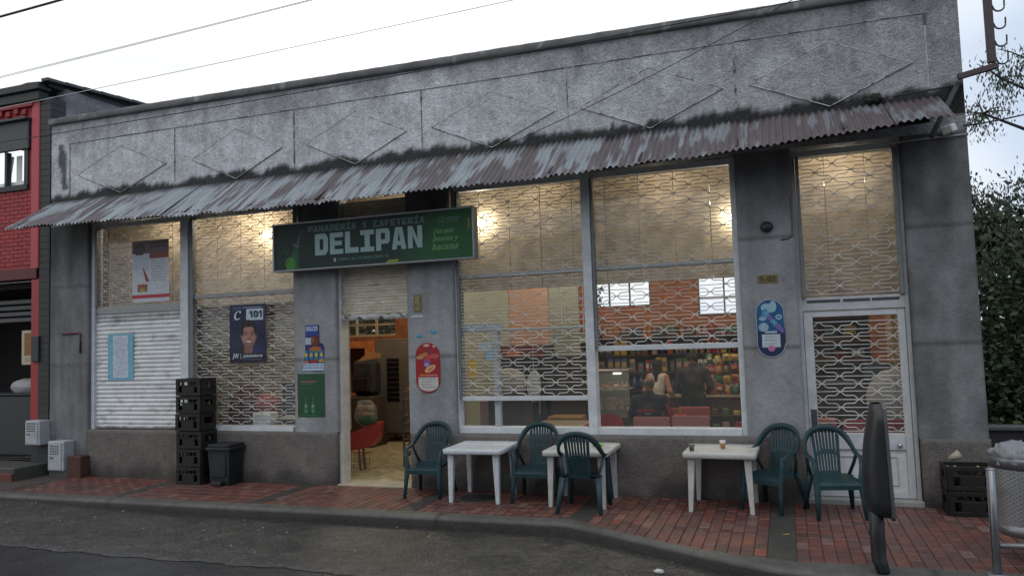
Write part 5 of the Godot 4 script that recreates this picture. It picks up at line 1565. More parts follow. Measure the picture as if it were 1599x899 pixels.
func people() -> void:
	var cloth := mat("person_skin", Color(1, 1, 1), 0.8, {"vc": true})
	var sk := Color(0.32, 0.16, 0.095)
	# man in the black jacket, standing at the counter with his back to us
	var jk := Color(0.022, 0.023, 0.026)
	var tr := Color(0.03, 0.032, 0.04)
	var sh := Color(0.02, 0.018, 0.016)
	var body := [
		[Vector3(0, 0.98, 0), Vector3(0, 1.18, 0.01), 0.145, 0.15, jk], [Vector3(-0.05, 1.2, 0.01), Vector3(-0.10, 1.36, 0.0), 0.145, 0.12, jk], [Vector3(0.05, 1.2, 0.01), Vector3(0.10, 1.36, 0.0), 0.145, 0.12, jk],
		[Vector3(-0.11, 0.92, 0), Vector3(0.11, 0.92, 0), 0.115, 0.115, jk], [Vector3(-0.19, 1.41, 0.0), Vector3(0.19, 1.41, 0.0), 0.068, 0.068, jk], [Vector3(0, 1.42, 0.0), Vector3(0, 1.52, -0.015), 0.068, 0.06, jk], [Vector3(0, 1.50, -0.012), Vector3(0, 1.56, -0.025), 0.055, 0.055, sk],
		[Vector3(-0.22, 1.40, 0.0), Vector3(-0.30, 1.14, 0.03), 0.068, 0.055, jk], [Vector3(-0.30, 1.14, 0.03), Vector3(-0.22, 1.00, -0.20), 0.055, 0.04, jk],
		[Vector3(0.22, 1.40, 0.0), Vector3(0.31, 1.14, 0.03), 0.068, 0.055, jk], [Vector3(0.31, 1.14, 0.03), Vector3(0.23, 1.00, -0.20), 0.055, 0.04, jk],
		[Vector3(-0.10, 0.86, 0), Vector3(-0.11, 0.49, -0.01), 0.098, 0.066, tr], [Vector3(-0.11, 0.49, -0.01), Vector3(-0.12, 0.10, 0.03), 0.066, 0.048, tr],
		[Vector3(0.10, 0.86, 0), Vector3(0.11, 0.49, -0.01), 0.098, 0.066, tr], [Vector3(0.11, 0.49, -0.01), Vector3(0.12, 0.10, 0.03), 0.066, 0.048, tr],
		[Vector3(-0.12, 0.05, 0.05), Vector3(-0.13, 0.04, -0.13), 0.045, 0.036, sh], [Vector3(0.12, 0.05, 0.05), Vector3(0.13, 0.04, -0.13), 0.045, 0.036, sh]]
	var hands := [hand_bones(Vector3(-0.22, 1.0, -0.22), Vector3(0.25, -0.1, -1), Vector3(0.2, -1, 0), sk), hand_bones(Vector3(0.23, 1.0, -0.22), Vector3(-0.25, -0.1, -1), Vector3(-0.2, -1, 0), sk)]
	var at := Vector3(-1.62, 0.012, -4.25)
	var p := tag(put("person", person_mesh(body, head_bones(Vector3(0, 1.64, -0.035), Vector3(0.1, -0.1, -1), 0.088, sk), hands), cloth), "person in a black jacket standing at the counter, seen from behind", "person")
	p.position = at
	p.scale = Vector3(1.0, 0.975, 1.0)
	var g := Geo.new(true)
	g.col = Color(0.014, 0.012, 0.011)
	lumpy(g, Vector3(0, 1.675, -0.02), Vector3(0.102, 0.092, 0.105), 3, 0.05)
	put("hair", g.done(), cloth, p)
	# woman with bare arms in a white top beside him
	var wt := Color(0.60, 0.56, 0.52)
	var pk := Color(0.30, 0.06, 0.08)
	var sk2 := Color(0.40, 0.20, 0.12)
	body = [
		[Vector3(0, 0.95, 0), Vector3(0, 1.08, 0.0), 0.115, 0.10, wt], [Vector3(-0.045, 1.1, 0.0), Vector3(-0.08, 1.26, -0.01), 0.098, 0.088, wt], [Vector3(0.045, 1.1, 0.0), Vector3(0.08, 1.26, -0.01), 0.098, 0.088, wt],
		[Vector3(-0.10, 0.86, 0), Vector3(0.10, 0.86, 0), 0.115, 0.115, pk], [Vector3(-0.12, 1.31, 0.0), Vector3(0.12, 1.31, 0.0), 0.052, 0.052, wt], [Vector3(0, 1.33, -0.005), Vector3(0, 1.43, -0.02), 0.047, 0.045, sk2],
		[Vector3(-0.17, 1.30, 0.0), Vector3(-0.235, 1.06, 0.03), 0.050, 0.040, sk2], [Vector3(-0.235, 1.06, 0.03), Vector3(-0.16, 0.97, -0.19), 0.040, 0.028, sk2],
		[Vector3(0.17, 1.30, 0.0), Vector3(0.245, 1.05, 0.03), 0.050, 0.040, sk2], [Vector3(0.245, 1.05, 0.03), Vector3(0.18, 0.97, -0.19), 0.040, 0.028, sk2],
		[Vector3(-0.09, 0.80, 0), Vector3(-0.10, 0.45, -0.01), 0.092, 0.060, pk], [Vector3(-0.10, 0.45, -0.01), Vector3(-0.10, 0.09, 0.03), 0.060, 0.042, pk],
		[Vector3(0.09, 0.80, 0), Vector3(0.10, 0.45, -0.01), 0.092, 0.060, pk], [Vector3(0.10, 0.45, -0.01), Vector3(0.10, 0.09, 0.03), 0.060, 0.042, pk],
		[Vector3(-0.10, 0.045, 0.04), Vector3(-0.11, 0.035, -0.12), 0.040, 0.032, wt], [Vector3(0.10, 0.045, 0.04), Vector3(0.11, 0.035, -0.12), 0.040, 0.032, wt]]
	hands = [hand_bones(Vector3(-0.16, 0.97, -0.21), Vector3(0.2, -0.05, -1), Vector3(0.2, -1, 0), sk2), hand_bones(Vector3(0.18, 0.97, -0.21), Vector3(-0.2, -0.05, -1), Vector3(-0.2, -1, 0), sk2)]
	p = tag(put("person", person_mesh(body, head_bones(Vector3(0, 1.50, -0.03), Vector3(0.5, 0, -1), 0.083, sk2), hands), cloth), "person with long dark hair and white sleeveless top standing at the counter", "person")
	p.position = Vector3(-2.22, 0.012, -4.0)
	p.rotation.y = -0.25
	g = Geo.new(true)
	g.col = Color(0.016, 0.012, 0.010)
	lumpy(g, Vector3(-0.005, 1.53, -0.012), Vector3(0.098, 0.095, 0.105), 5, 0.05)
	g.grid(14, 10, func(u, w):
		var a := lerpf(-1.7, 1.7, u)
		var y := lerpf(1.58, 1.20, w)
		var r = 0.100 - 0.02 * w + 0.012 * big.get_noise_2d(u * 12.0, w * 2.0)
		return Vector3(sin(a) * r, y - 0.05 * (1.0 - cos(a)) * w, cos(a) * r * (0.85 + 0.25 * w) - 0.01))
	put("hair", g.done(), cloth, p)
	# man in navy sitting on the bench
	var nv := Color(0.012, 0.016, 0.032)
	var rd := Color(0.42, 0.03, 0.03)
	var jn := Color(0.03, 0.04, 0.07)
	var gy := Color(0.10, 0.085, 0.075)
	body = [
		[Vector3(0, 0.56, 0.02), Vector3(0, 0.78, 0.03), 0.145, 0.15, nv], [Vector3(-0.06, 0.80, 0.03), Vector3(-0.11, 0.95, 0.0), 0.145, 0.115, nv], [Vector3(0.06, 0.80, 0.03), Vector3(0.11, 0.95, 0.0), 0.145, 0.115, nv],
		[Vector3(-0.20, 0.99, 0.0), Vector3(0.20, 0.99, 0.0), 0.068, 0.068, nv], [Vector3(0, 1.0, 0.0), Vector3(0, 1.08, -0.02), 0.070, 0.066, nv], [Vector3(0, 1.06, -0.02), Vector3(0, 1.14, -0.04), 0.060, 0.058, sk],
		[Vector3(-0.24, 0.98, 0.0), Vector3(-0.31, 0.74, -0.06), 0.068, 0.056, nv], [Vector3(-0.31, 0.74, -0.06), Vector3(-0.20, 0.76, -0.30), 0.054, 0.040, nv],
		[Vector3(0.24, 0.98, 0.0), Vector3(0.31, 0.74, -0.06), 0.068, 0.056, nv], [Vector3(0.31, 0.74, -0.06), Vector3(0.20, 0.76, -0.30), 0.054, 0.040, nv],
		[Vector3(0.285, 0.90, 0.045), Vector3(0.335, 0.72, -0.01), 0.018, 0.018, rd],
		[Vector3(-0.10, 0.53, 0.0), Vector3(-0.13, 0.52, -0.40), 0.092, 0.070, jn], [Vector3(-0.13, 0.50, -0.40), Vector3(-0.13, 0.10, -0.36), 0.064, 0.048, jn],
		[Vector3(0.10, 0.53, 0.0), Vector3(0.13, 0.52, -0.40), 0.092, 0.070, jn], [Vector3(0.13, 0.50, -0.40), Vector3(0.13, 0.10, -0.36), 0.064, 0.048, jn],
		[Vector3(-0.13, 0.05, -0.34), Vector3(-0.14, 0.04, -0.50), 0.044, 0.035, sh], [Vector3(0.13, 0.05, -0.34), Vector3(0.14, 0.04, -0.50), 0.044, 0.035, sh]]
	hands = [hand_bones(Vector3(-0.20, 0.765, -0.32), Vector3(0.4, 0.0, -1), Vector3(0.1, -1, 0), sk), hand_bones(Vector3(0.20, 0.765, -0.32), Vector3(-0.4, 0.0, -1), Vector3(-0.1, -1, 0), sk)]
	p = tag(put("person", person_mesh(body, head_bones(Vector3(0, 1.215, -0.05), Vector3(0.15, -0.15, -1), 0.088, sk), hands), cloth), "person in a navy jacket with red lettering, sitting with back to the window", "person")
	p.position = Vector3(-2.15, 0.012, -2.62)
	p.scale = Vector3(1.0, 1.02, 1.0)
	g = Geo.new(true)
	g.col = gy
	lumpy(g, Vector3(0, 1.245, -0.035), Vector3(0.097, 0.084, 0.10), 8, 0.04)
	put("hair", g.done(), cloth, p)
	g = Geo.new(true)
	var stroke := []
	for k in 30:
		stroke.append(Vector3(-0.16 + k * 0.0092, 0.83 + 0.022 * sin(k * 1.25) * (1.2 - k * 0.02), 0.188))
	g.tube(stroke, 0.007, 6)
	put("lettering", g.done(), mat("jacket_red", Color(0.5, 0.03, 0.03), 0.7), p)
	g = Geo.new(true)
	g.tube([Vector3(-0.05, 0.785, 0.186), Vector3(0.0, 0.778, 0.188), Vector3(0.06, 0.79, 0.186)], 0.006, 6)
	put("lettering", g.done(), mat("jacket_white", Color(0.5, 0.5, 0.5), 0.7), p)

# ---------------------------------------------------------------- the red house to the left
func neighbour() -> void:
	var t := thing("red_house", "red brick house with black trim at the left edge, beside the bakery", "house")
	var redb := mat("red_brick", Color(1, 1, 1), 0.6, {"vc": true, "tex": grain_tex("concretegrain", 0.78, 1.0, [[128, 0.35], [40, 0.35], [14, 0.35], [5, 0.4]]), "scale": 3.0})
	var black := mat("black_paint", Color(0.028, 0.030, 0.034), 0.6, {"tex": grain_tex("paintwear", 0.82, 1.0, [[64, 0.15], [22, 0.25], [9, 0.4], [4, 0.4]]), "scale": 0.9})
	var wall := mat("red_mortar", Color(0.27, 0.026, 0.032), 0.7)
	# brick skin, course by course round the window
	var g := Geo.new()
	var y := 3.68
	var row := 0
	while y < 6.28:
		var x := -18.0 + (0.11 if row % 2 == 1 else 0.0)
		while x < -12.62:
			var x1 := minf(x + 0.215, -12.60)
			if not (x1 > -13.95 and x < -12.70 and y > 5.02 and y < 6.34):
				var k := 1.0 + 0.2 * big.get_noise_2d(x * 5.0, y * 9.0)
				g.col = Color(0.36 * k, 0.030 * k, 0.038 * k)
				g.box(Vector3(x, y, -0.02), Vector3(x1 - 0.010, y + 0.062, 0.008 + rng.randf_range(-0.002, 0.002)), 0.004)
			x += 0.215
		y += 0.072
		row += 1
	stuff(put("brickwork", g.done(), redb, t))
	put("wall", boxes([[-18.0, -13.95, 3.62, 6.62, -0.3, -0.004], [-12.70, -12.58, 3.62, 6.62, -0.3, -0.004], [-13.95, -12.70, 3.62, 5.05, -0.3, -0.004], [-13.95, -12.70, 6.33, 6.62, -0.3, -0.004]], 0.0), wall, t)
	# band of small corbels under the eaves
	for i in 26:
		put("corbel", box_mesh(Vector3(-0.05, 0, 0), Vector3(0.05, 0.10, 0.05), 0.008), wall, t).position = Vector3(-18.0 + 0.20 * i + 0.2, 6.42 + (0.03 if i % 2 == 0 else 0.0), 0.0)
	put("string_course", box_mesh(Vector3(-18.0, 6.55, 0.0), Vector3(-12.58, 6.63, 0.06), 0.01), mat("red_trim", Color(0.30, 0.03, 0.045), 0.6), t)
	put("corner_strip", box_mesh(Vector3(-12.62, 3.6, -0.02), Vector3(-12.43, 6.63, 0.03), 0.01), mat("red_strip", Color(0.40, 0.06, 0.075), 0.6), t)
	put("pilaster_core", box_mesh(Vector3(-12.42, 0.2, -0.3), Vector3(-12.18, 6.63, 0.006)), black, t)
	g = Geo.new()
	for i in 54:
		g.box(Vector3(-12.425, 0.25 + i * 0.119, -0.3), Vector3(-12.175, 0.25 + i * 0.119 + 0.115, 0.012), 0.004)
	put("corner_pilaster", g.done(), black, t)
	put("fascia", boxes([[-18.0, -12.36, 6.63, 6.80, -0.1, 0.10], [-18.0, -12.30, 6.80, 6.93, -0.1, 0.16]], 0.012), black, t)
	# roof and its tiled verge running back beside the parapet
	g = Geo.new(true)
	g.grid(30, 24, func(u, w):
		var x := lerpf(-18.0, -12.22, u)
		return Vector3(x, 6.93 + 0.55 * w + 0.02 * sin(u * 150.0), lerpf(0.14, -7.0, w)))
	put("roof", g.done(), mat("roof_tile", Color(0.10, 0.10, 0.105), 0.8, {"tex": grain_tex("concretegrain", 0.78, 1.0, [[128, 0.35], [40, 0.35], [14, 0.35], [5, 0.4]]), "scale": 1.0}), t)
	g = Geo.new()
	for i in 18:
		var z := 0.12 - i * 0.38
		var yy := 6.93 + 0.55 * (0.14 - z) / 7.14
		g.bar(Vector3(-12.20, yy + 0.03, z), Vector3(-12.20, yy + 0.05, z - 0.40), 0.16, 0.05, 0.16, 0.05)
	put("verge", g.done(), mat("roof_tile", Color.WHITE), t)
	var sm := mat("side_render", Color(1, 1, 1), 0.9, {"vc": true, "tex": grain_tex("plastergrain", 0.66, 1.0, [[128, 0.55], [64, 0.4], [24, 0.3], [7, 0.25]]), "scale": 1.6})
	g = Geo.new(true)
	weathered(g, Vector3(-12.40, 0.1, -7.0), Vector3(-12.18, 6.90, -0.3), 0.12, func(p):
		var k := 0.26 * (1.0 + 0.8 * big.get_noise_2d(p.z * 2.0, p.y * 4.0 - p.z))
		return Color(k, k, k * 1.02), "rf")
	put("side_wall", g.done(), sm, t)
	put("gable_fill", box_mesh(Vector3(-12.40, 6.88, -7.0), Vector3(-12.24, 7.0, 0.0)), black, t)
	# upper window with a flat black hood, white curtains inside
	put("window_hood", boxes([[-14.1, -12.66, 5.78, 6.34, 0.0, 0.06], [-14.1, -12.64, 6.30, 6.35, 0.0, 0.14]], 0.01), mat("hood_black", Color(0.035, 0.042, 0.048), 0.5, {"tex": grain_tex("paintwear", 0.82, 1.0, [[64, 0.15], [22, 0.25], [9, 0.4], [4, 0.4]]), "scale": 0.9}), t)
	var w := put("window", boxes([[-12.80, -12.70, 5.10, 5.78, -0.1, 0.03], [-13.95, -12.70, 5.04, 5.14, -0.1, 0.05], [-13.30, -13.24, 5.14, 5.78, -0.08, 0.02], [-13.95, -13.88, 5.14, 5.78, -0.1, 0.02]], 0.006), black, t)
	put("pane", box_mesh(Vector3(-13.88, 5.14, -0.05), Vector3(-12.80, 5.78, -0.045)), mats["window_glass"], w)
	g = Geo.new(true)
	for c in [[-13.22, -13.08], [-12.97, -12.84], [-13.55, -13.40]]:
		g.grid(12, 6, func(u, v): return Vector3(lerpf(c[0], c[1], u) + (0.12 * v if c[0] < -13.3 else 0.0), lerpf(5.14, 5.74, v), -0.16 + 0.015 * sin(u * 25.0)))
	put("curtain", g.done(), mat("curtain_white", Color(0.62, 0.64, 0.62), 0.9), w)
	put("inner_sill", box_mesh(Vector3(-13.88, 5.12, -0.4), Vector3(-12.80, 5.25, -0.12)), mat("curtain_white", Color.WHITE), w)
	put("room_back", boxes([[-14.2, -12.45, 5.0, 6.4, -1.3, -1.2], [-14.2, -12.45, 6.4, 6.5, -1.3, -0.05], [-14.2, -12.45, 4.9, 5.0, -1.3, -0.05]], 0.0), mat("room_dim", Color(0.10, 0.08, 0.07), 0.9), t)
	# ground floor: open dark shop front with red post
	put("beam", boxes([[-18.0, -12.47, 3.42, 3.62, -0.3, 0.03]], 0.01), mat("beam_maroon", Color(0.09, 0.012, 0.016), 0.6), t)
	put("post", box_mesh(Vector3(-12.62, 0.9, -0.12), Vector3(-12.43, 3.42, 0.004), 0.008), mat("post_red", Color(0.36, 0.025, 0.03), 0.5, {"tex": grain_tex("paintwear", 0.82, 1.0, [[64, 0.15], [22, 0.25], [9, 0.4], [4, 0.4]]), "scale": 1.5}), t)
	put("post_base", box_mesh(Vector3(-12.60, 0.2, -0.13), Vector3(-12.38, 0.9, 0.0), 0.008), black, t)
	put("post_box", box_mesh(Vector3(-12.56, 1.95, -0.005), Vector3(-12.38, 2.4, 0.05), 0.01), mat("box_black", Color(0.02, 0.02, 0.022), 0.5), t)
	put("room", boxes([[-18.0, -12.42, 0.15, 3.5, -2.9, -2.8], [-18.0, -12.42, 3.3, 3.42, -2.8, -0.3], [-18.2, -18.0, 0.1, 6.6, -2.9, 0.0], [-18.0, -12.42, 0.1, 0.2, -2.8, 0.0]], 0.0), mat("room_dark", Color(0.035, 0.033, 0.032), 0.9), t)
	g = Geo.new()
	for i in 4:
		g.box(Vector3(-16.5, 3.02 - i * 0.11, -0.42 - 0.02 * i), Vector3(-12.6, 3.10 - i * 0.11, -0.36 - 0.02 * i), 0.01)
	put("rolled_blind", g.done(), mat("blind_grey", Color(0.10, 0.10, 0.11), 0.6, {"tex": grain_tex("paintwear2", 0.82, 1.0, [[64, 0.15], [22, 0.25], [9, 0.4], [4, 0.4]]), "scale": 3.0}), t)
	put("step", boxes([[-18.0, -12.2, -0.1, 0.20, -0.6, 0.62]], 0.015), mat("granite_step", Color(0.085, 0.085, 0.078), 0.7, {"tex": grain_tex("terrazzo", 0.62, 1.0, [[128, 0.6], [85, 0.4], [12, 0.25]]), "scale": 1.5}), t)
	put("step_face", boxes([[-18.0, -12.2, -0.1, 0.12, 0.62, 0.66]], 0.006), mat("step_tile", Color(0.16, 0.045, 0.03), 0.6, {"tex": grain_tex("pavergrain", 0.70, 1.0, [[128, 0.4], [64, 0.4], [20, 0.35], [6, 0.3]]), "scale": 2.3}), t)
	# black counter with white sacks, and the brown poster
	t = thing("black_counter", "black counter in the open front of the red house", "counter", Vector3(-13.9, 0.2, -0.9))
	put("front", box_mesh(Vector3(-2.0, 0.0, -0.3), Vector3(0.88, 1.12, 0.3), 0.02), mat("counter_black", Color(0.022, 0.024, 0.028), 0.5), t)
	put("top_edge", box_mesh(Vector3(-2.02, 1.12, -0.32), Vector3(0.9, 1.16, 0.33), 0.01), mat("counter_black", Color.WHITE), t)
	var sackm := mat("sack_white", Color(0.62, 0.63, 0.66), 0.6, {"tex": grey_tex("bagfold", 0.03, 0.66, 1.0, 5), "scale": 4.0, "bump": 1.5})
	tag(put("white_sack", lump_mesh(Vector3(-13.75, 1.46, -0.85), Vector3(0.36, 0.16, 0.2), 71, 0.2), sackm), "larger crumpled white sack on the black counter of the red house", "sack")
	tag(put("white_sack", lump_mesh(Vector3(-13.17, 1.43, -0.85), Vector3(0.2, 0.11, 0.18), 74, 0.2), sackm), "smaller crumpled white sack on the black counter, nearest the red post", "sack")
	var im := canvas(96, 160, Color(0.66, 0.62, 0.54))
	rect(im, 12, 12, 84, 118, Color(0.50, 0.32, 0.17))
	for i in 12:
		ell(im, rng.randf_range(22, 74), rng.randf_range(24, 108), rng.randf_range(5, 14), rng.randf_range(4, 10), Color(0.62, 0.42, 0.22, 0.8).darkened(rng.randf() * 0.4), rng.randf() * 3.0)
	for i in 3:
		scribble(im, 18, 78, 126 + i * 8, 4, Color(0.35, 0.30, 0.26))
	tag(put("brown_poster", sheet_mesh(-13.12, 1.90, -12.64, 2.52, -0.22, 0.004), print_mat("brown_print", im)), "brown poster with white margin hanging in the front of the red house", "poster")

# ---------------------------------------------------------------- things on the wall and the pavement
func sign_board() -> void:
	var x0 := -7.29; var x1 := -3.97; var y0 := 3.20; var y1 := 3.93
	var t := thing("shop_sign", "wide dark green illuminated shop sign with pale block letters hung under the awning", "sign", Vector3(0, 0, 0))
	var t2 := func(u: float, w: float) -> Vector2: return Vector2(lerpf(x0, x1, u), lerpf(y0, y1, w))
	put("frame", boxes([[x0, x1, y0, y0 + 0.025, 0.12, 0.27], [x0, x1, y1 - 0.025, y1, 0.12, 0.27], [x0, x0 + 0.03, y0 + 0.025, y1 - 0.025, 0.12, 0.27], [x1 - 0.03, x1, y0 + 0.025, y1 - 0.025, 0.12, 0.27], [x0 + 0.03, x1 - 0.03, y0 + 0.025, y1 - 0.025, 0.12, 0.14]], 0.004), mat("sign_frame", Color(0.22, 0.24, 0.26), 0.4, {"metal": 0.5}), t)
	put("hanger", boxes([[-6.9, -6.86, y1, 4.6, 0.16, 0.2], [-4.4, -4.36, y1, 4.6, 0.16, 0.2], [-6.9, -6.86, 3.5, 3.54, 0.0, 0.12], [-4.9, -4.86, 3.5, 3.54, 0.0, 0.12]], 0.0), mat("leg_steel", Color.WHITE), t)
	# printed face: dark green, brighter towards the right, a bottle at the left
	var im := canvas(720, 160, Color(0.08, 0.2, 0.2))
	for y in 160:
		for x in 720:
			var u := x / 720.0
			var w := y / 160.0
			var c := Color(0.02, 0.14, 0.13).lerp(Color(0.04, 0.29, 0.13), sstep(0.62, 0.86, u + 0.15 * (w - 0.5)))
			c = c.lerp(Color(0.055, 0.15, 0.13), sstep(0.14, 0.0, u))
			if u > 0.70 + 0.22 * (1.0 - w) - 0.13:
				c = c.lightened(0.02)
			im.set_pixel(x, y, c)
	for i in 70:
		ell(im, rng.randf_range(2, 95), rng.randf_range(70, 160), rng.randf_range(1, 4), rng.randf_range(1, 4), Color(0.25, 0.45, 0.38, rng.randf_range(0.2, 0.7)))
	for i in 30:   # bottle and its neck, leaning
		var a := i / 29.0
		ell(im, lerpf(70, 108, a ** 1.2), lerpf(158, 22, a), lerpf(26, 7, minf(1.0, a * 1.7)), 9, Color(0.10, 0.34, 0.20, 0.55) if a < 0.5 else Color(0.12, 0.24, 0.21, 0.55))
	ell(im, 62, 140, 20, 26, Color(0.25, 0.55, 0.18, 0.7))
	ell(im, 84, 76, 15, 5, Color(0.45, 0.55, 0.48, 0.55), 0.4)
	ell(im, 94, 58, 4, 16, Color(0.40, 0.5, 0.46, 0.4), 0.3)
	for y in range(150, 159):
		rect(im, 428 - (y - 150) * 1.0, y, 468 - (y - 150) * 0.6, y + 1, Color(0.48, 0.56, 0.18))
	rect(im, 704, 30, 712, 66, Color(0.42, 0.40, 0.24))
	var g := Geo.new()
	g.quad_uv(Vector3(x0 + 0.03, y0 + 0.025, 0.252), Vector3(x1 - 0.03, y0 + 0.025, 0.252), Vector3(x1 - 0.03, y1 - 0.025, 0.252), Vector3(x0 + 0.03, y1 - 0.025, 0.252))
	put("face", g.done(), print_mat("sign_print", im, 0.65), t)
	var pale := mat("letter_pale", Color(0.24, 0.35, 0.35), 0.6)
	var mid := mat("letter_mid", Color(0.07, 0.135, 0.135), 0.6)
	var a: Vector2 = t2.call(0.222, 0.285)
	var b: Vector2 = t2.call(0.765, 0.72)
	put("lettering", block_words("DELIPAN", a.x, b.x, a.y, b.y, 0.253, 0.006), pale, t)
	a = t2.call(0.19, 0.765); b = t2.call(0.775, 0.895)
	put("lettering", block_words("PANADERÍA Y CAFETERÍA", a.x, b.x, a.y, b.y, 0.253, 0.004), mid, t)
	a = t2.call(0.345, 0.145); b = t2.call(0.60, 0.20)
	put("small_print", words("CARRERA 5 No. 5-02 BARRIO CENTRO  TEL", a.x, b.x, a.y, b.y, 0.253, 0.003, "Droid Sans"), mat("letter_green", Color(0.12, 0.24, 0.18), 0.5), t)
	put("small_print", boxes([[t2.call(0.322, 0).x, t2.call(0.334, 0).x, t2.call(0, 0.135).y, t2.call(0, 0.205).y, 0.252, 0.256]], 0.002), pale, t)
	a = t2.call(0.835, 0.74); b = t2.call(0.935, 0.86)
	put("logo", words("Cerveza", a.x, b.x, a.y, b.y, 0.253, 0.003, "Droid Serif", 0.3, 0.5), mat("letter_dim", Color(0.07, 0.13, 0.12), 0.5), t)
	var lime := mat("letter_lime", Color(0.10, 0.27, 0.09), 0.5)
	var ln := 0
	for l in ["Que más", "bonita y", "bacana"]:
		a = t2.call(0.812 - 0.003 * ln, 0.50 - 0.145 * ln); b = t2.call(0.905 + (0.022 if ln > 0 else 0.0), 0.63 - 0.145 * ln)
		put("slogan", words(l, a.x, b.x, a.y, b.y, 0.253, 0.003, "Droid Serif", 0.5, 0.35), lime, t)
		ln += 1

func wall_things() -> void:
	sign_board()
	# tall information poster on the left grille
	var im := canvas(120, 200, Color(0.72, 0.74, 0.78))
	rect(im, 0, 0, 120, 42, Color(0.34, 0.27, 0.30))
	rect(im, 56, 6, 114, 14, Color(0.25, 0.19, 0.22)); rect(im, 56, 18, 114, 24, Color(0.25, 0.19, 0.22))
	ell(im, 24, 30, 18, 20, Color(0.24, 0.17, 0.20))
	rect(im, 4, 46, 52, 96, Color(0.66, 0.70, 0.76))
	rect(im, 56, 42, 120, 60, Color(0.48, 0.20, 0.19))
	for i in 8:
		scribble(im, 62, 110, 66 + i * 9, 3, Color(0.40, 0.44, 0.48))
	for i in 14:
		ell(im, 36 + i * 1.0, 92 + i * 3.0, 2.0 + i * 0.35, 3, Color(0.55, 0.16, 0.22))
	rect(im, 18, 142, 50, 166, Color(0.50, 0.36, 0.24)); rect(im, 18, 142, 50, 148, Color(0.58, 0.18, 0.18))
	ell(im, 34, 160, 9, 6, Color(0.68, 0.55, 0.30))
	rect(im, 0, 176, 120, 187, Color(0.64, 0.14, 0.17))
	tag(put("information_poster", sheet_mesh(-10.36, 2.89, -9.58, 3.93, -0.055, 0.006), print_mat("info_print", im)), "large whitish poster with red bottom band on the grille over the roller shutter", "poster")
	# blue bordered notice on the roller shutter
	im = canvas(80, 112, Color(0.42, 0.64, 0.74))
	rect(im, 16, 4, 62, 106, Color(0.70, 0.75, 0.80))
	for i in 16:
		scribble(im, 21 if i % 4 else 28, 57 if i % 4 else 50, 10 + i * 5.8, 2, Color(0.50, 0.55, 0.62))
	tag(put("blue_bordered_notice", sheet_mesh(-10.93, 1.60, -10.37, 2.38, -0.088, 0.003), print_mat("notice_print", im)), "white notice with pale blue border taped to the white roller shutter", "notice")
	# blue portrait banner
	im = canvas(150, 205, Color(0.06, 0.09, 0.24))
	for y in 205:
		for x in 150:
			var n := big.get_noise_2d(x * 0.08, y * 0.12)
			im.set_pixel(x, y, Color(0.06 + 0.02 * n, 0.09 + 0.05 * n, 0.24 + 0.10 * n))
	rect(im, 68, 16, 140, 56, Color(0.70, 0.75, 0.80))
	rect(im, 12, 18, 50, 20, Color(0.25, 0.30, 0.45)); rect(im, 12, 54, 50, 56, Color(0.25, 0.30, 0.45))
	ell(im, 78, 196, 66, 52, Color(0.04, 0.06, 0.14)); ell(im, 108, 190, 36, 44, Color(0.07, 0.13, 0.33))
	ell(im, 77, 156, 18, 26, Color(0.47, 0.32, 0.29))
	ell(im, 77, 80, 30, 26, Color(0.07, 0.055, 0.07)); ell(im, 77, 112, 29, 38, Color(0.62, 0.45, 0.42))
	ell(im, 51, 96, 5, 18, Color(0.08, 0.06, 0.07)); ell(im, 103, 96, 5, 18, Color(0.08, 0.06, 0.07))
	ell(im, 48, 114, 4, 9, Color(0.52, 0.36, 0.33)); ell(im, 106, 114, 4, 9, Color(0.52, 0.36, 0.33))
	ell(im, 77, 68, 27, 12, Color(0.07, 0.055, 0.07))
	ell(im, 92, 118, 14, 30, Color(0.54, 0.38, 0.36, 0.45))
	ell(im, 77, 140, 22, 12, Color(0.40, 0.28, 0.27, 0.55)); ell(im, 77, 124, 13, 3, Color(0.34, 0.23, 0.22, 0.6))
	ell(im, 65, 105, 6, 2.6, Color(0.24, 0.15, 0.15)); ell(im, 90, 105, 6, 2.6, Color(0.24, 0.15, 0.15))
	ell(im, 64, 98, 9, 2.0, Color(0.16, 0.10, 0.10)); ell(im, 91, 98, 9, 2.0, Color(0.16, 0.10, 0.10))
	ell(im, 77, 117, 5, 4, Color(0.54, 0.37, 0.34)); ell(im, 78, 108, 2.5, 9, Color(0.68, 0.50, 0.46, 0.7))
	ell(im, 77, 131, 11, 3.6, Color(0.80, 0.76, 0.75)); ell(im, 77, 137, 8, 2.0, Color(0.50, 0.33, 0.32))
	rect(im, 0, 172, 150, 205, Color(0.05, 0.06, 0.15))
	rect(im, 16, 10, 46, 12, Color(0.45, 0.50, 0.62)); rect(im, 52, 9, 132, 12, Color(0.50, 0.55, 0.66))
	rect(im, 58, 192, 132, 194, Color(0.35, 0.38, 0.5))
	var o := put("portrait_banner", sheet_mesh(-8.36, 1.84, -7.67, 2.76, -0.06, 0.010), print_mat("portrait_print", im))
	tag(o, "dark blue banner with a smiling portrait and number, hung on the left grille", "banner")
	var wl := mat("banner_white", Color(0.52, 0.56, 0.62), 0.6)
	put("lettering", words("101", -7.98, -7.74, 2.55, 2.66, -0.047, 0.004, "Droid Sans", 0.8), mat("banner_navy", Color(0.03, 0.05, 0.10), 0.6), o)
	put("lettering", words("C", -8.26, -8.14, 2.52, 2.66, -0.047, 0.004, "Droid Serif", 0.9, 0.25), wl, o)
	put("lettering", words("JR", -8.30, -8.18, 1.90, 1.985, -0.047, 0.004, "Droid Serif", 0.9, 0.3), wl, o)
	put("lettering", words("JulioRoberto", -8.10, -7.73, 1.915, 1.97, -0.047, 0.004, "Droid Sans", 0.8, 0.2), wl, o)
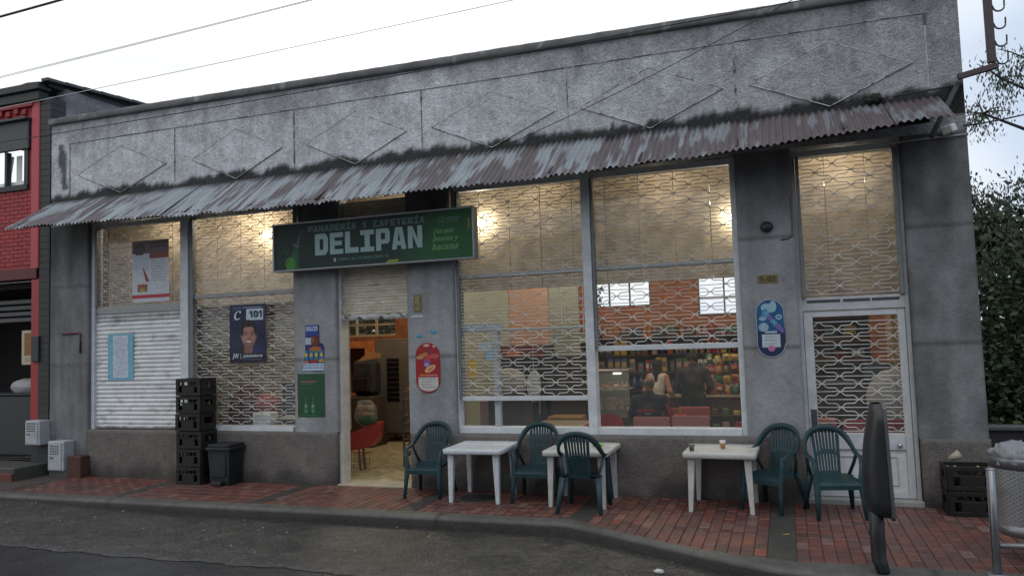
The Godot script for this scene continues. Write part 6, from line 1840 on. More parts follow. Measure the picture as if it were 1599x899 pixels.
	put("lettering", boxes([[-8.145, -8.138, 1.90, 1.985, -0.047, -0.043]], 0.0), wl, o)
	# sweets poster with a torn outline
	im = canvas(90, 190, Color(0.05, 0.12, 0.36))
	rect(im, 20, 0, 60, 36, Color(0.10, 0.30, 0.60)); rect(im, 12, 52, 42, 80, Color(0.60, 0.68, 0.74)); rect(im, 0, 30, 90, 48, Color(0.07, 0.20, 0.50))
	ell(im, 52, 66, 16, 26, Color(0.36, 0.13, 0.08)); ell(im, 44, 62, 6, 12, Color(0.55, 0.26, 0.14))
	ell(im, 52, 100, 26, 12, Color(0.62, 0.36, 0.12))
	for i in 4:
		rect(im, 8 + i * 20, 104, 24 + i * 20, 142, [Color(0.10, 0.42, 0.50), Color(0.15, 0.36, 0.62), Color(0.12, 0.46, 0.40), Color(0.20, 0.40, 0.60)][i])
		ell(im, 16 + i * 20, 122, 6, 9, Color(0.75, 0.62, 0.20))
	ell(im, 14, 150, 14, 7, Color(0.65, 0.40, 0.25)); ell(im, 46, 148, 14, 8, Color(0.60, 0.12, 0.10)); ell(im, 76, 146, 13, 7, Color(0.70, 0.52, 0.20))
	rect(im, 0, 156, 90, 186, Color(0.66, 0.72, 0.80))
	for i in 2:
		scribble(im, 4, 84, 162 + i * 10, 4, Color(0.20, 0.24, 0.40))
	var g := Geo.new()
	var poly := PackedVector2Array([Vector2(-6.96, 1.69), Vector2(-6.585, 1.68), Vector2(-6.57, 2.04), Vector2(-6.60, 2.10), Vector2(-6.655, 2.12), Vector2(-6.66, 2.385), Vector2(-6.90, 2.39), Vector2(-6.91, 2.0), Vector2(-6.94, 1.85)])
	var idx := Geometry2D.triangulate_polygon(poly)
	for k in range(0, idx.size(), 3):
		for j in [0, 1, 2]:
			var p := poly[idx[k + j]]
			g.v(Vector3(p.x, p.y, 0.006), Color.WHITE, Vector2((p.x + 6.97) / 0.41, 1.0 - (p.y - 1.68) / 0.71))
	for k in poly.size():
		var a := poly[k]; var b := poly[(k + 1) % poly.size()]
		g.quad(Vector3(a.x, a.y, 0.001), Vector3(b.x, b.y, 0.001), Vector3(b.x, b.y, 0.006), Vector3(a.x, a.y, 0.006))
	o = tag(put("sweets_poster", g.done(), print_mat("sweets_print", im)), "blue cut-out poster of sweets on the pillar, above the green poster", "poster")
	put("lettering", words("DULCES", -6.885, -6.68, 2.30, 2.365, 0.007, 0.003, "Droid Sans", 0.9), mat("banner_white", Color.WHITE), o)
	# green poster with two bottles
	im = canvas(100, 150, Color(0.07, 0.27, 0.16))
	for s in [30, 56]:
		for i in 12:
			ell(im, s, 84 + i * 4.6, lerpf(3, 8, sstep(2, 7, i)), 4, Color(0.22, 0.44, 0.32, 0.6))
		ell(im, s, 112, 6, 6, Color(0.45, 0.60, 0.50, 0.8))
		ell(im, s, 130, 5, 4, Color(0.40, 0.56, 0.46, 0.8))
	rect(im, 12, 24, 68, 30, Color(0.52, 0.30, 0.27)); scribble(im, 12, 58, 33, 3, Color(0.36, 0.52, 0.42)); scribble(im, 14, 46, 12, 3, Color(0.24, 0.42, 0.32)); scribble(im, 12, 46, 48, 3, Color(0.24, 0.42, 0.32)); scribble(im, 12, 74, 142, 3, Color(0.30, 0.46, 0.38))
	tag(put("green_poster", plate_mesh(-7.055, 1.0, -6.575, 1.65, 0.001, 0.006, 0.006), print_mat("green_print", im)), "green poster with two pale bottles on the pillar left of the doorway", "poster")
	# red rounded ice cream board
	im = canvas(100, 200, Color(0.56, 0.08, 0.11))
	ell(im, 46, 10, 14, 6, Color(0.72, 0.62, 0.60)); ell(im, 78, 14, 8, 6, Color(0.70, 0.55, 0.50))
	ell(im, 30, 50, 24, 9, Color(0.62, 0.42, 0.28), -0.4); ell(im, 18, 58, 16, 8, Color(0.66, 0.50, 0.34)); ell(im, 78, 54, 22, 10, Color(0.66, 0.30, 0.26)); ell(im, 64, 34, 10, 8, Color(0.45, 0.18, 0.32))
	ell(im, 48, 74, 14, 24, Color(0.44, 0.30, 0.52), 0.25); ell(im, 50, 60, 12, 12, Color(0.70, 0.22, 0.22)); ell(im, 46, 88, 12, 8, Color(0.50, 0.55, 0.75))
	ell(im, 60, 104, 26, 12, Color(0.76, 0.60, 0.42), -0.5); ell(im, 62, 104, 14, 5, Color(0.62, 0.44, 0.28), -0.5)
	rect(im, 14, 126, 50, 133, Color(0.70, 0.40, 0.16)); rect(im, 50, 126, 90, 133, Color(0.70, 0.40, 0.42))
	rect(im, 10, 138, 92, 176, Color(0.70, 0.70, 0.69)); ell(im, 51, 172, 40, 22, Color(0.70, 0.70, 0.69))
	for i in 4:
		scribble(im, 18 + (i % 2) * 8, 80 - (i % 3) * 8, 143 + i * 11, 3, Color(0.34, 0.33, 0.36))
	tag(put("red_ice_cream_board", plate_mesh(-5.04, 1.35, -4.66, 2.06, 0.001, 0.012, 0.18), print_mat("red_board_print", im)), "red pill-shaped ice cream board on the pillar right of the doorway", "board")
	# blue rounded ice cream board with a pale rim
	im = canvas(100, 200, Color(0.06, 0.30, 0.48))
	rect(im, 0, 110, 100, 200, Color(0.05, 0.14, 0.28))
	ell(im, 44, 30, 26, 16, Color(0.52, 0.66, 0.74), 0.2); ell(im, 62, 24, 12, 20, Color(0.56, 0.68, 0.74)); ell(im, 30, 48, 10, 18, Color(0.20, 0.48, 0.60), 0.5)
	ell(im, 80, 62, 12, 10, Color(0.54, 0.64, 0.72)); ell(im, 80, 62, 6, 5, Color(0.25, 0.45, 0.56)); ell(im, 24, 66, 14, 8, Color(0.50, 0.62, 0.70)); ell(im, 26, 96, 18, 16, Color(0.54, 0.64, 0.70))
	for i in 16:
		ell(im, 38 + i * 3.2, 52 + i * 3.6, 15, 8, Color(0.34, 0.56, 0.70) if (i / 4) % 2 == 0 else Color(0.42, 0.36, 0.58), 0.85)
	rect(im, 30, 110, 72, 117, Color(0.60, 0.68, 0.74))
	rect(im, 18, 121, 82, 166, Color(0.68, 0.72, 0.75))
	for i in 3:
		scribble(im, 28, 70, 128 + i * 12, 3, Color(0.40, 0.45, 0.52))
	ell(im, 50, 170, 13, 11, Color(0.70, 0.40, 0.58))
	o = tag(put("blue_ice_cream_board", plate_mesh(-0.335, 1.75, 0.0, 2.46, 0.001, 0.012, 0.165), print_mat("blue_board_print", im)), "blue pill-shaped ice cream board on the pillar under the house number", "board")
	g = Geo.new(true)
	var rim := []
	for k in 49:
		var a := TAU * k / 48.0
		rim.append(Vector3(-0.1675 + cos(a) * 0.163, 2.105 + signf(sin(a)) * 0.19 + sin(a) * 0.163, 0.013))
	g.tube(rim, 0.004, 5)
	put("rim", g.done(), mat("rim_pale", Color(0.40, 0.52, 0.58), 0.5), o)
	# house numbers
	var brass := mat("brass_plate", Color(0.20, 0.15, 0.06), 0.6, {"tex": grain_tex("concretegrain", 0.78, 1.0, [[128, 0.35], [40, 0.35], [14, 0.35], [5, 0.4]]), "scale": 6.0})
	var ink := mat("plate_ink", Color(0.035, 0.03, 0.02), 0.7)
	o = tag(put("number_plate", box_mesh(Vector3(-0.29, 2.665, 0.001), Vector3(-0.05, 2.765, 0.010), 0.004), brass), "brass house number plate reading 5-02 on the pillar by the white door", "house number")
	put("lettering", words("5-02", -0.265, -0.075, 2.685, 2.748, 0.0101, 0.003, "Droid Sans", 0.6), ink, o)
	o = tag(put("number_plate", box_mesh(Vector3(-5.05, 2.51, 0.001), Vector3(-4.93, 2.76, 0.010), 0.004), brass), "upright brass number plate on the pillar right of the doorway", "house number")
	put("lettering", words("5-06", -5.025, -4.955, 2.53, 2.74, 0.0101, 0.003, "Droid Sans", 0.6, 0.0, true), mat("plate_pale", Color(0.32, 0.26, 0.14), 0.6), o)
	# scraps of blue and white paint and tape on that pillar
	tag(put("tape_scrap", box_mesh(Vector3(-5.10, 2.43, 0.001), Vector3(-4.91, 2.465, 0.004)), mat("tape_white", Color(0.40, 0.44, 0.48), 0.6)), "whitish strip of tape just under the upright number plate", "tape")
	tag(put("blue_tape", lump_mesh(Vector3(-4.98, 2.16, 0.003), Vector3(0.045, 0.022, 0.004), 81, 0.4), mat("tape_blue", Color(0.04, 0.30, 0.42), 0.6)), "lower left scrap of blue tape above the red ice cream board", "tape")
	tag(put("blue_tape", lump_mesh(Vector3(-4.75, 2.21, 0.003), Vector3(0.05, 0.022, 0.004), 83, 0.4), mat("tape_blue", Color.WHITE)), "upper right scrap of blue tape above the red ice cream board", "tape")
	tag(put("blue_streak", box_mesh(Vector3(-5.162, 2.13, -0.06), Vector3(-5.158, 2.42, -0.01)), mat("tape_blue", Color.WHITE)), "vertical blue strip at the right edge of the doorway", "tape")
	# round black lamp housing
	var t := thing("wall_bell", "round black bell on the pillar over the number plate, with a bent cable", "bell", Vector3(-0.15, 3.36, 0.0))
	g = Geo.new(true)
	g.ellipsoid(Vector3(0, 0, 0.02), Vector3(0.075, 0.07, 0.06), 16, 10)
	put("dome", g.done(), mat("bell_black", Color(0.02, 0.02, 0.022), 0.5), t)
	g = Geo.new(true)
	g.tube([Vector3(0.30, 0.35, 0.008), Vector3(0.30, -0.05, 0.008), Vector3(0.29, -0.13, 0.008), Vector3(0.24, -0.16, 0.008), Vector3(0.16, -0.17, 0.008)], 0.011, 6)
	put("cable", g.done(), mat("cable_grey", Color(0.10, 0.105, 0.11), 0.7), t)
	# small red pipe on the left pillar
	g = Geo.new(true)
	g.tube([Vector3(-11.86, 2.42, 0.02), Vector3(-11.46, 2.43, 0.02), Vector3(-11.44, 2.41, 0.02), Vector3(-11.44, 2.08, 0.02)], 0.016, 7)
	tag(put("red_pipe", g.done(), mat("pipe_red", Color(0.12, 0.03, 0.035), 0.6)), "thin dull red pipe bent at right angle on the leftmost pillar", "pipe")
	# security camera and bracket at the right corner
	t = thing("security_camera", "small white security camera under the awning's right end", "camera", Vector3(1.96, 4.36, 0.0))
	g = Geo.new()
	g.box(Vector3(-0.07, -0.06, 0.05), Vector3(0.06, 0.04, 0.20), 0.015, Transform3D(Basis.from_euler(Vector3(0.25, -0.5, 0.2)), Vector3.ZERO))
	put("body", g.done(), mat("camera_white", Color(0.55, 0.55, 0.53), 0.5), t)
	g = Geo.new(true)
	g.tube([Vector3(0, 0, 0.08), Vector3(0.02, 0.03, 0.0)], 0.018, 6)
	put("arm", g.done(), mat("camera_white", Color.WHITE), t)
	g = Geo.new(true)
	g.tube([Vector3(1.2, 4.25, 0.012), Vector3(1.7, 4.255, 0.012), Vector3(2.09, 4.26, 0.012)], 0.012, 6)
	tag(put("grey_conduit", g.done(), mat("conduit_grey", Color(0.28, 0.29, 0.30), 0.6)), "thin pale conduit along the wall under the security camera", "conduit")
	var iron := mat("dark_iron", Color(0.022, 0.022, 0.024), 0.7)
	t = thing("awning_stay", "dark iron strut and rod that hold up the right end of the awning", "strut", Vector3.ZERO)
	g = Geo.new()
	g.bar(Vector3(2.04, 4.86, 0.03), Vector3(1.66, 4.18, 0.42), 0.05, 0.04, 0.05, 0.04)
	put("strut", g.done(), iron, t)
	g = Geo.new(true)
	g.tube([Vector3(1.98, 4.84, 0.02), Vector3(1.3, 4.66, 0.55)], 0.012, 6)
	put("rod", g.done(), iron, t)
	g = Geo.new(true)
	lumpy(g, Vector3(1.15, 4.80, 0.03), Vector3(0.09, 0.06, 0.05), 91, 0.4)
	tag(put("moss_clump", g.done(), mat("moss_dark", Color(0.018, 0.02, 0.016), 0.95)), "dark clump of moss at the top of the awning near its right end", "moss")
	# steel bracket with hooks at the top right
	var rusty := mat("rusty_steel", Color(0.075, 0.055, 0.06), 0.7, {"tex": grain_tex("concretegrain", 0.78, 1.0, [[128, 0.35], [40, 0.35], [14, 0.35], [5, 0.4]]), "scale": 4.0})
	t = thing("cable_bracket", "rusty steel bracket with a row of hooks at the bakery's top right corner", "bracket", Vector3.ZERO)
	g = Geo.new()
	g.bar(Vector3(2.03, 4.915, 0.10), Vector3(2.42, 4.99, 0.10), 0.07, 0.06, 0.07, 0.06, Vector3(0, 0, 1))
	put("arm", g.done(), rusty, t)
	put("upright", boxes([[2.335, 2.42, 5.03, 7.2, 0.07, 0.13]], 0.006), rusty, t)
	put("arm", boxes([[2.04, 2.335, 6.6, 6.68, 0.07, 0.13]], 0.006), rusty, t)
	for i in 8:
		var hy := 5.04 + i * 0.205
		g = Geo.new(true)
		var path := [Vector3(2.42, hy + 0.035, 0.10)]
		for k in 9:
			var a := lerpf(PI * 1.05, TAU * 1.02, k / 8.0)
			path.append(Vector3(2.485 + cos(a) * 0.055, hy + 0.01 + sin(a) * 0.05, 0.10))
		path.append(Vector3(2.542, hy + 0.085, 0.10))
		g.tube(path, 0.010, 6)
		put("hook", g.done(), iron, t)

func plastic_crate(t: Node3D, m: Material, full: bool, seed_: int) -> void:
	# 0.62 wide here, 0.26 high, open grid sides, bottle tops inside
	var w := 0.238; var d := 0.17; var h := 0.262
	var g := Geo.new()
	for s in [-1.0, 1.0]:
		var z0: float = s * d - 0.012
		var z1: float = s * d + 0.012
		g.box(Vector3(-w, 0, z0), Vector3(w, 0.05, z1), 0.004)
		g.box(Vector3(-w, h - 0.05, z0), Vector3(w, h, z1), 0.004)
		g.box(Vector3(-w, 0.05, z0), Vector3(-w + 0.06, h - 0.05, z1), 0.004)
		g.box(Vector3(w - 0.06, 0.05, z0), Vector3(w, h - 0.05, z1), 0.004)
		g.box(Vector3(-w + 0.12, 0.05, z0), Vector3(w - 0.12, 0.150, z1), 0.004)
		g.box(Vector3(-w + 0.06, 0.150, z0), Vector3(w - 0.06, 0.165, z1), 0.004)
		for k in 3:
			g.box(Vector3(-0.10 + k * 0.092, 0.165, z0), Vector3(-0.084 + k * 0.092, h - 0.05, z1), 0.003)
		var x0: float = s * w - 0.012
		var x1: float = s * w + 0.012
		g.box(Vector3(x0, 0, -d + 0.013), Vector3(x1, 0.11, d - 0.013), 0.004)
		g.box(Vector3(x0, h - 0.06, -d + 0.013), Vector3(x1, h, d - 0.013), 0.004)
		g.box(Vector3(x0, 0.11, -d + 0.013), Vector3(x1, h - 0.06, -d + 0.08), 0.004)
		g.box(Vector3(x0, 0.11, d - 0.08), Vector3(x1, h - 0.06, d - 0.013), 0.004)
	put("shell", g.done(), m, t)
	put("inner_wall", box_mesh(Vector3(-w + 0.013, 0.021, -d + 0.013), Vector3(w - 0.013, h - 0.02, -d + 0.022)), m, t)
	put("bottom", box_mesh(Vector3(-w + 0.013, 0.004, -d + 0.013), Vector3(w - 0.013, 0.02, d - 0.013)), m, t)
	var r := RandomNumberGenerator.new()
	r.seed = seed_
	var caps := [Color(0.42, 0.36, 0.06), Color(0.30, 0.30, 0.28), Color(0.35, 0.28, 0.05), Color(0.5, 0.5, 0.48)]
	if full:
		for i in 6:
			for j in 2:
				if r.randf() < 0.25:
					continue
				var c := Vector3(-0.19 + i * 0.076, 0.02, -0.07 + j * 0.16)
				g = Geo.new(true)
				g.lathe([Vector2(0.001, 0), Vector2(0.032, 0), Vector2(0.032, 0.11), Vector2(0.013, 0.165), Vector2(0.013, 0.195), Vector2(0.001, 0.197)], c, 9)
				var ci := r.randi() % 4
				var b := put("bottle", g.done(), mat("bottle_brown", Color(0.03, 0.02, 0.012), 0.15), t)
				g = Geo.new(true)
				g.lathe([Vector2(0.001, 0.215), Vector2(0.016, 0.213), Vector2(0.017, 0.19)], c, 9)
				put("bottle_cap", g.done(), mat("cap_%d" % ci, caps[ci], 0.4), b)

func plastic_table(at: Vector3, hx: float, hz: float, turn: float, label: String, splay: float, m: Material) -> void:
	var t := thing("plastic_table", label, "table", at, turn, "white plastic tables outside the bakery")
	var y := 0.69
	var g := Geo.new(true)
	# top with a rounded edge and hanging apron
	var ring := func(ox: float, oz: float, r: float) -> Array:
		var out := []
		for q in [[1, 1], [-1, 1], [-1, -1], [1, -1]]:
			for k in 6:
				var a0 := atan2(float(q[1]), float(q[0])) - PI / 4 + PI / 2 * k / 5.0
				out.append(Vector2(q[0] * (hx - r) + cos(a0) * (r + ox), q[1] * (hz - r) + sin(a0) * (r + oz)))
		return out
	var prof := [[-0.05, -0.010], [-0.012, -0.002], [0.0, -0.008], [0.004, -0.016], [0.004, -0.062], [-0.002, -0.066], [-0.02, -0.066], [-0.02, -0.02]]
	var rings := []
	for p in prof:
		var rr: Array = ring.call(p[0], p[0], 0.05)
		var line := []
		for v in rr:
			line.append(Vector3(v.x, y + p[1], v.y))
		rings.append(line)
	for i in rings.size() - 1:
		for k in 24:
			var k2 := (k + 1) % 24
			g.quad(rings[i][k], rings[i][k2], rings[i + 1][k2], rings[i + 1][k])
	for k in range(1, 23):
		g.tri(rings[0][0], rings[0][k + 1], rings[0][k])
	put("tabletop", g.done(), m, t)
	for s in [[-1, -1], [1, -1], [-1, 1], [1, 1]]:
		g = Geo.new()
		var top := Vector3(s[0] * (hx - 0.095), y - 0.03, s[1] * (hz - 0.095))
		var bot := Vector3(s[0] * (hx - 0.095 + splay), 0.0, s[1] * (hz - 0.095 + splay))
		g.bar(bot, top, 0.046, 0.046, 0.082, 0.082)
		put("leg", g.done(), m, t)

func plastic_chair(at: Vector3, turn: float, label: String) -> Node3D:
	# monobloc armchair; the sitter faces +z
	var m := plastic("chair_green", Color(0.023, 0.066, 0.080), 0.45)
	var t := thing("plastic_chair", label, "chair", at, turn, "green plastic chairs outside the bakery")
	t.set_meta("base_name", "plastic_chair")
	var g := Geo.new(true)
	# seat, dished, with rolled front lip
	var seat := func(u: float, w: float, dy: float) -> Vector3:
		var hw := lerpf(0.235, 0.205, w)
		var x := lerpf(-hw, hw, u)
		var z := lerpf(0.24, -0.20, w)
		var y := 0.405 - 0.02 * sin(PI * u) * sin(PI * minf(1.0, w * 1.1)) + 0.012 * (1.0 - w) - 0.05 * pow(maxf(0.0, 1.0 - w * 7.0), 2.0) + 0.02 * w * w
		return Vector3(x, y - dy, z)
	g.grid(12, 14, func(u, w): return seat.call(u, w, 0.0))
	g.grid(12, 14, func(u, w): return seat.call(1.0 - u, w, 0.018))
	g.smooth(false)
	g.grid(1, 14, func(u, w): return seat.call(1.0, w, 0.035 * (1.0 - u)))
	g.grid(1, 14, func(u, w): return seat.call(0.0, w, 0.035 * u))
	g.grid(12, 1, func(u, w): return seat.call(u, 0.0, 0.05 * (1.0 - w)))
	put("seat", g.done(), m, t)
	# frame: arms and arched back as one moulded band
	var pts := [Vector3(-0.250, 0.60, 0.20), Vector3(-0.266, 0.645, 0.12), Vector3(-0.272, 0.655, 0.02), Vector3(-0.268, 0.675, -0.10), Vector3(-0.255, 0.745, -0.20), Vector3(-0.212, 0.835, -0.265), Vector3(-0.13, 0.905, -0.30), Vector3(0.0, 0.930, -0.312)]
	for i in range(6, -1, -1):
		pts.append(Vector3(-pts[i].x, pts[i].y, pts[i].z))
	var curve := Curve3D.new()
	for i in pts.size():
		var tan: Vector3 = (pts[mini(i + 1, pts.size() - 1)] - pts[maxi(i - 1, 0)]) * 0.17
		curve.add_point(pts[i], -tan, tan)
	curve.bake_interval = 0.03
	var path := Array(curve.get_baked_points())
	var rw := []
	var rt := []
	for i in path.size():
		var u := absf(2.0 * i / (path.size() - 1.0) - 1.0)
		rw.append(lerpf(0.020, 0.030, sstep(0.5, 0.8, u)))
		rt.append(lerpf(0.036, 0.014, sstep(0.45, 0.8, u)))
	g = Geo.new(true)
	g.sweep(path, rw, rt, 10, Vector3.UP)
	put("arm_and_back_frame", g.done(), m, t)
	# back: fan of slats between the seat and the arch
	var back := func(a: float, h: float) -> Vector3:
		var hw := lerpf(0.125, 0.150, h)
		var arch := 0.915 - 0.07 * a * a
		var y := lerpf(0.40, arch, h)
		return Vector3(a * hw, y, -0.205 - 0.105 * h - 0.035 * h * (1.0 - absf(a)) + 0.03 * sin(PI * h) * 0.0)
	for k in 8:
		g = Geo.new(true)
		var a0 := -1.0 + k * 0.25 + 0.03
		var a1 := a0 + 0.17
		if k == 0: a0 = -1.04
		if k == 7: a1 = 1.04
		g.grid(2, 10, func(u, w): return back.call(lerpf(a0, a1, u), w))
		g.grid(2, 10, func(u, w): return back.call(lerpf(a1, a0, u), w) + Vector3(0, 0, -0.010))
		g.smooth(false)
		g.grid(1, 10, func(u, w): return back.call(a1, w) + Vector3(0, 0, -0.010 * u))
		g.grid(1, 10, func(u, w): return back.call(a0, w) + Vector3(0, 0, -0.010 * (1.0 - u)))
		put("slat", g.done(), m, t)
	for hh in [[0.0, 0.10], [0.46, 0.54]]:
		g = Geo.new(true)
		g.grid(8, 2, func(u, w): return back.call(lerpf(-1.04, 1.04, u), lerpf(hh[0], hh[1], w)) + Vector3(0, 0, 0.004))
		g.grid(8, 2, func(u, w): return back.call(lerpf(1.04, -1.04, u), lerpf(hh[0], hh[1], w)) + Vector3(0, 0, -0.014))
		put("back_band", g.done(), m, t)
	# legs: front ones run up to the arms, rear ones splay back
	for s in [-1.0, 1.0]:
		g = Geo.new(true)
		g.sweep([Vector3(s * 0.252, 0.0, 0.265), Vector3(s * 0.240, 0.20, 0.235), Vector3(s * 0.230, 0.385, 0.205), Vector3(s * 0.240, 0.50, 0.19), Vector3(s * 0.251, 0.61, 0.185)], [0.022, 0.030, 0.040, 0.026, 0.024], [0.020, 0.027, 0.034, 0.022, 0.022], 8, Vector3.FORWARD)
		put("leg", g.done(), m, t)
		g = Geo.new(true)
		g.sweep([Vector3(s * 0.265, 0.0, -0.315), Vector3(s * 0.242, 0.20, -0.25), Vector3(s * 0.215, 0.40, -0.19)], [0.022, 0.032, 0.044], [0.018, 0.026, 0.032], 8, Vector3.FORWARD)
		put("leg", g.done(), m, t)
		g = Geo.new(true)
		g.sweep([Vector3(s * 0.268, 0.665, -0.06), Vector3(s * 0.25, 0.55, -0.12), Vector3(s * 0.21, 0.42, -0.17)], [0.020], [0.012], 8, Vector3.FORWARD)
		put("side_rib", g.done(), m, t)
	return t

func street_things() -> void:
	wall_things()
	var white := mat("white_plastic", Color(0.62, 0.66, 0.70), 0.5, {"tex": grey_tex("plasticwear", 0.01, 0.85, 1.0, 5), "scale": 1.7})
	var aged := mat("aged_white_plastic", Color(0.56, 0.56, 0.55), 0.55, {"tex": grain_tex("paintwear2", 0.82, 1.0, [[64, 0.15], [22, 0.25], [9, 0.4], [4, 0.4]]), "scale": 1.4})
	plastic_table(Vector3(-3.87, 0, 0.45), 0.40, 0.42, 0.03, "cleanest white plastic table, left of the other tables, by the doorway", 0.015, white)
	plastic_table(Vector3(-2.50, 0, 0.46), 0.41, 0.42, 0.0, "white plastic table with a green plate, behind the chair turned to the window", 0.02, aged)
	plastic_table(Vector3(-0.79, 0, 0.42), 0.41, 0.40, -0.03, "worn white plastic table carrying two cups, between window and pillar", 0.03, aged)
	var c := plastic_chair(Vector3(-4.67, 0, 0.42), 0.06, "green plastic chair between the doorway and the first white table")
	copy(c, Vector3(-3.13, 0, 0.45), 0.04, "green plastic chair between the first and second white tables")
	copy(c, Vector3(-2.39, 0, 0.84), PI, "green plastic chair turned to the window, its back to the street")
	copy(c, Vector3(-0.24, 0, 0.42), -0.50, "green plastic chair right of the table with the two cups, turned towards it")
	copy(c, Vector3(0.43, 0, 0.60), 0.2, "green plastic chair in front of the white door, facing the street")
	# things on the tables
	var t := thing("green_plate", "bright green plate on the second white table", "plate", Vector3(-2.33, 0.688, 0.35))
	var g := Geo.new(true)
	g.lathe([Vector2(0.001, 0.004), Vector2(0.05, 0.004), Vector2(0.075, 0.022), Vector2(0.08, 0.022), Vector2(0.055, 0.0), Vector2(0.001, 0.0)], Vector3.ZERO, 20)
	put("plate", g.done(), mat("lime_plastic", Color(0.16, 0.55, 0.05), 0.4), t)
	t = thing("coffee_cup", "small dark cup on the left end of the worn white table", "cup", Vector3(-1.12, 0.688, 0.62))
	g = Geo.new(true)
	g.lathe([Vector2(0.001, 0.0), Vector2(0.026, 0.0), Vector2(0.036, 0.075), Vector2(0.032, 0.075), Vector2(0.023, 0.006), Vector2(0.001, 0.006)], Vector3.ZERO, 16)
	put("cup", g.done(), mat("cup_dark", Color(0.07, 0.085, 0.06), 0.4), t)
	g = Geo.new(true)
	g.tube([Vector3(-0.04, 0.072, 0.0), Vector3(0.03, 0.078, 0.02)], 0.005, 5)
	put("spoon", g.done(), mat("steel", Color.WHITE), t)
	t = thing("paper_cup", "orange and white paper cup in the middle of the worn white table", "cup", Vector3(-0.78, 0.688, 0.38))
	g = Geo.new(true)
	g.lathe([Vector2(0.001, 0.0), Vector2(0.027, 0.0), Vector2(0.034, 0.06)], Vector3.ZERO, 16)
	put("cup", g.done(), mat("cup_orange", Color(0.45, 0.22, 0.06), 0.5), t)
	g = Geo.new(true)
	g.lathe([Vector2(0.034, 0.06), Vector2(0.038, 0.092), Vector2(0.001, 0.094)], Vector3.ZERO, 16)
	put("lid", g.done(), mat("cup_white", Color(0.6, 0.6, 0.58), 0.5), t)
	# manhole cover
	t = thing("manhole_cover", "dark round manhole cover in the pavement under the first white table", "manhole cover", Vector3(-3.92, 0.0, 0.50))
	g = Geo.new(true)
	g.lathe([Vector2(0.001, 0.006), Vector2(0.24, 0.006), Vector2(0.25, 0.0), Vector2(0.25, -0.01)], Vector3.ZERO, 28)
	put("cover", g.done(), mat("iron_cover", Color(0.03, 0.029, 0.028), 0.6, {"tex": grain_tex("terrazzo", 0.62, 1.0, [[128, 0.6], [85, 0.4], [12, 0.25]]), "scale": 3.0}), t)
	g = Geo.new(true)
	g.lathe([Vector2(0.25, 0.002), Vector2(0.25, 0.008), Vector2(0.285, 0.008), Vector2(0.285, 0.0)], Vector3.ZERO, 28)
	put("rim", g.done(), mat("cover_rim", Color(0.055, 0.045, 0.04), 0.8), t)
	# stack of dark crates
	var cm := plastic("crate_black", Color(0.020, 0.0195, 0.0195), 0.5)
	var names := ["bottom", "second from the bottom", "third from the bottom", "third from the top", "second from the top", "top"]
	for i in 6:
		t = thing("bottle_crate", "dark bottle crate, %s of the tall stack by the left window" % names[i], "crate", Vector3(-8.81 + rng.randf_range(-0.012, 0.012), i * 0.272, 0.20 + rng.randf_range(-0.01, 0.01)), rng.randf_range(-0.03, 0.03), "dark bottle crates")
		plastic_crate(t, cm, true, 100 + i)
	for i in 2:
		t = thing("bottle_crate", "dark bottle crate, %s of the two at the right corner of the bakery" % ["lower", "upper"][i], "crate", Vector3(1.82, i * 0.272, 0.25), 0.02 * i, "dark bottle crates")
		plastic_crate(t, cm, true, 115 + i * 3)
	t = thing("paper_cup", "crumpled beige paper cup lying on the upper right crate", "cup", Vector3(1.70, 0.60, 0.25))
	g = Geo.new(true)
	g.sweep([Vector3(-0.05, -0.01, 0.0), Vector3(0.05, 0.05, 0.02)], [0.035, 0.055], [0.03, 0.05], 12)
	put("cup", g.done(), mat("cup_beige", Color(0.34, 0.30, 0.25), 0.7), t)
	# small pedal bin beside the stack
	t = thing("pedal_bin", "small dark grey lidded bin beside the stack of crates", "bin", Vector3(-8.22, 0, 0.22))
	var bm := plastic("bin_grey", Color(0.026, 0.030, 0.036), 0.5)
	g = Geo.new()
	g.bar(Vector3(0, 0.0, 0), Vector3(0, 0.53, 0), 0.34, 0.30, 0.395, 0.34)
	put("body", g.done(), bm, t)
	var lid := put("lid", boxes([[-0.225, 0.225, 0.53, 0.575, -0.19, 0.20]], 0.015), bm, t)
	put("lid_top", boxes([[-0.20, 0.20, 0.575, 0.62, -0.18, 0.18]], 0.02), bm, lid)
	put("front_panel", boxes([[-0.13, 0.13, 0.14, 0.46, 0.158, 0.178]], 0.006), bm, t)
	put("pedal", boxes([[-0.09, 0.09, 0.01, 0.07, 0.16, 0.24]], 0.01), mat("pedal_black", Color(0.012, 0.012, 0.013), 0.5), t)
	# gas meter boxes at the left corner
	var mb := mat("meter_paint", Color(0.42, 0.45, 0.47), 0.6, {"tex": grain_tex("paintwear2", 0.82, 1.0, [[64, 0.15], [22, 0.25], [9, 0.4], [4, 0.4]]), "scale": 2.5})
	for a in [[-11.75, 0.10, 0.10, 0.36, 0.50, "pale gas meter box on the ground before the leftmost pillar"], [-12.32, 0.52, 0.08, 0.34, 0.42, "pale gas meter box on the red house, higher and left of the other"]]:
		t = thing("meter_box", a[5], "meter box", Vector3(a[0], a[1], a[2]), 0.0, "gas meter boxes")
		var w: float = a[3] / 2
		var h: float = a[4]
		put("case", box_mesh(Vector3(-w, 0, -0.10), Vector3(w, h, 0.12), 0.012), mb, t)
		put("door", box_mesh(Vector3(-w + 0.02, 0.02, 0.12), Vector3(w * 0.75, h - 0.02, 0.132), 0.004), mb, t)
		for i in 4:
			for j in 4:
				put("vent_slot", box_mesh(Vector3(-w * 0.65 + j * 0.052, h * 0.56 + i * 0.042, 0.130), Vector3(-w * 0.65 + j * 0.052 + 0.038, h * 0.56 + i * 0.042 + 0.022, 0.1335)), mat("slot_dark", Color.WHITE), t)
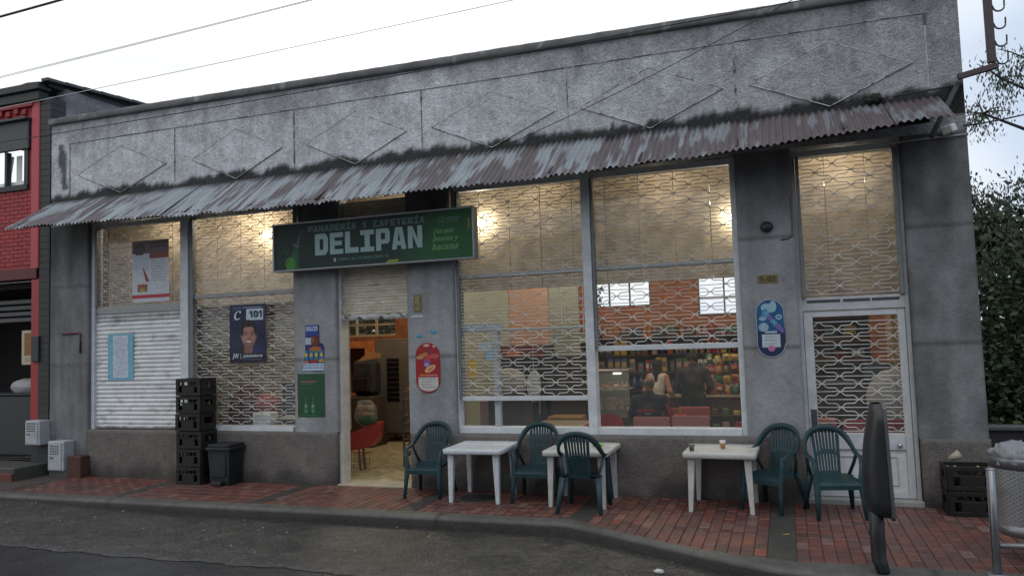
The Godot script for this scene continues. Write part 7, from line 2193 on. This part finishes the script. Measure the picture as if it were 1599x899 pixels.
		put("maker_plate", box_mesh(Vector3(-w * 0.65, h * 0.42, 0.130), Vector3(-w * 0.2, h * 0.47, 0.1335)), mat("slot_dark", Color.WHITE), t)
	tag(put("meter_plinth", boxes([[-11.93, -11.38, -0.02, 0.10, 0.0, 0.2]], 0.01), mat("meter_base", Color(0.06, 0.06, 0.058), 0.8)), "dark concrete foot under the meter box at the pillar", "plinth")
	tag(put("red_block", boxes([[-11.49, -11.20, -0.02, 0.36, 0.03, 0.22]], 0.012), mat("block_red", Color(0.105, 0.04, 0.032), 0.8, {"tex": grain_tex("pavergrain", 0.70, 1.0, [[128, 0.4], [64, 0.4], [20, 0.35], [6, 0.3]]), "scale": 2.3, "bump": 0.5})), "dull red masonry block right of the meter box at the pillar", "block")
	# leaf and scraps on the pavement and the road
	tag(put("dry_leaf", leaf_mesh(Vector3(-0.10, 0.006, 1.62), 0.045, 0.7), mat("leaf_yellow", Color(0.30, 0.24, 0.09), 0.7)), "yellow dry leaf on the dark band of the pavement by the worn white table", "leaf")
	tag(put("white_scrap", lump_mesh(Vector3(-1.22, -0.118, 2.72), Vector3(0.045, 0.018, 0.03), 95, 0.5), mat("scrap_white", Color(0.5, 0.5, 0.48), 0.7)), "white paper scrap on the road below the kerb", "scrap")

func leaf_mesh(c: Vector3, r: float, turn: float) -> ArrayMesh:
	var g := Geo.new(true)
	g.grid(8, 4, func(u, w):
		var a = (u - 0.5) * 2.0
		var wd = sqrt(maxf(0.0, 1.0 - a * a)) * 0.45 * (w - 0.5) * 2.0
		var p := Vector3(a, 0.12 * a * a + 0.15 * absf(wd), wd) * r
		return c + p.rotated(Vector3.UP, turn))
	return g.done()

# ---------------------------------------------------------------- right hand side
func right_side() -> void:
	# dark sign on a post, seen from behind and nearly edge on
	var t := thing("road_sign", "black backed sign on a thick black post at the kerb, seen from the side", "sign", Vector3(0.66, 0, 2.72))
	var blk := mat("sign_back", Color(0.020, 0.022, 0.026), 0.42, {"tex": grey_tex("plasticwear", 0.01, 0.85, 1.0, 5), "scale": 1.7})
	var g := Geo.new(true)
	g.sweep([Vector3(0.02, 0.003, 0.04), Vector3(-0.01, 0.10, 0.0), Vector3(-0.012, 0.25, 0), Vector3(-0.012, 0.62, 0)], [0.050, 0.060, 0.060, 0.060], [0.050, 0.060, 0.060, 0.060], 16)
	put("post", g.done(), blk, t)
	g = Geo.new(true)
	var lean := func(h: float) -> float: return 0.105 - 0.022 * h
	var bulge := func(h: float) -> float: return lerpf(0.185, 0.085, pow(h, 1.6)) + 0.03 * sin(PI * h)
	g.grid(14, 24, func(u, w):
		var y: float = lerpf(0.47, 1.425, w) - 0.05 * (1.0 - w) * 0.0
		var a = PI * u
		var rim := 1.0 - 0.55 * pow(absf(2.0 * w - 1.0), 10.0)
		return Vector3(lean.call(w) - 0.004 - bulge.call(w) * pow(sin(a), 0.6), y + 0.05 * (1.0 - w) * sin(a) * 1.2, cos(a) * 0.19 * rim))
	put("back_shell", g.done(), blk, t)
	g = Geo.new()
	var poly := PackedVector2Array()
	for k in 40:
		var a := TAU * k / 40.0
		var c := Vector2(cos(a), sin(a))
		var s := pow(pow(absf(c.x), 8.0) + pow(absf(c.y), 8.0), -1.0 / 8.0)
		poly.append(Vector2(c.x * s * 0.205, c.y * s * 0.485))
	g.prism(poly, -0.013, 0.013, Transform3D(Basis(Vector3(0, 0, -1), Vector3(-0.023, 1, 0).normalized(), Vector3(1, 0, 0)), Vector3(0.095, 0.945, 0)))
	put("plate", g.done(), mat("plate_grey", Color(0.075, 0.08, 0.09), 0.4), t)
	g = Geo.new(true)
	g.tube([Vector3(0.0, 0.55, 0), Vector3(0.07, 0.58, 0)], 0.03, 8)
	put("clamp", g.done(), blk, t)
	# perforated steel litter basket on its frame
	t = thing("litter_basket", "perforated steel litter basket on a tube frame at the right edge", "litter bin", Vector3(1.98, 0, 1.95))
	var steel := mat("brushed_steel", Color(0.30, 0.31, 0.33), 0.38, {"metal": 0.75, "tex": grain_tex("paintwear2", 0.82, 1.0, [[64, 0.15], [22, 0.25], [9, 0.4], [4, 0.4]]), "scale": 2.0})
	var im := Image.create(64, 112, false, Image.FORMAT_RGBA8)
	im.fill(Color(1, 1, 1, 1))
	for q in [[16, 28], [48, 84], [48, 28 - 56], [16, 84 + 56], [48, 84]]:
		for y in 112:
			for x in 64:
				var d := Vector2(x + 0.5 - q[0], (y + 0.5 - q[1])).length()
				if d < 9.5:
					im.set_pixel(x, y, Color(1, 1, 1, 0))
	var perf := StandardMaterial3D.new()
	perf.resource_name = "perforated_steel"
	perf.albedo_color = Color(0.42, 0.43, 0.45).linear_to_srgb()
	perf.metallic = 0.7
	perf.roughness = 0.4
	perf.albedo_texture = ImageTexture.create_from_image(im)
	perf.transparency = BaseMaterial3D.TRANSPARENCY_ALPHA_SCISSOR
	perf.alpha_scissor_threshold = 0.5
	perf.cull_mode = BaseMaterial3D.CULL_DISABLED
	perf.uv1_scale = Vector3(34, 14, 1)
	g = Geo.new(true)
	g.grid(48, 6, func(u, w): return Vector3(sin(TAU * u) * lerpf(0.275, 0.31, w), lerpf(0.30, 0.80, w), cos(TAU * u) * lerpf(0.275, 0.31, w)))
	put("mesh_wall", g.done(), perf, t)
	g = Geo.new(true)
	g.lathe([Vector2(0.30, 0.795), Vector2(0.313, 0.795), Vector2(0.317, 0.88), Vector2(0.31, 0.892), Vector2(0.30, 0.88), Vector2(0.30, 0.795)], Vector3.ZERO, 40)
	put("rim", g.done(), steel, t)
	g = Geo.new(true)
	g.lathe([Vector2(0.001, 0.20), Vector2(0.25, 0.20), Vector2(0.272, 0.21), Vector2(0.277, 0.305), Vector2(0.27, 0.305)], Vector3.ZERO, 40)
	put("base", g.done(), steel, t)
	var liner := mat("liner_bag", Color(0.58, 0.62, 0.66), 0.4, {"tex": grey_tex("bagfold", 0.03, 0.66, 1.0, 5), "scale": 5.0, "bump": 2.5})
	g = Geo.new(true)
	g.lathe([Vector2(0.001, 0.225), Vector2(0.245, 0.225), Vector2(0.258, 0.30), Vector2(0.285, 0.80)], Vector3.ZERO, 32)
	put("liner", g.done(), liner, t)
	put("bag_top", lump_mesh(Vector3(-0.10, 0.885, 0.02), Vector3(0.20, 0.13, 0.24), 52, 0.3), liner, t)
	put("bag_fold", lump_mesh(Vector3(0.17, 0.87, 0.02), Vector3(0.14, 0.085, 0.22), 57, 0.3), liner, t)
	for s in [[-0.43, 0.62], [0.45, 0.62]]:
		g = Geo.new(true)
		g.tube([Vector3(s[0], 0.004, s[1]), Vector3(s[0], 0.86, s[1] - 0.0)], 0.033, 14)
		var ps := put("frame_post", g.done(), steel, t)
		g = Geo.new(true)
		g.lathe([Vector2(0.034, 0.856), Vector2(0.034, 0.87), Vector2(0.001, 0.873)], Vector3(s[0], 0, s[1]), 14)
		put("post_cap", g.done(), steel, ps)
		put("foot_plate", box_mesh(Vector3(s[0] - 0.08, 0.0, s[1] - 0.06), Vector3(s[0] + 0.08, 0.012, s[1] + 0.06), 0.003), steel, ps)
	g = Geo.new(true)
	g.tube([Vector3(-0.40, 0.24, 0.62), Vector3(0.42, 0.24, 0.62)], 0.024, 10)
	put("cross_bar", g.done(), steel, t)
	g = Geo.new(true)
	g.tube([Vector3(-0.43, 0.60, 0.62), Vector3(-0.30, 0.60, 0.14)], 0.018, 8)
	put("pivot_arm", g.done(), steel, t)
	g = Geo.new(true)
	g.tube([Vector3(0.45, 0.60, 0.62), Vector3(0.29, 0.60, 0.14)], 0.018, 8)
	put("pivot_arm", g.done(), steel, t)
	# low dark wall behind the pavement, right of the bakery
	t = thing("garden_wall", "low dark mossy wall with a cap, right of the bakery below the trees", "wall", Vector3(2.13, -0.05, -1.3))
	var dk := mat("dark_wall", Color(1, 1, 1), 0.9, {"vc": true, "tex": grain_tex("concretegrain", 0.78, 1.0, [[128, 0.35], [40, 0.35], [14, 0.35], [5, 0.4]]), "scale": 1.0})
	g = Geo.new(true)
	weathered(g, Vector3(0.0, 0, -0.12), Vector3(7.0, 0.78, 0.10), 0.12, func(p):
		var k := 0.03 * (1.0 + 0.8 * big.get_noise_2d(p.x * 3.0, p.y * 3.0))
		return Color(k, k, k * 1.05), "flrk")
	put("wall", g.done(), dk, t)
	put("cap", box_mesh(Vector3(-0.005, 0.78, -0.16), Vector3(7.0, 0.83, 0.14), 0.012), mat("cap_grey", Color(0.09, 0.09, 0.09), 0.8, {"tex": grain_tex("concretegrain", 0.78, 1.0, [[128, 0.35], [40, 0.35], [14, 0.35], [5, 0.4]]), "scale": 2.0}), t)
	put("pier", box_mesh(Vector3(0.0, 0.83, -0.14), Vector3(0.20, 1.28, 0.12), 0.01), mat("pier_dark", Color(0.025, 0.025, 0.028), 0.8), t)
	# trees and undergrowth
	tree("leafy_tree", "dense dark green tree close behind the right corner of the bakery", Vector3(3.9, -0.4, -4.6), 3.6, 0.10, [[Vector3(-0.45, 2.0, 0.3), Vector3(0.95, 1.3, 0.9)], [Vector3(0.3, 3.0, 0), Vector3(0.8, 0.9, 0.8)], [Vector3(0.9, 2.1, 0.2), Vector3(0.9, 1.3, 0.9)], [Vector3(-0.3, 0.9, 0.3), Vector3(0.9, 0.7, 0.7)]], 9000, 0.10, [Color(0.036, 0.055, 0.034), Color(0.055, 0.075, 0.045), Color(0.08, 0.105, 0.065)], 11)
	tree("leafy_tree", "broad dark tree behind the low wall at the right edge", Vector3(5.6, -0.4, -4.2), 4.0, 0.12, [[Vector3(-0.3, 2.0, 0.2), Vector3(1.2, 1.6, 1.0)], [Vector3(0.5, 3.4, 0), Vector3(1.1, 0.9, 0.9)], [Vector3(0.9, 2.0, 0.2), Vector3(1.2, 1.6, 1.0)], [Vector3(0.0, 0.7, 0.4), Vector3(1.4, 0.7, 0.8)]], 9000, 0.105, [Color(0.026, 0.044, 0.024), Color(0.05, 0.068, 0.036), Color(0.085, 0.11, 0.06)], 12)
	tree("feathery_tree", "taller loose grey green tree with drooping leaves, sky showing through its crown", Vector3(5.2, -0.5, -7.6), 6.6, 0.12, [[Vector3(-1.5, 4.9, 0.2), Vector3(0.65, 0.75, 0.6)], [Vector3(-0.7, 4.2, 0.3), Vector3(0.7, 0.6, 0.6)], [Vector3(-0.35, 5.35, 0.0), Vector3(0.85, 0.7, 0.8)], [Vector3(0.4, 5.9, 0.0), Vector3(0.8, 0.7, 0.8)], [Vector3(0.6, 4.8, 0.2), Vector3(0.8, 0.8, 0.7)], [Vector3(-1.2, 3.6, 0.1), Vector3(0.8, 0.8, 0.6)], [Vector3(0.2, 3.4, 0.3), Vector3(0.9, 0.8, 0.7)], [Vector3(1.4, 5.4, 0.0), Vector3(0.8, 0.9, 0.8)]], 5200, 0.085, [Color(0.055, 0.07, 0.055), Color(0.085, 0.105, 0.08), Color(0.13, 0.15, 0.12)], 13, true)
	tree("feathery_tree", "tallest sparse tree whose high branches reach in at the top right corner", Vector3(7.2, -0.5, -6.4), 8.6, 0.14, [[Vector3(-3.2, 7.1, 0.2), Vector3(0.55, 0.45, 0.5)], [Vector3(-3.5, 6.5, 0.1), Vector3(0.42, 0.36, 0.4)], [Vector3(-2.7, 7.45, 0.0), Vector3(0.6, 0.45, 0.5)], [Vector3(-1.5, 6.7, 0.1), Vector3(0.5, 0.4, 0.5)], [Vector3(-1.2, 7.6, 0.1), Vector3(0.7, 0.5, 0.6)], [Vector3(0.2, 7.9, 0.0), Vector3(0.9, 0.7, 0.8)], [Vector3(0.4, 6.6, 0.2), Vector3(0.9, 0.7, 0.8)], [Vector3(-0.6, 5.6, 0.2), Vector3(0.7, 0.6, 0.6)]], 3600, 0.08, [Color(0.055, 0.07, 0.055), Color(0.085, 0.105, 0.08), Color(0.13, 0.15, 0.12)], 14, true)
	tree("leafy_tree", "distant dense tree behind the others, filling the gap by the bakery corner", Vector3(5.4, -0.8, -11.0), 6.4, 0.16, [[Vector3(-0.8, 2.6, 0), Vector3(1.6, 2.0, 1.2)], [Vector3(0.8, 3.4, 0), Vector3(1.8, 2.2, 1.4)], [Vector3(-0.6, 4.6, 0), Vector3(1.1, 0.9, 1.0)], [Vector3(0.0, 1.0, 0.3), Vector3(2.2, 1.0, 1.0)]], 11000, 0.16, [Color(0.030, 0.046, 0.030), Color(0.05, 0.066, 0.042), Color(0.085, 0.10, 0.07)], 15)
	tree("leafy_tree", "tree seen dimly through the bakery's rear windows", Vector3(-5.5, -0.5, -11.0), 5.0, 0.14, [[Vector3(0, 3.5, 0), Vector3(0.7, 0.9, 0.7)], [Vector3(-0.7, 3.0, 0), Vector3(0.9, 0.9, 0.8)]], 2400, 0.12, [Color(0.05, 0.07, 0.04), Color(0.08, 0.10, 0.06), Color(0.1, 0.12, 0.08)], 16)
	tree("leafy_tree", "dim green tree close outside the rear window seen through the doorway", Vector3(-11.4, -0.5, -9.0), 4.6, 0.14, [[Vector3(0, 2.8, 0), Vector3(1.1, 0.9, 0.6)], [Vector3(0.9, 3.1, 0), Vector3(0.9, 0.8, 0.6)], [Vector3(-0.9, 3.1, 0), Vector3(0.9, 0.8, 0.6)]], 5000, 0.13, [Color(0.07, 0.09, 0.055), Color(0.10, 0.12, 0.08), Color(0.13, 0.15, 0.1)], 17)
	tree("leafy_tree", "dark round tree well right of the others behind the low wall", Vector3(8.6, -0.4, -5.2), 4.6, 0.13, [[Vector3(-0.3, 2.2, 0.2), Vector3(1.5, 1.6, 1.2)], [Vector3(0.6, 3.4, 0), Vector3(1.3, 1.0, 1.1)], [Vector3(0.9, 1.8, 0.2), Vector3(1.4, 1.5, 1.1)]], 6000, 0.12, [Color(0.036, 0.055, 0.034), Color(0.055, 0.075, 0.045), Color(0.08, 0.105, 0.065)], 18)
	# ground cover behind the low wall
	g = Geo.new()
	rng.seed = 55
	for i in 5200:
		var c := Vector3(rng.randf_range(2.3, 9.0), rng.randf_range(-0.1, 0.1), rng.randf_range(-5.0, -1.6))
		c.y += 0.95 * rng.randf() * (0.5 + 0.8 * absf(big.get_noise_2d(c.x * 2.0, c.z * 2.0)))
		leaf_quad(g, c, 0.09, [Color(0.030, 0.048, 0.026), Color(0.05, 0.07, 0.035), Color(0.085, 0.11, 0.06)][rng.randi() % 3], false)
	var und := put("undergrowth", g.done(), leaf_mat())
	stuff(und)
	tag(und, "dark leafy undergrowth behind the low wall at the right", "undergrowth")
	rng.seed = 99

func leaf_mat() -> StandardMaterial3D:
	var m := mat("leaves", Color(1, 1, 1), 0.9, {"vc": true, "spec": 0.15})
	m.backlight_enabled = true
	m.backlight = Color(0.03, 0.045, 0.02)
	return m

func leaf_quad(g: Geo, c: Vector3, s: float, col: Color, droop: bool) -> void:
	var d := Vector3(rng.randfn(), rng.randfn() * 0.6, rng.randfn()).normalized()
	if droop:
		d = (Vector3(d.x * 0.5, -1.0, d.z * 0.5)).normalized()
	var n := d.cross(Vector3(rng.randfn(), rng.randfn(), rng.randfn())).normalized()
	var l := s * rng.randf_range(0.7, 1.4)
	var w := l * (0.16 if droop else 0.36)
	g.col = col * rng.randf_range(0.75, 1.25)
	g.tri(c - d * l * 0.5, c + n * w, c + d * l * 0.5)
	g.tri(c - d * l * 0.5, c + d * l * 0.5, c - n * w + d.cross(n) * w * 0.4)

func tree(called: String, label: String, at: Vector3, h: float, r: float, blobs: Array, leaves: int, size: float, cols: Array, seed_: int, droop := false) -> void:
	rng.seed = seed_
	var t := thing(called, label, "tree", at, 0.0, "trees behind the bakery")
	var bark := mat("bark", Color(0.055, 0.05, 0.045), 0.9, {"tex": grey_tex("timber", 0.03, 0.5, 1.0, 5), "scale": 2.0, "bump": 1.0})
	var g := Geo.new(true)
	var path := []
	var rr := []
	for i in 9:
		var u := i / 8.0
		path.append(Vector3(0.18 * sin(u * 3.0 + seed_), h * 0.8 * u, 0.12 * cos(u * 4.0 + seed_)))
		rr.append(lerpf(r, r * 0.25, u))
	g.sweep(path, rr, rr, 8, Vector3.FORWARD)
	put("trunk", g.done(), bark, t)
	var tips := []
	for b in blobs:
		var c: Vector3 = b[0]
		var ex: Vector3 = b[1]
		var from: Vector3 = path[clampi(int(8.0 * (c.y - 0.35 * h * 0.5) / (h * 0.8)), 1, 7)]
		var mid := from.lerp(c, 0.5) + Vector3(0, 0.12, 0) + Vector3(rng.randfn(), rng.randfn(), rng.randfn()) * 0.08
		g = Geo.new(true)
		g.sweep([from, from.lerp(mid, 0.5) + Vector3(0, 0.03, 0), mid, mid.lerp(c, 0.5), c], [r * 0.42, r * 0.36, r * 0.3, r * 0.24, r * 0.15], [r * 0.42, r * 0.36, r * 0.3, r * 0.24, r * 0.15], 6, Vector3.FORWARD, false)
		put("limb", g.done(), bark, t)
		for k in 9:
			var d := Vector3(rng.randfn(), rng.randfn(), rng.randfn()).normalized()
			var tip := c + d * ex * rng.randf_range(0.55, 1.0)
			var q := c.lerp(tip, 0.5) + Vector3(0, 0.08, 0) * ex.y
			g = Geo.new(true)
			g.sweep([c, q, tip], [r * 0.13, r * 0.09, r * 0.04], [r * 0.13, r * 0.09, r * 0.04], 5, Vector3.FORWARD, false)
			put("branch", g.done(), bark, t)
			tips.append([q, ex])
			tips.append([tip, ex])
	g = Geo.new()
	var per := int(leaves / tips.size())
	for tp in tips:
		var clump: float = 0.34 if not droop else 0.25
		var col: Color = cols[rng.randi() % cols.size()]
		for i in per:
			var o = Vector3(rng.randfn(), rng.randfn() * 0.8, rng.randfn()) * tp[1] * clump
			if droop:
				o.y -= absf(rng.randfn()) * 0.10
			leaf_quad(g, tp[0] + o, size, col.lerp(cols[rng.randi() % cols.size()], 0.35), droop)
	put("crown", g.done(), leaf_mat(), t)

# ---------------------------------------------------------------- cables overhead
func cable(called: String, label: String, a: Vector3, b: Vector3, sag: float, r: float, look := "cable_black") -> void:
	var path := []
	for i in 41:
		var u := i / 40.0
		path.append(a.lerp(b, u) - Vector3(0, sag * 4.0 * u * (1.0 - u), 0))
	var g := Geo.new(true)
	g.tube(path, r, 6)
	tag(put(called, g.done(), mat(look, Color(0.02, 0.02, 0.022) if look == "cable_black" else Color(0.58, 0.60, 0.62), 0.7)), label, "cable", "overhead cables")

func overhead() -> void:
	cable("overhead_cable", "thick sagging cable crossing the top left corner of the sky", Vector3(-16.0, 6.72, 2.5), Vector3(-3.0, 7.12, 2.5), 0.1, 0.016)
	cable("overhead_cable", "upper of the thin cables over the red house roof", Vector3(-16.0, 5.78, 2.5), Vector3(3.0, 6.42, 2.6), 0.06, 0.004, "cable_grey_faded")
	cable("overhead_cable", "middle of the thin cables over the red house roof", Vector3(-16.0, 5.70, 2.6), Vector3(3.0, 6.36, 2.7), 0.06, 0.004, "cable_grey_faded")
	cable("overhead_cable", "lower of the thin cables over the red house roof", Vector3(-16.0, 5.46, 2.4), Vector3(3.0, 5.98, 2.2), 0.06, 0.004, "cable_grey_faded")
	cable("overhead_cable", "cable that crosses the upper parapet just below the coping", Vector3(-16.0, 5.25, 2.0), Vector3(3.4, 5.60, 1.6), 0.12, 0.006)
	cable("overhead_cable", "cable climbing to the right across the diamond panels", Vector3(-4.6, 4.47, 0.05), Vector3(1.6, 6.55, 0.5), 0.14, 0.005)
	cable("overhead_cable", "slack cable dipping between the bracket and the trees", Vector3(2.05, 4.34, 0.1), Vector3(7.5, 7.4, -3.0), 0.55, 0.010)
	cable("overhead_cable", "short cable seen in the sky right of the hooks", Vector3(2.6, 4.7, 1.2), Vector3(5.2, 7.8, 1.2), 0.05, 0.006)

# ---------------------------------------------------------------- what the window panes mirror
func across_the_street() -> void:
	var t := thing("opposite_house", "plain pale house across the street, behind the viewer", "house", Vector3(-3.0, -0.14, 19.0))
	var w := mat("opposite_wall", Color(0.20, 0.18, 0.15), 0.9, {"tex": grey_tex("wallwear", 0.008, 0.75, 1.0, 5), "scale": 0.4})
	put("wall", box_mesh(Vector3(-15, 0, 0), Vector3(15, 6.0, 6)), w, t)
	put("roof", box_mesh(Vector3(-15.4, 6.0, -0.6), Vector3(15.4, 6.3, 6.4)), mat("roof_tile", Color.WHITE), t)
	for i in 8:
		var o := put("window", box_mesh(Vector3(-13.4 + i * 3.6, 1.0, -0.06), Vector3(-12.0 + i * 3.6, 2.6, -0.001), 0.01), mat("opposite_frame", Color(0.10, 0.09, 0.08), 0.6), t)
		put("pane", box_mesh(Vector3(-13.3 + i * 3.6, 1.1, -0.07), Vector3(-12.1 + i * 3.6, 2.5, -0.061)), mat("opposite_pane", Color(0.02, 0.025, 0.03), 0.1), o)
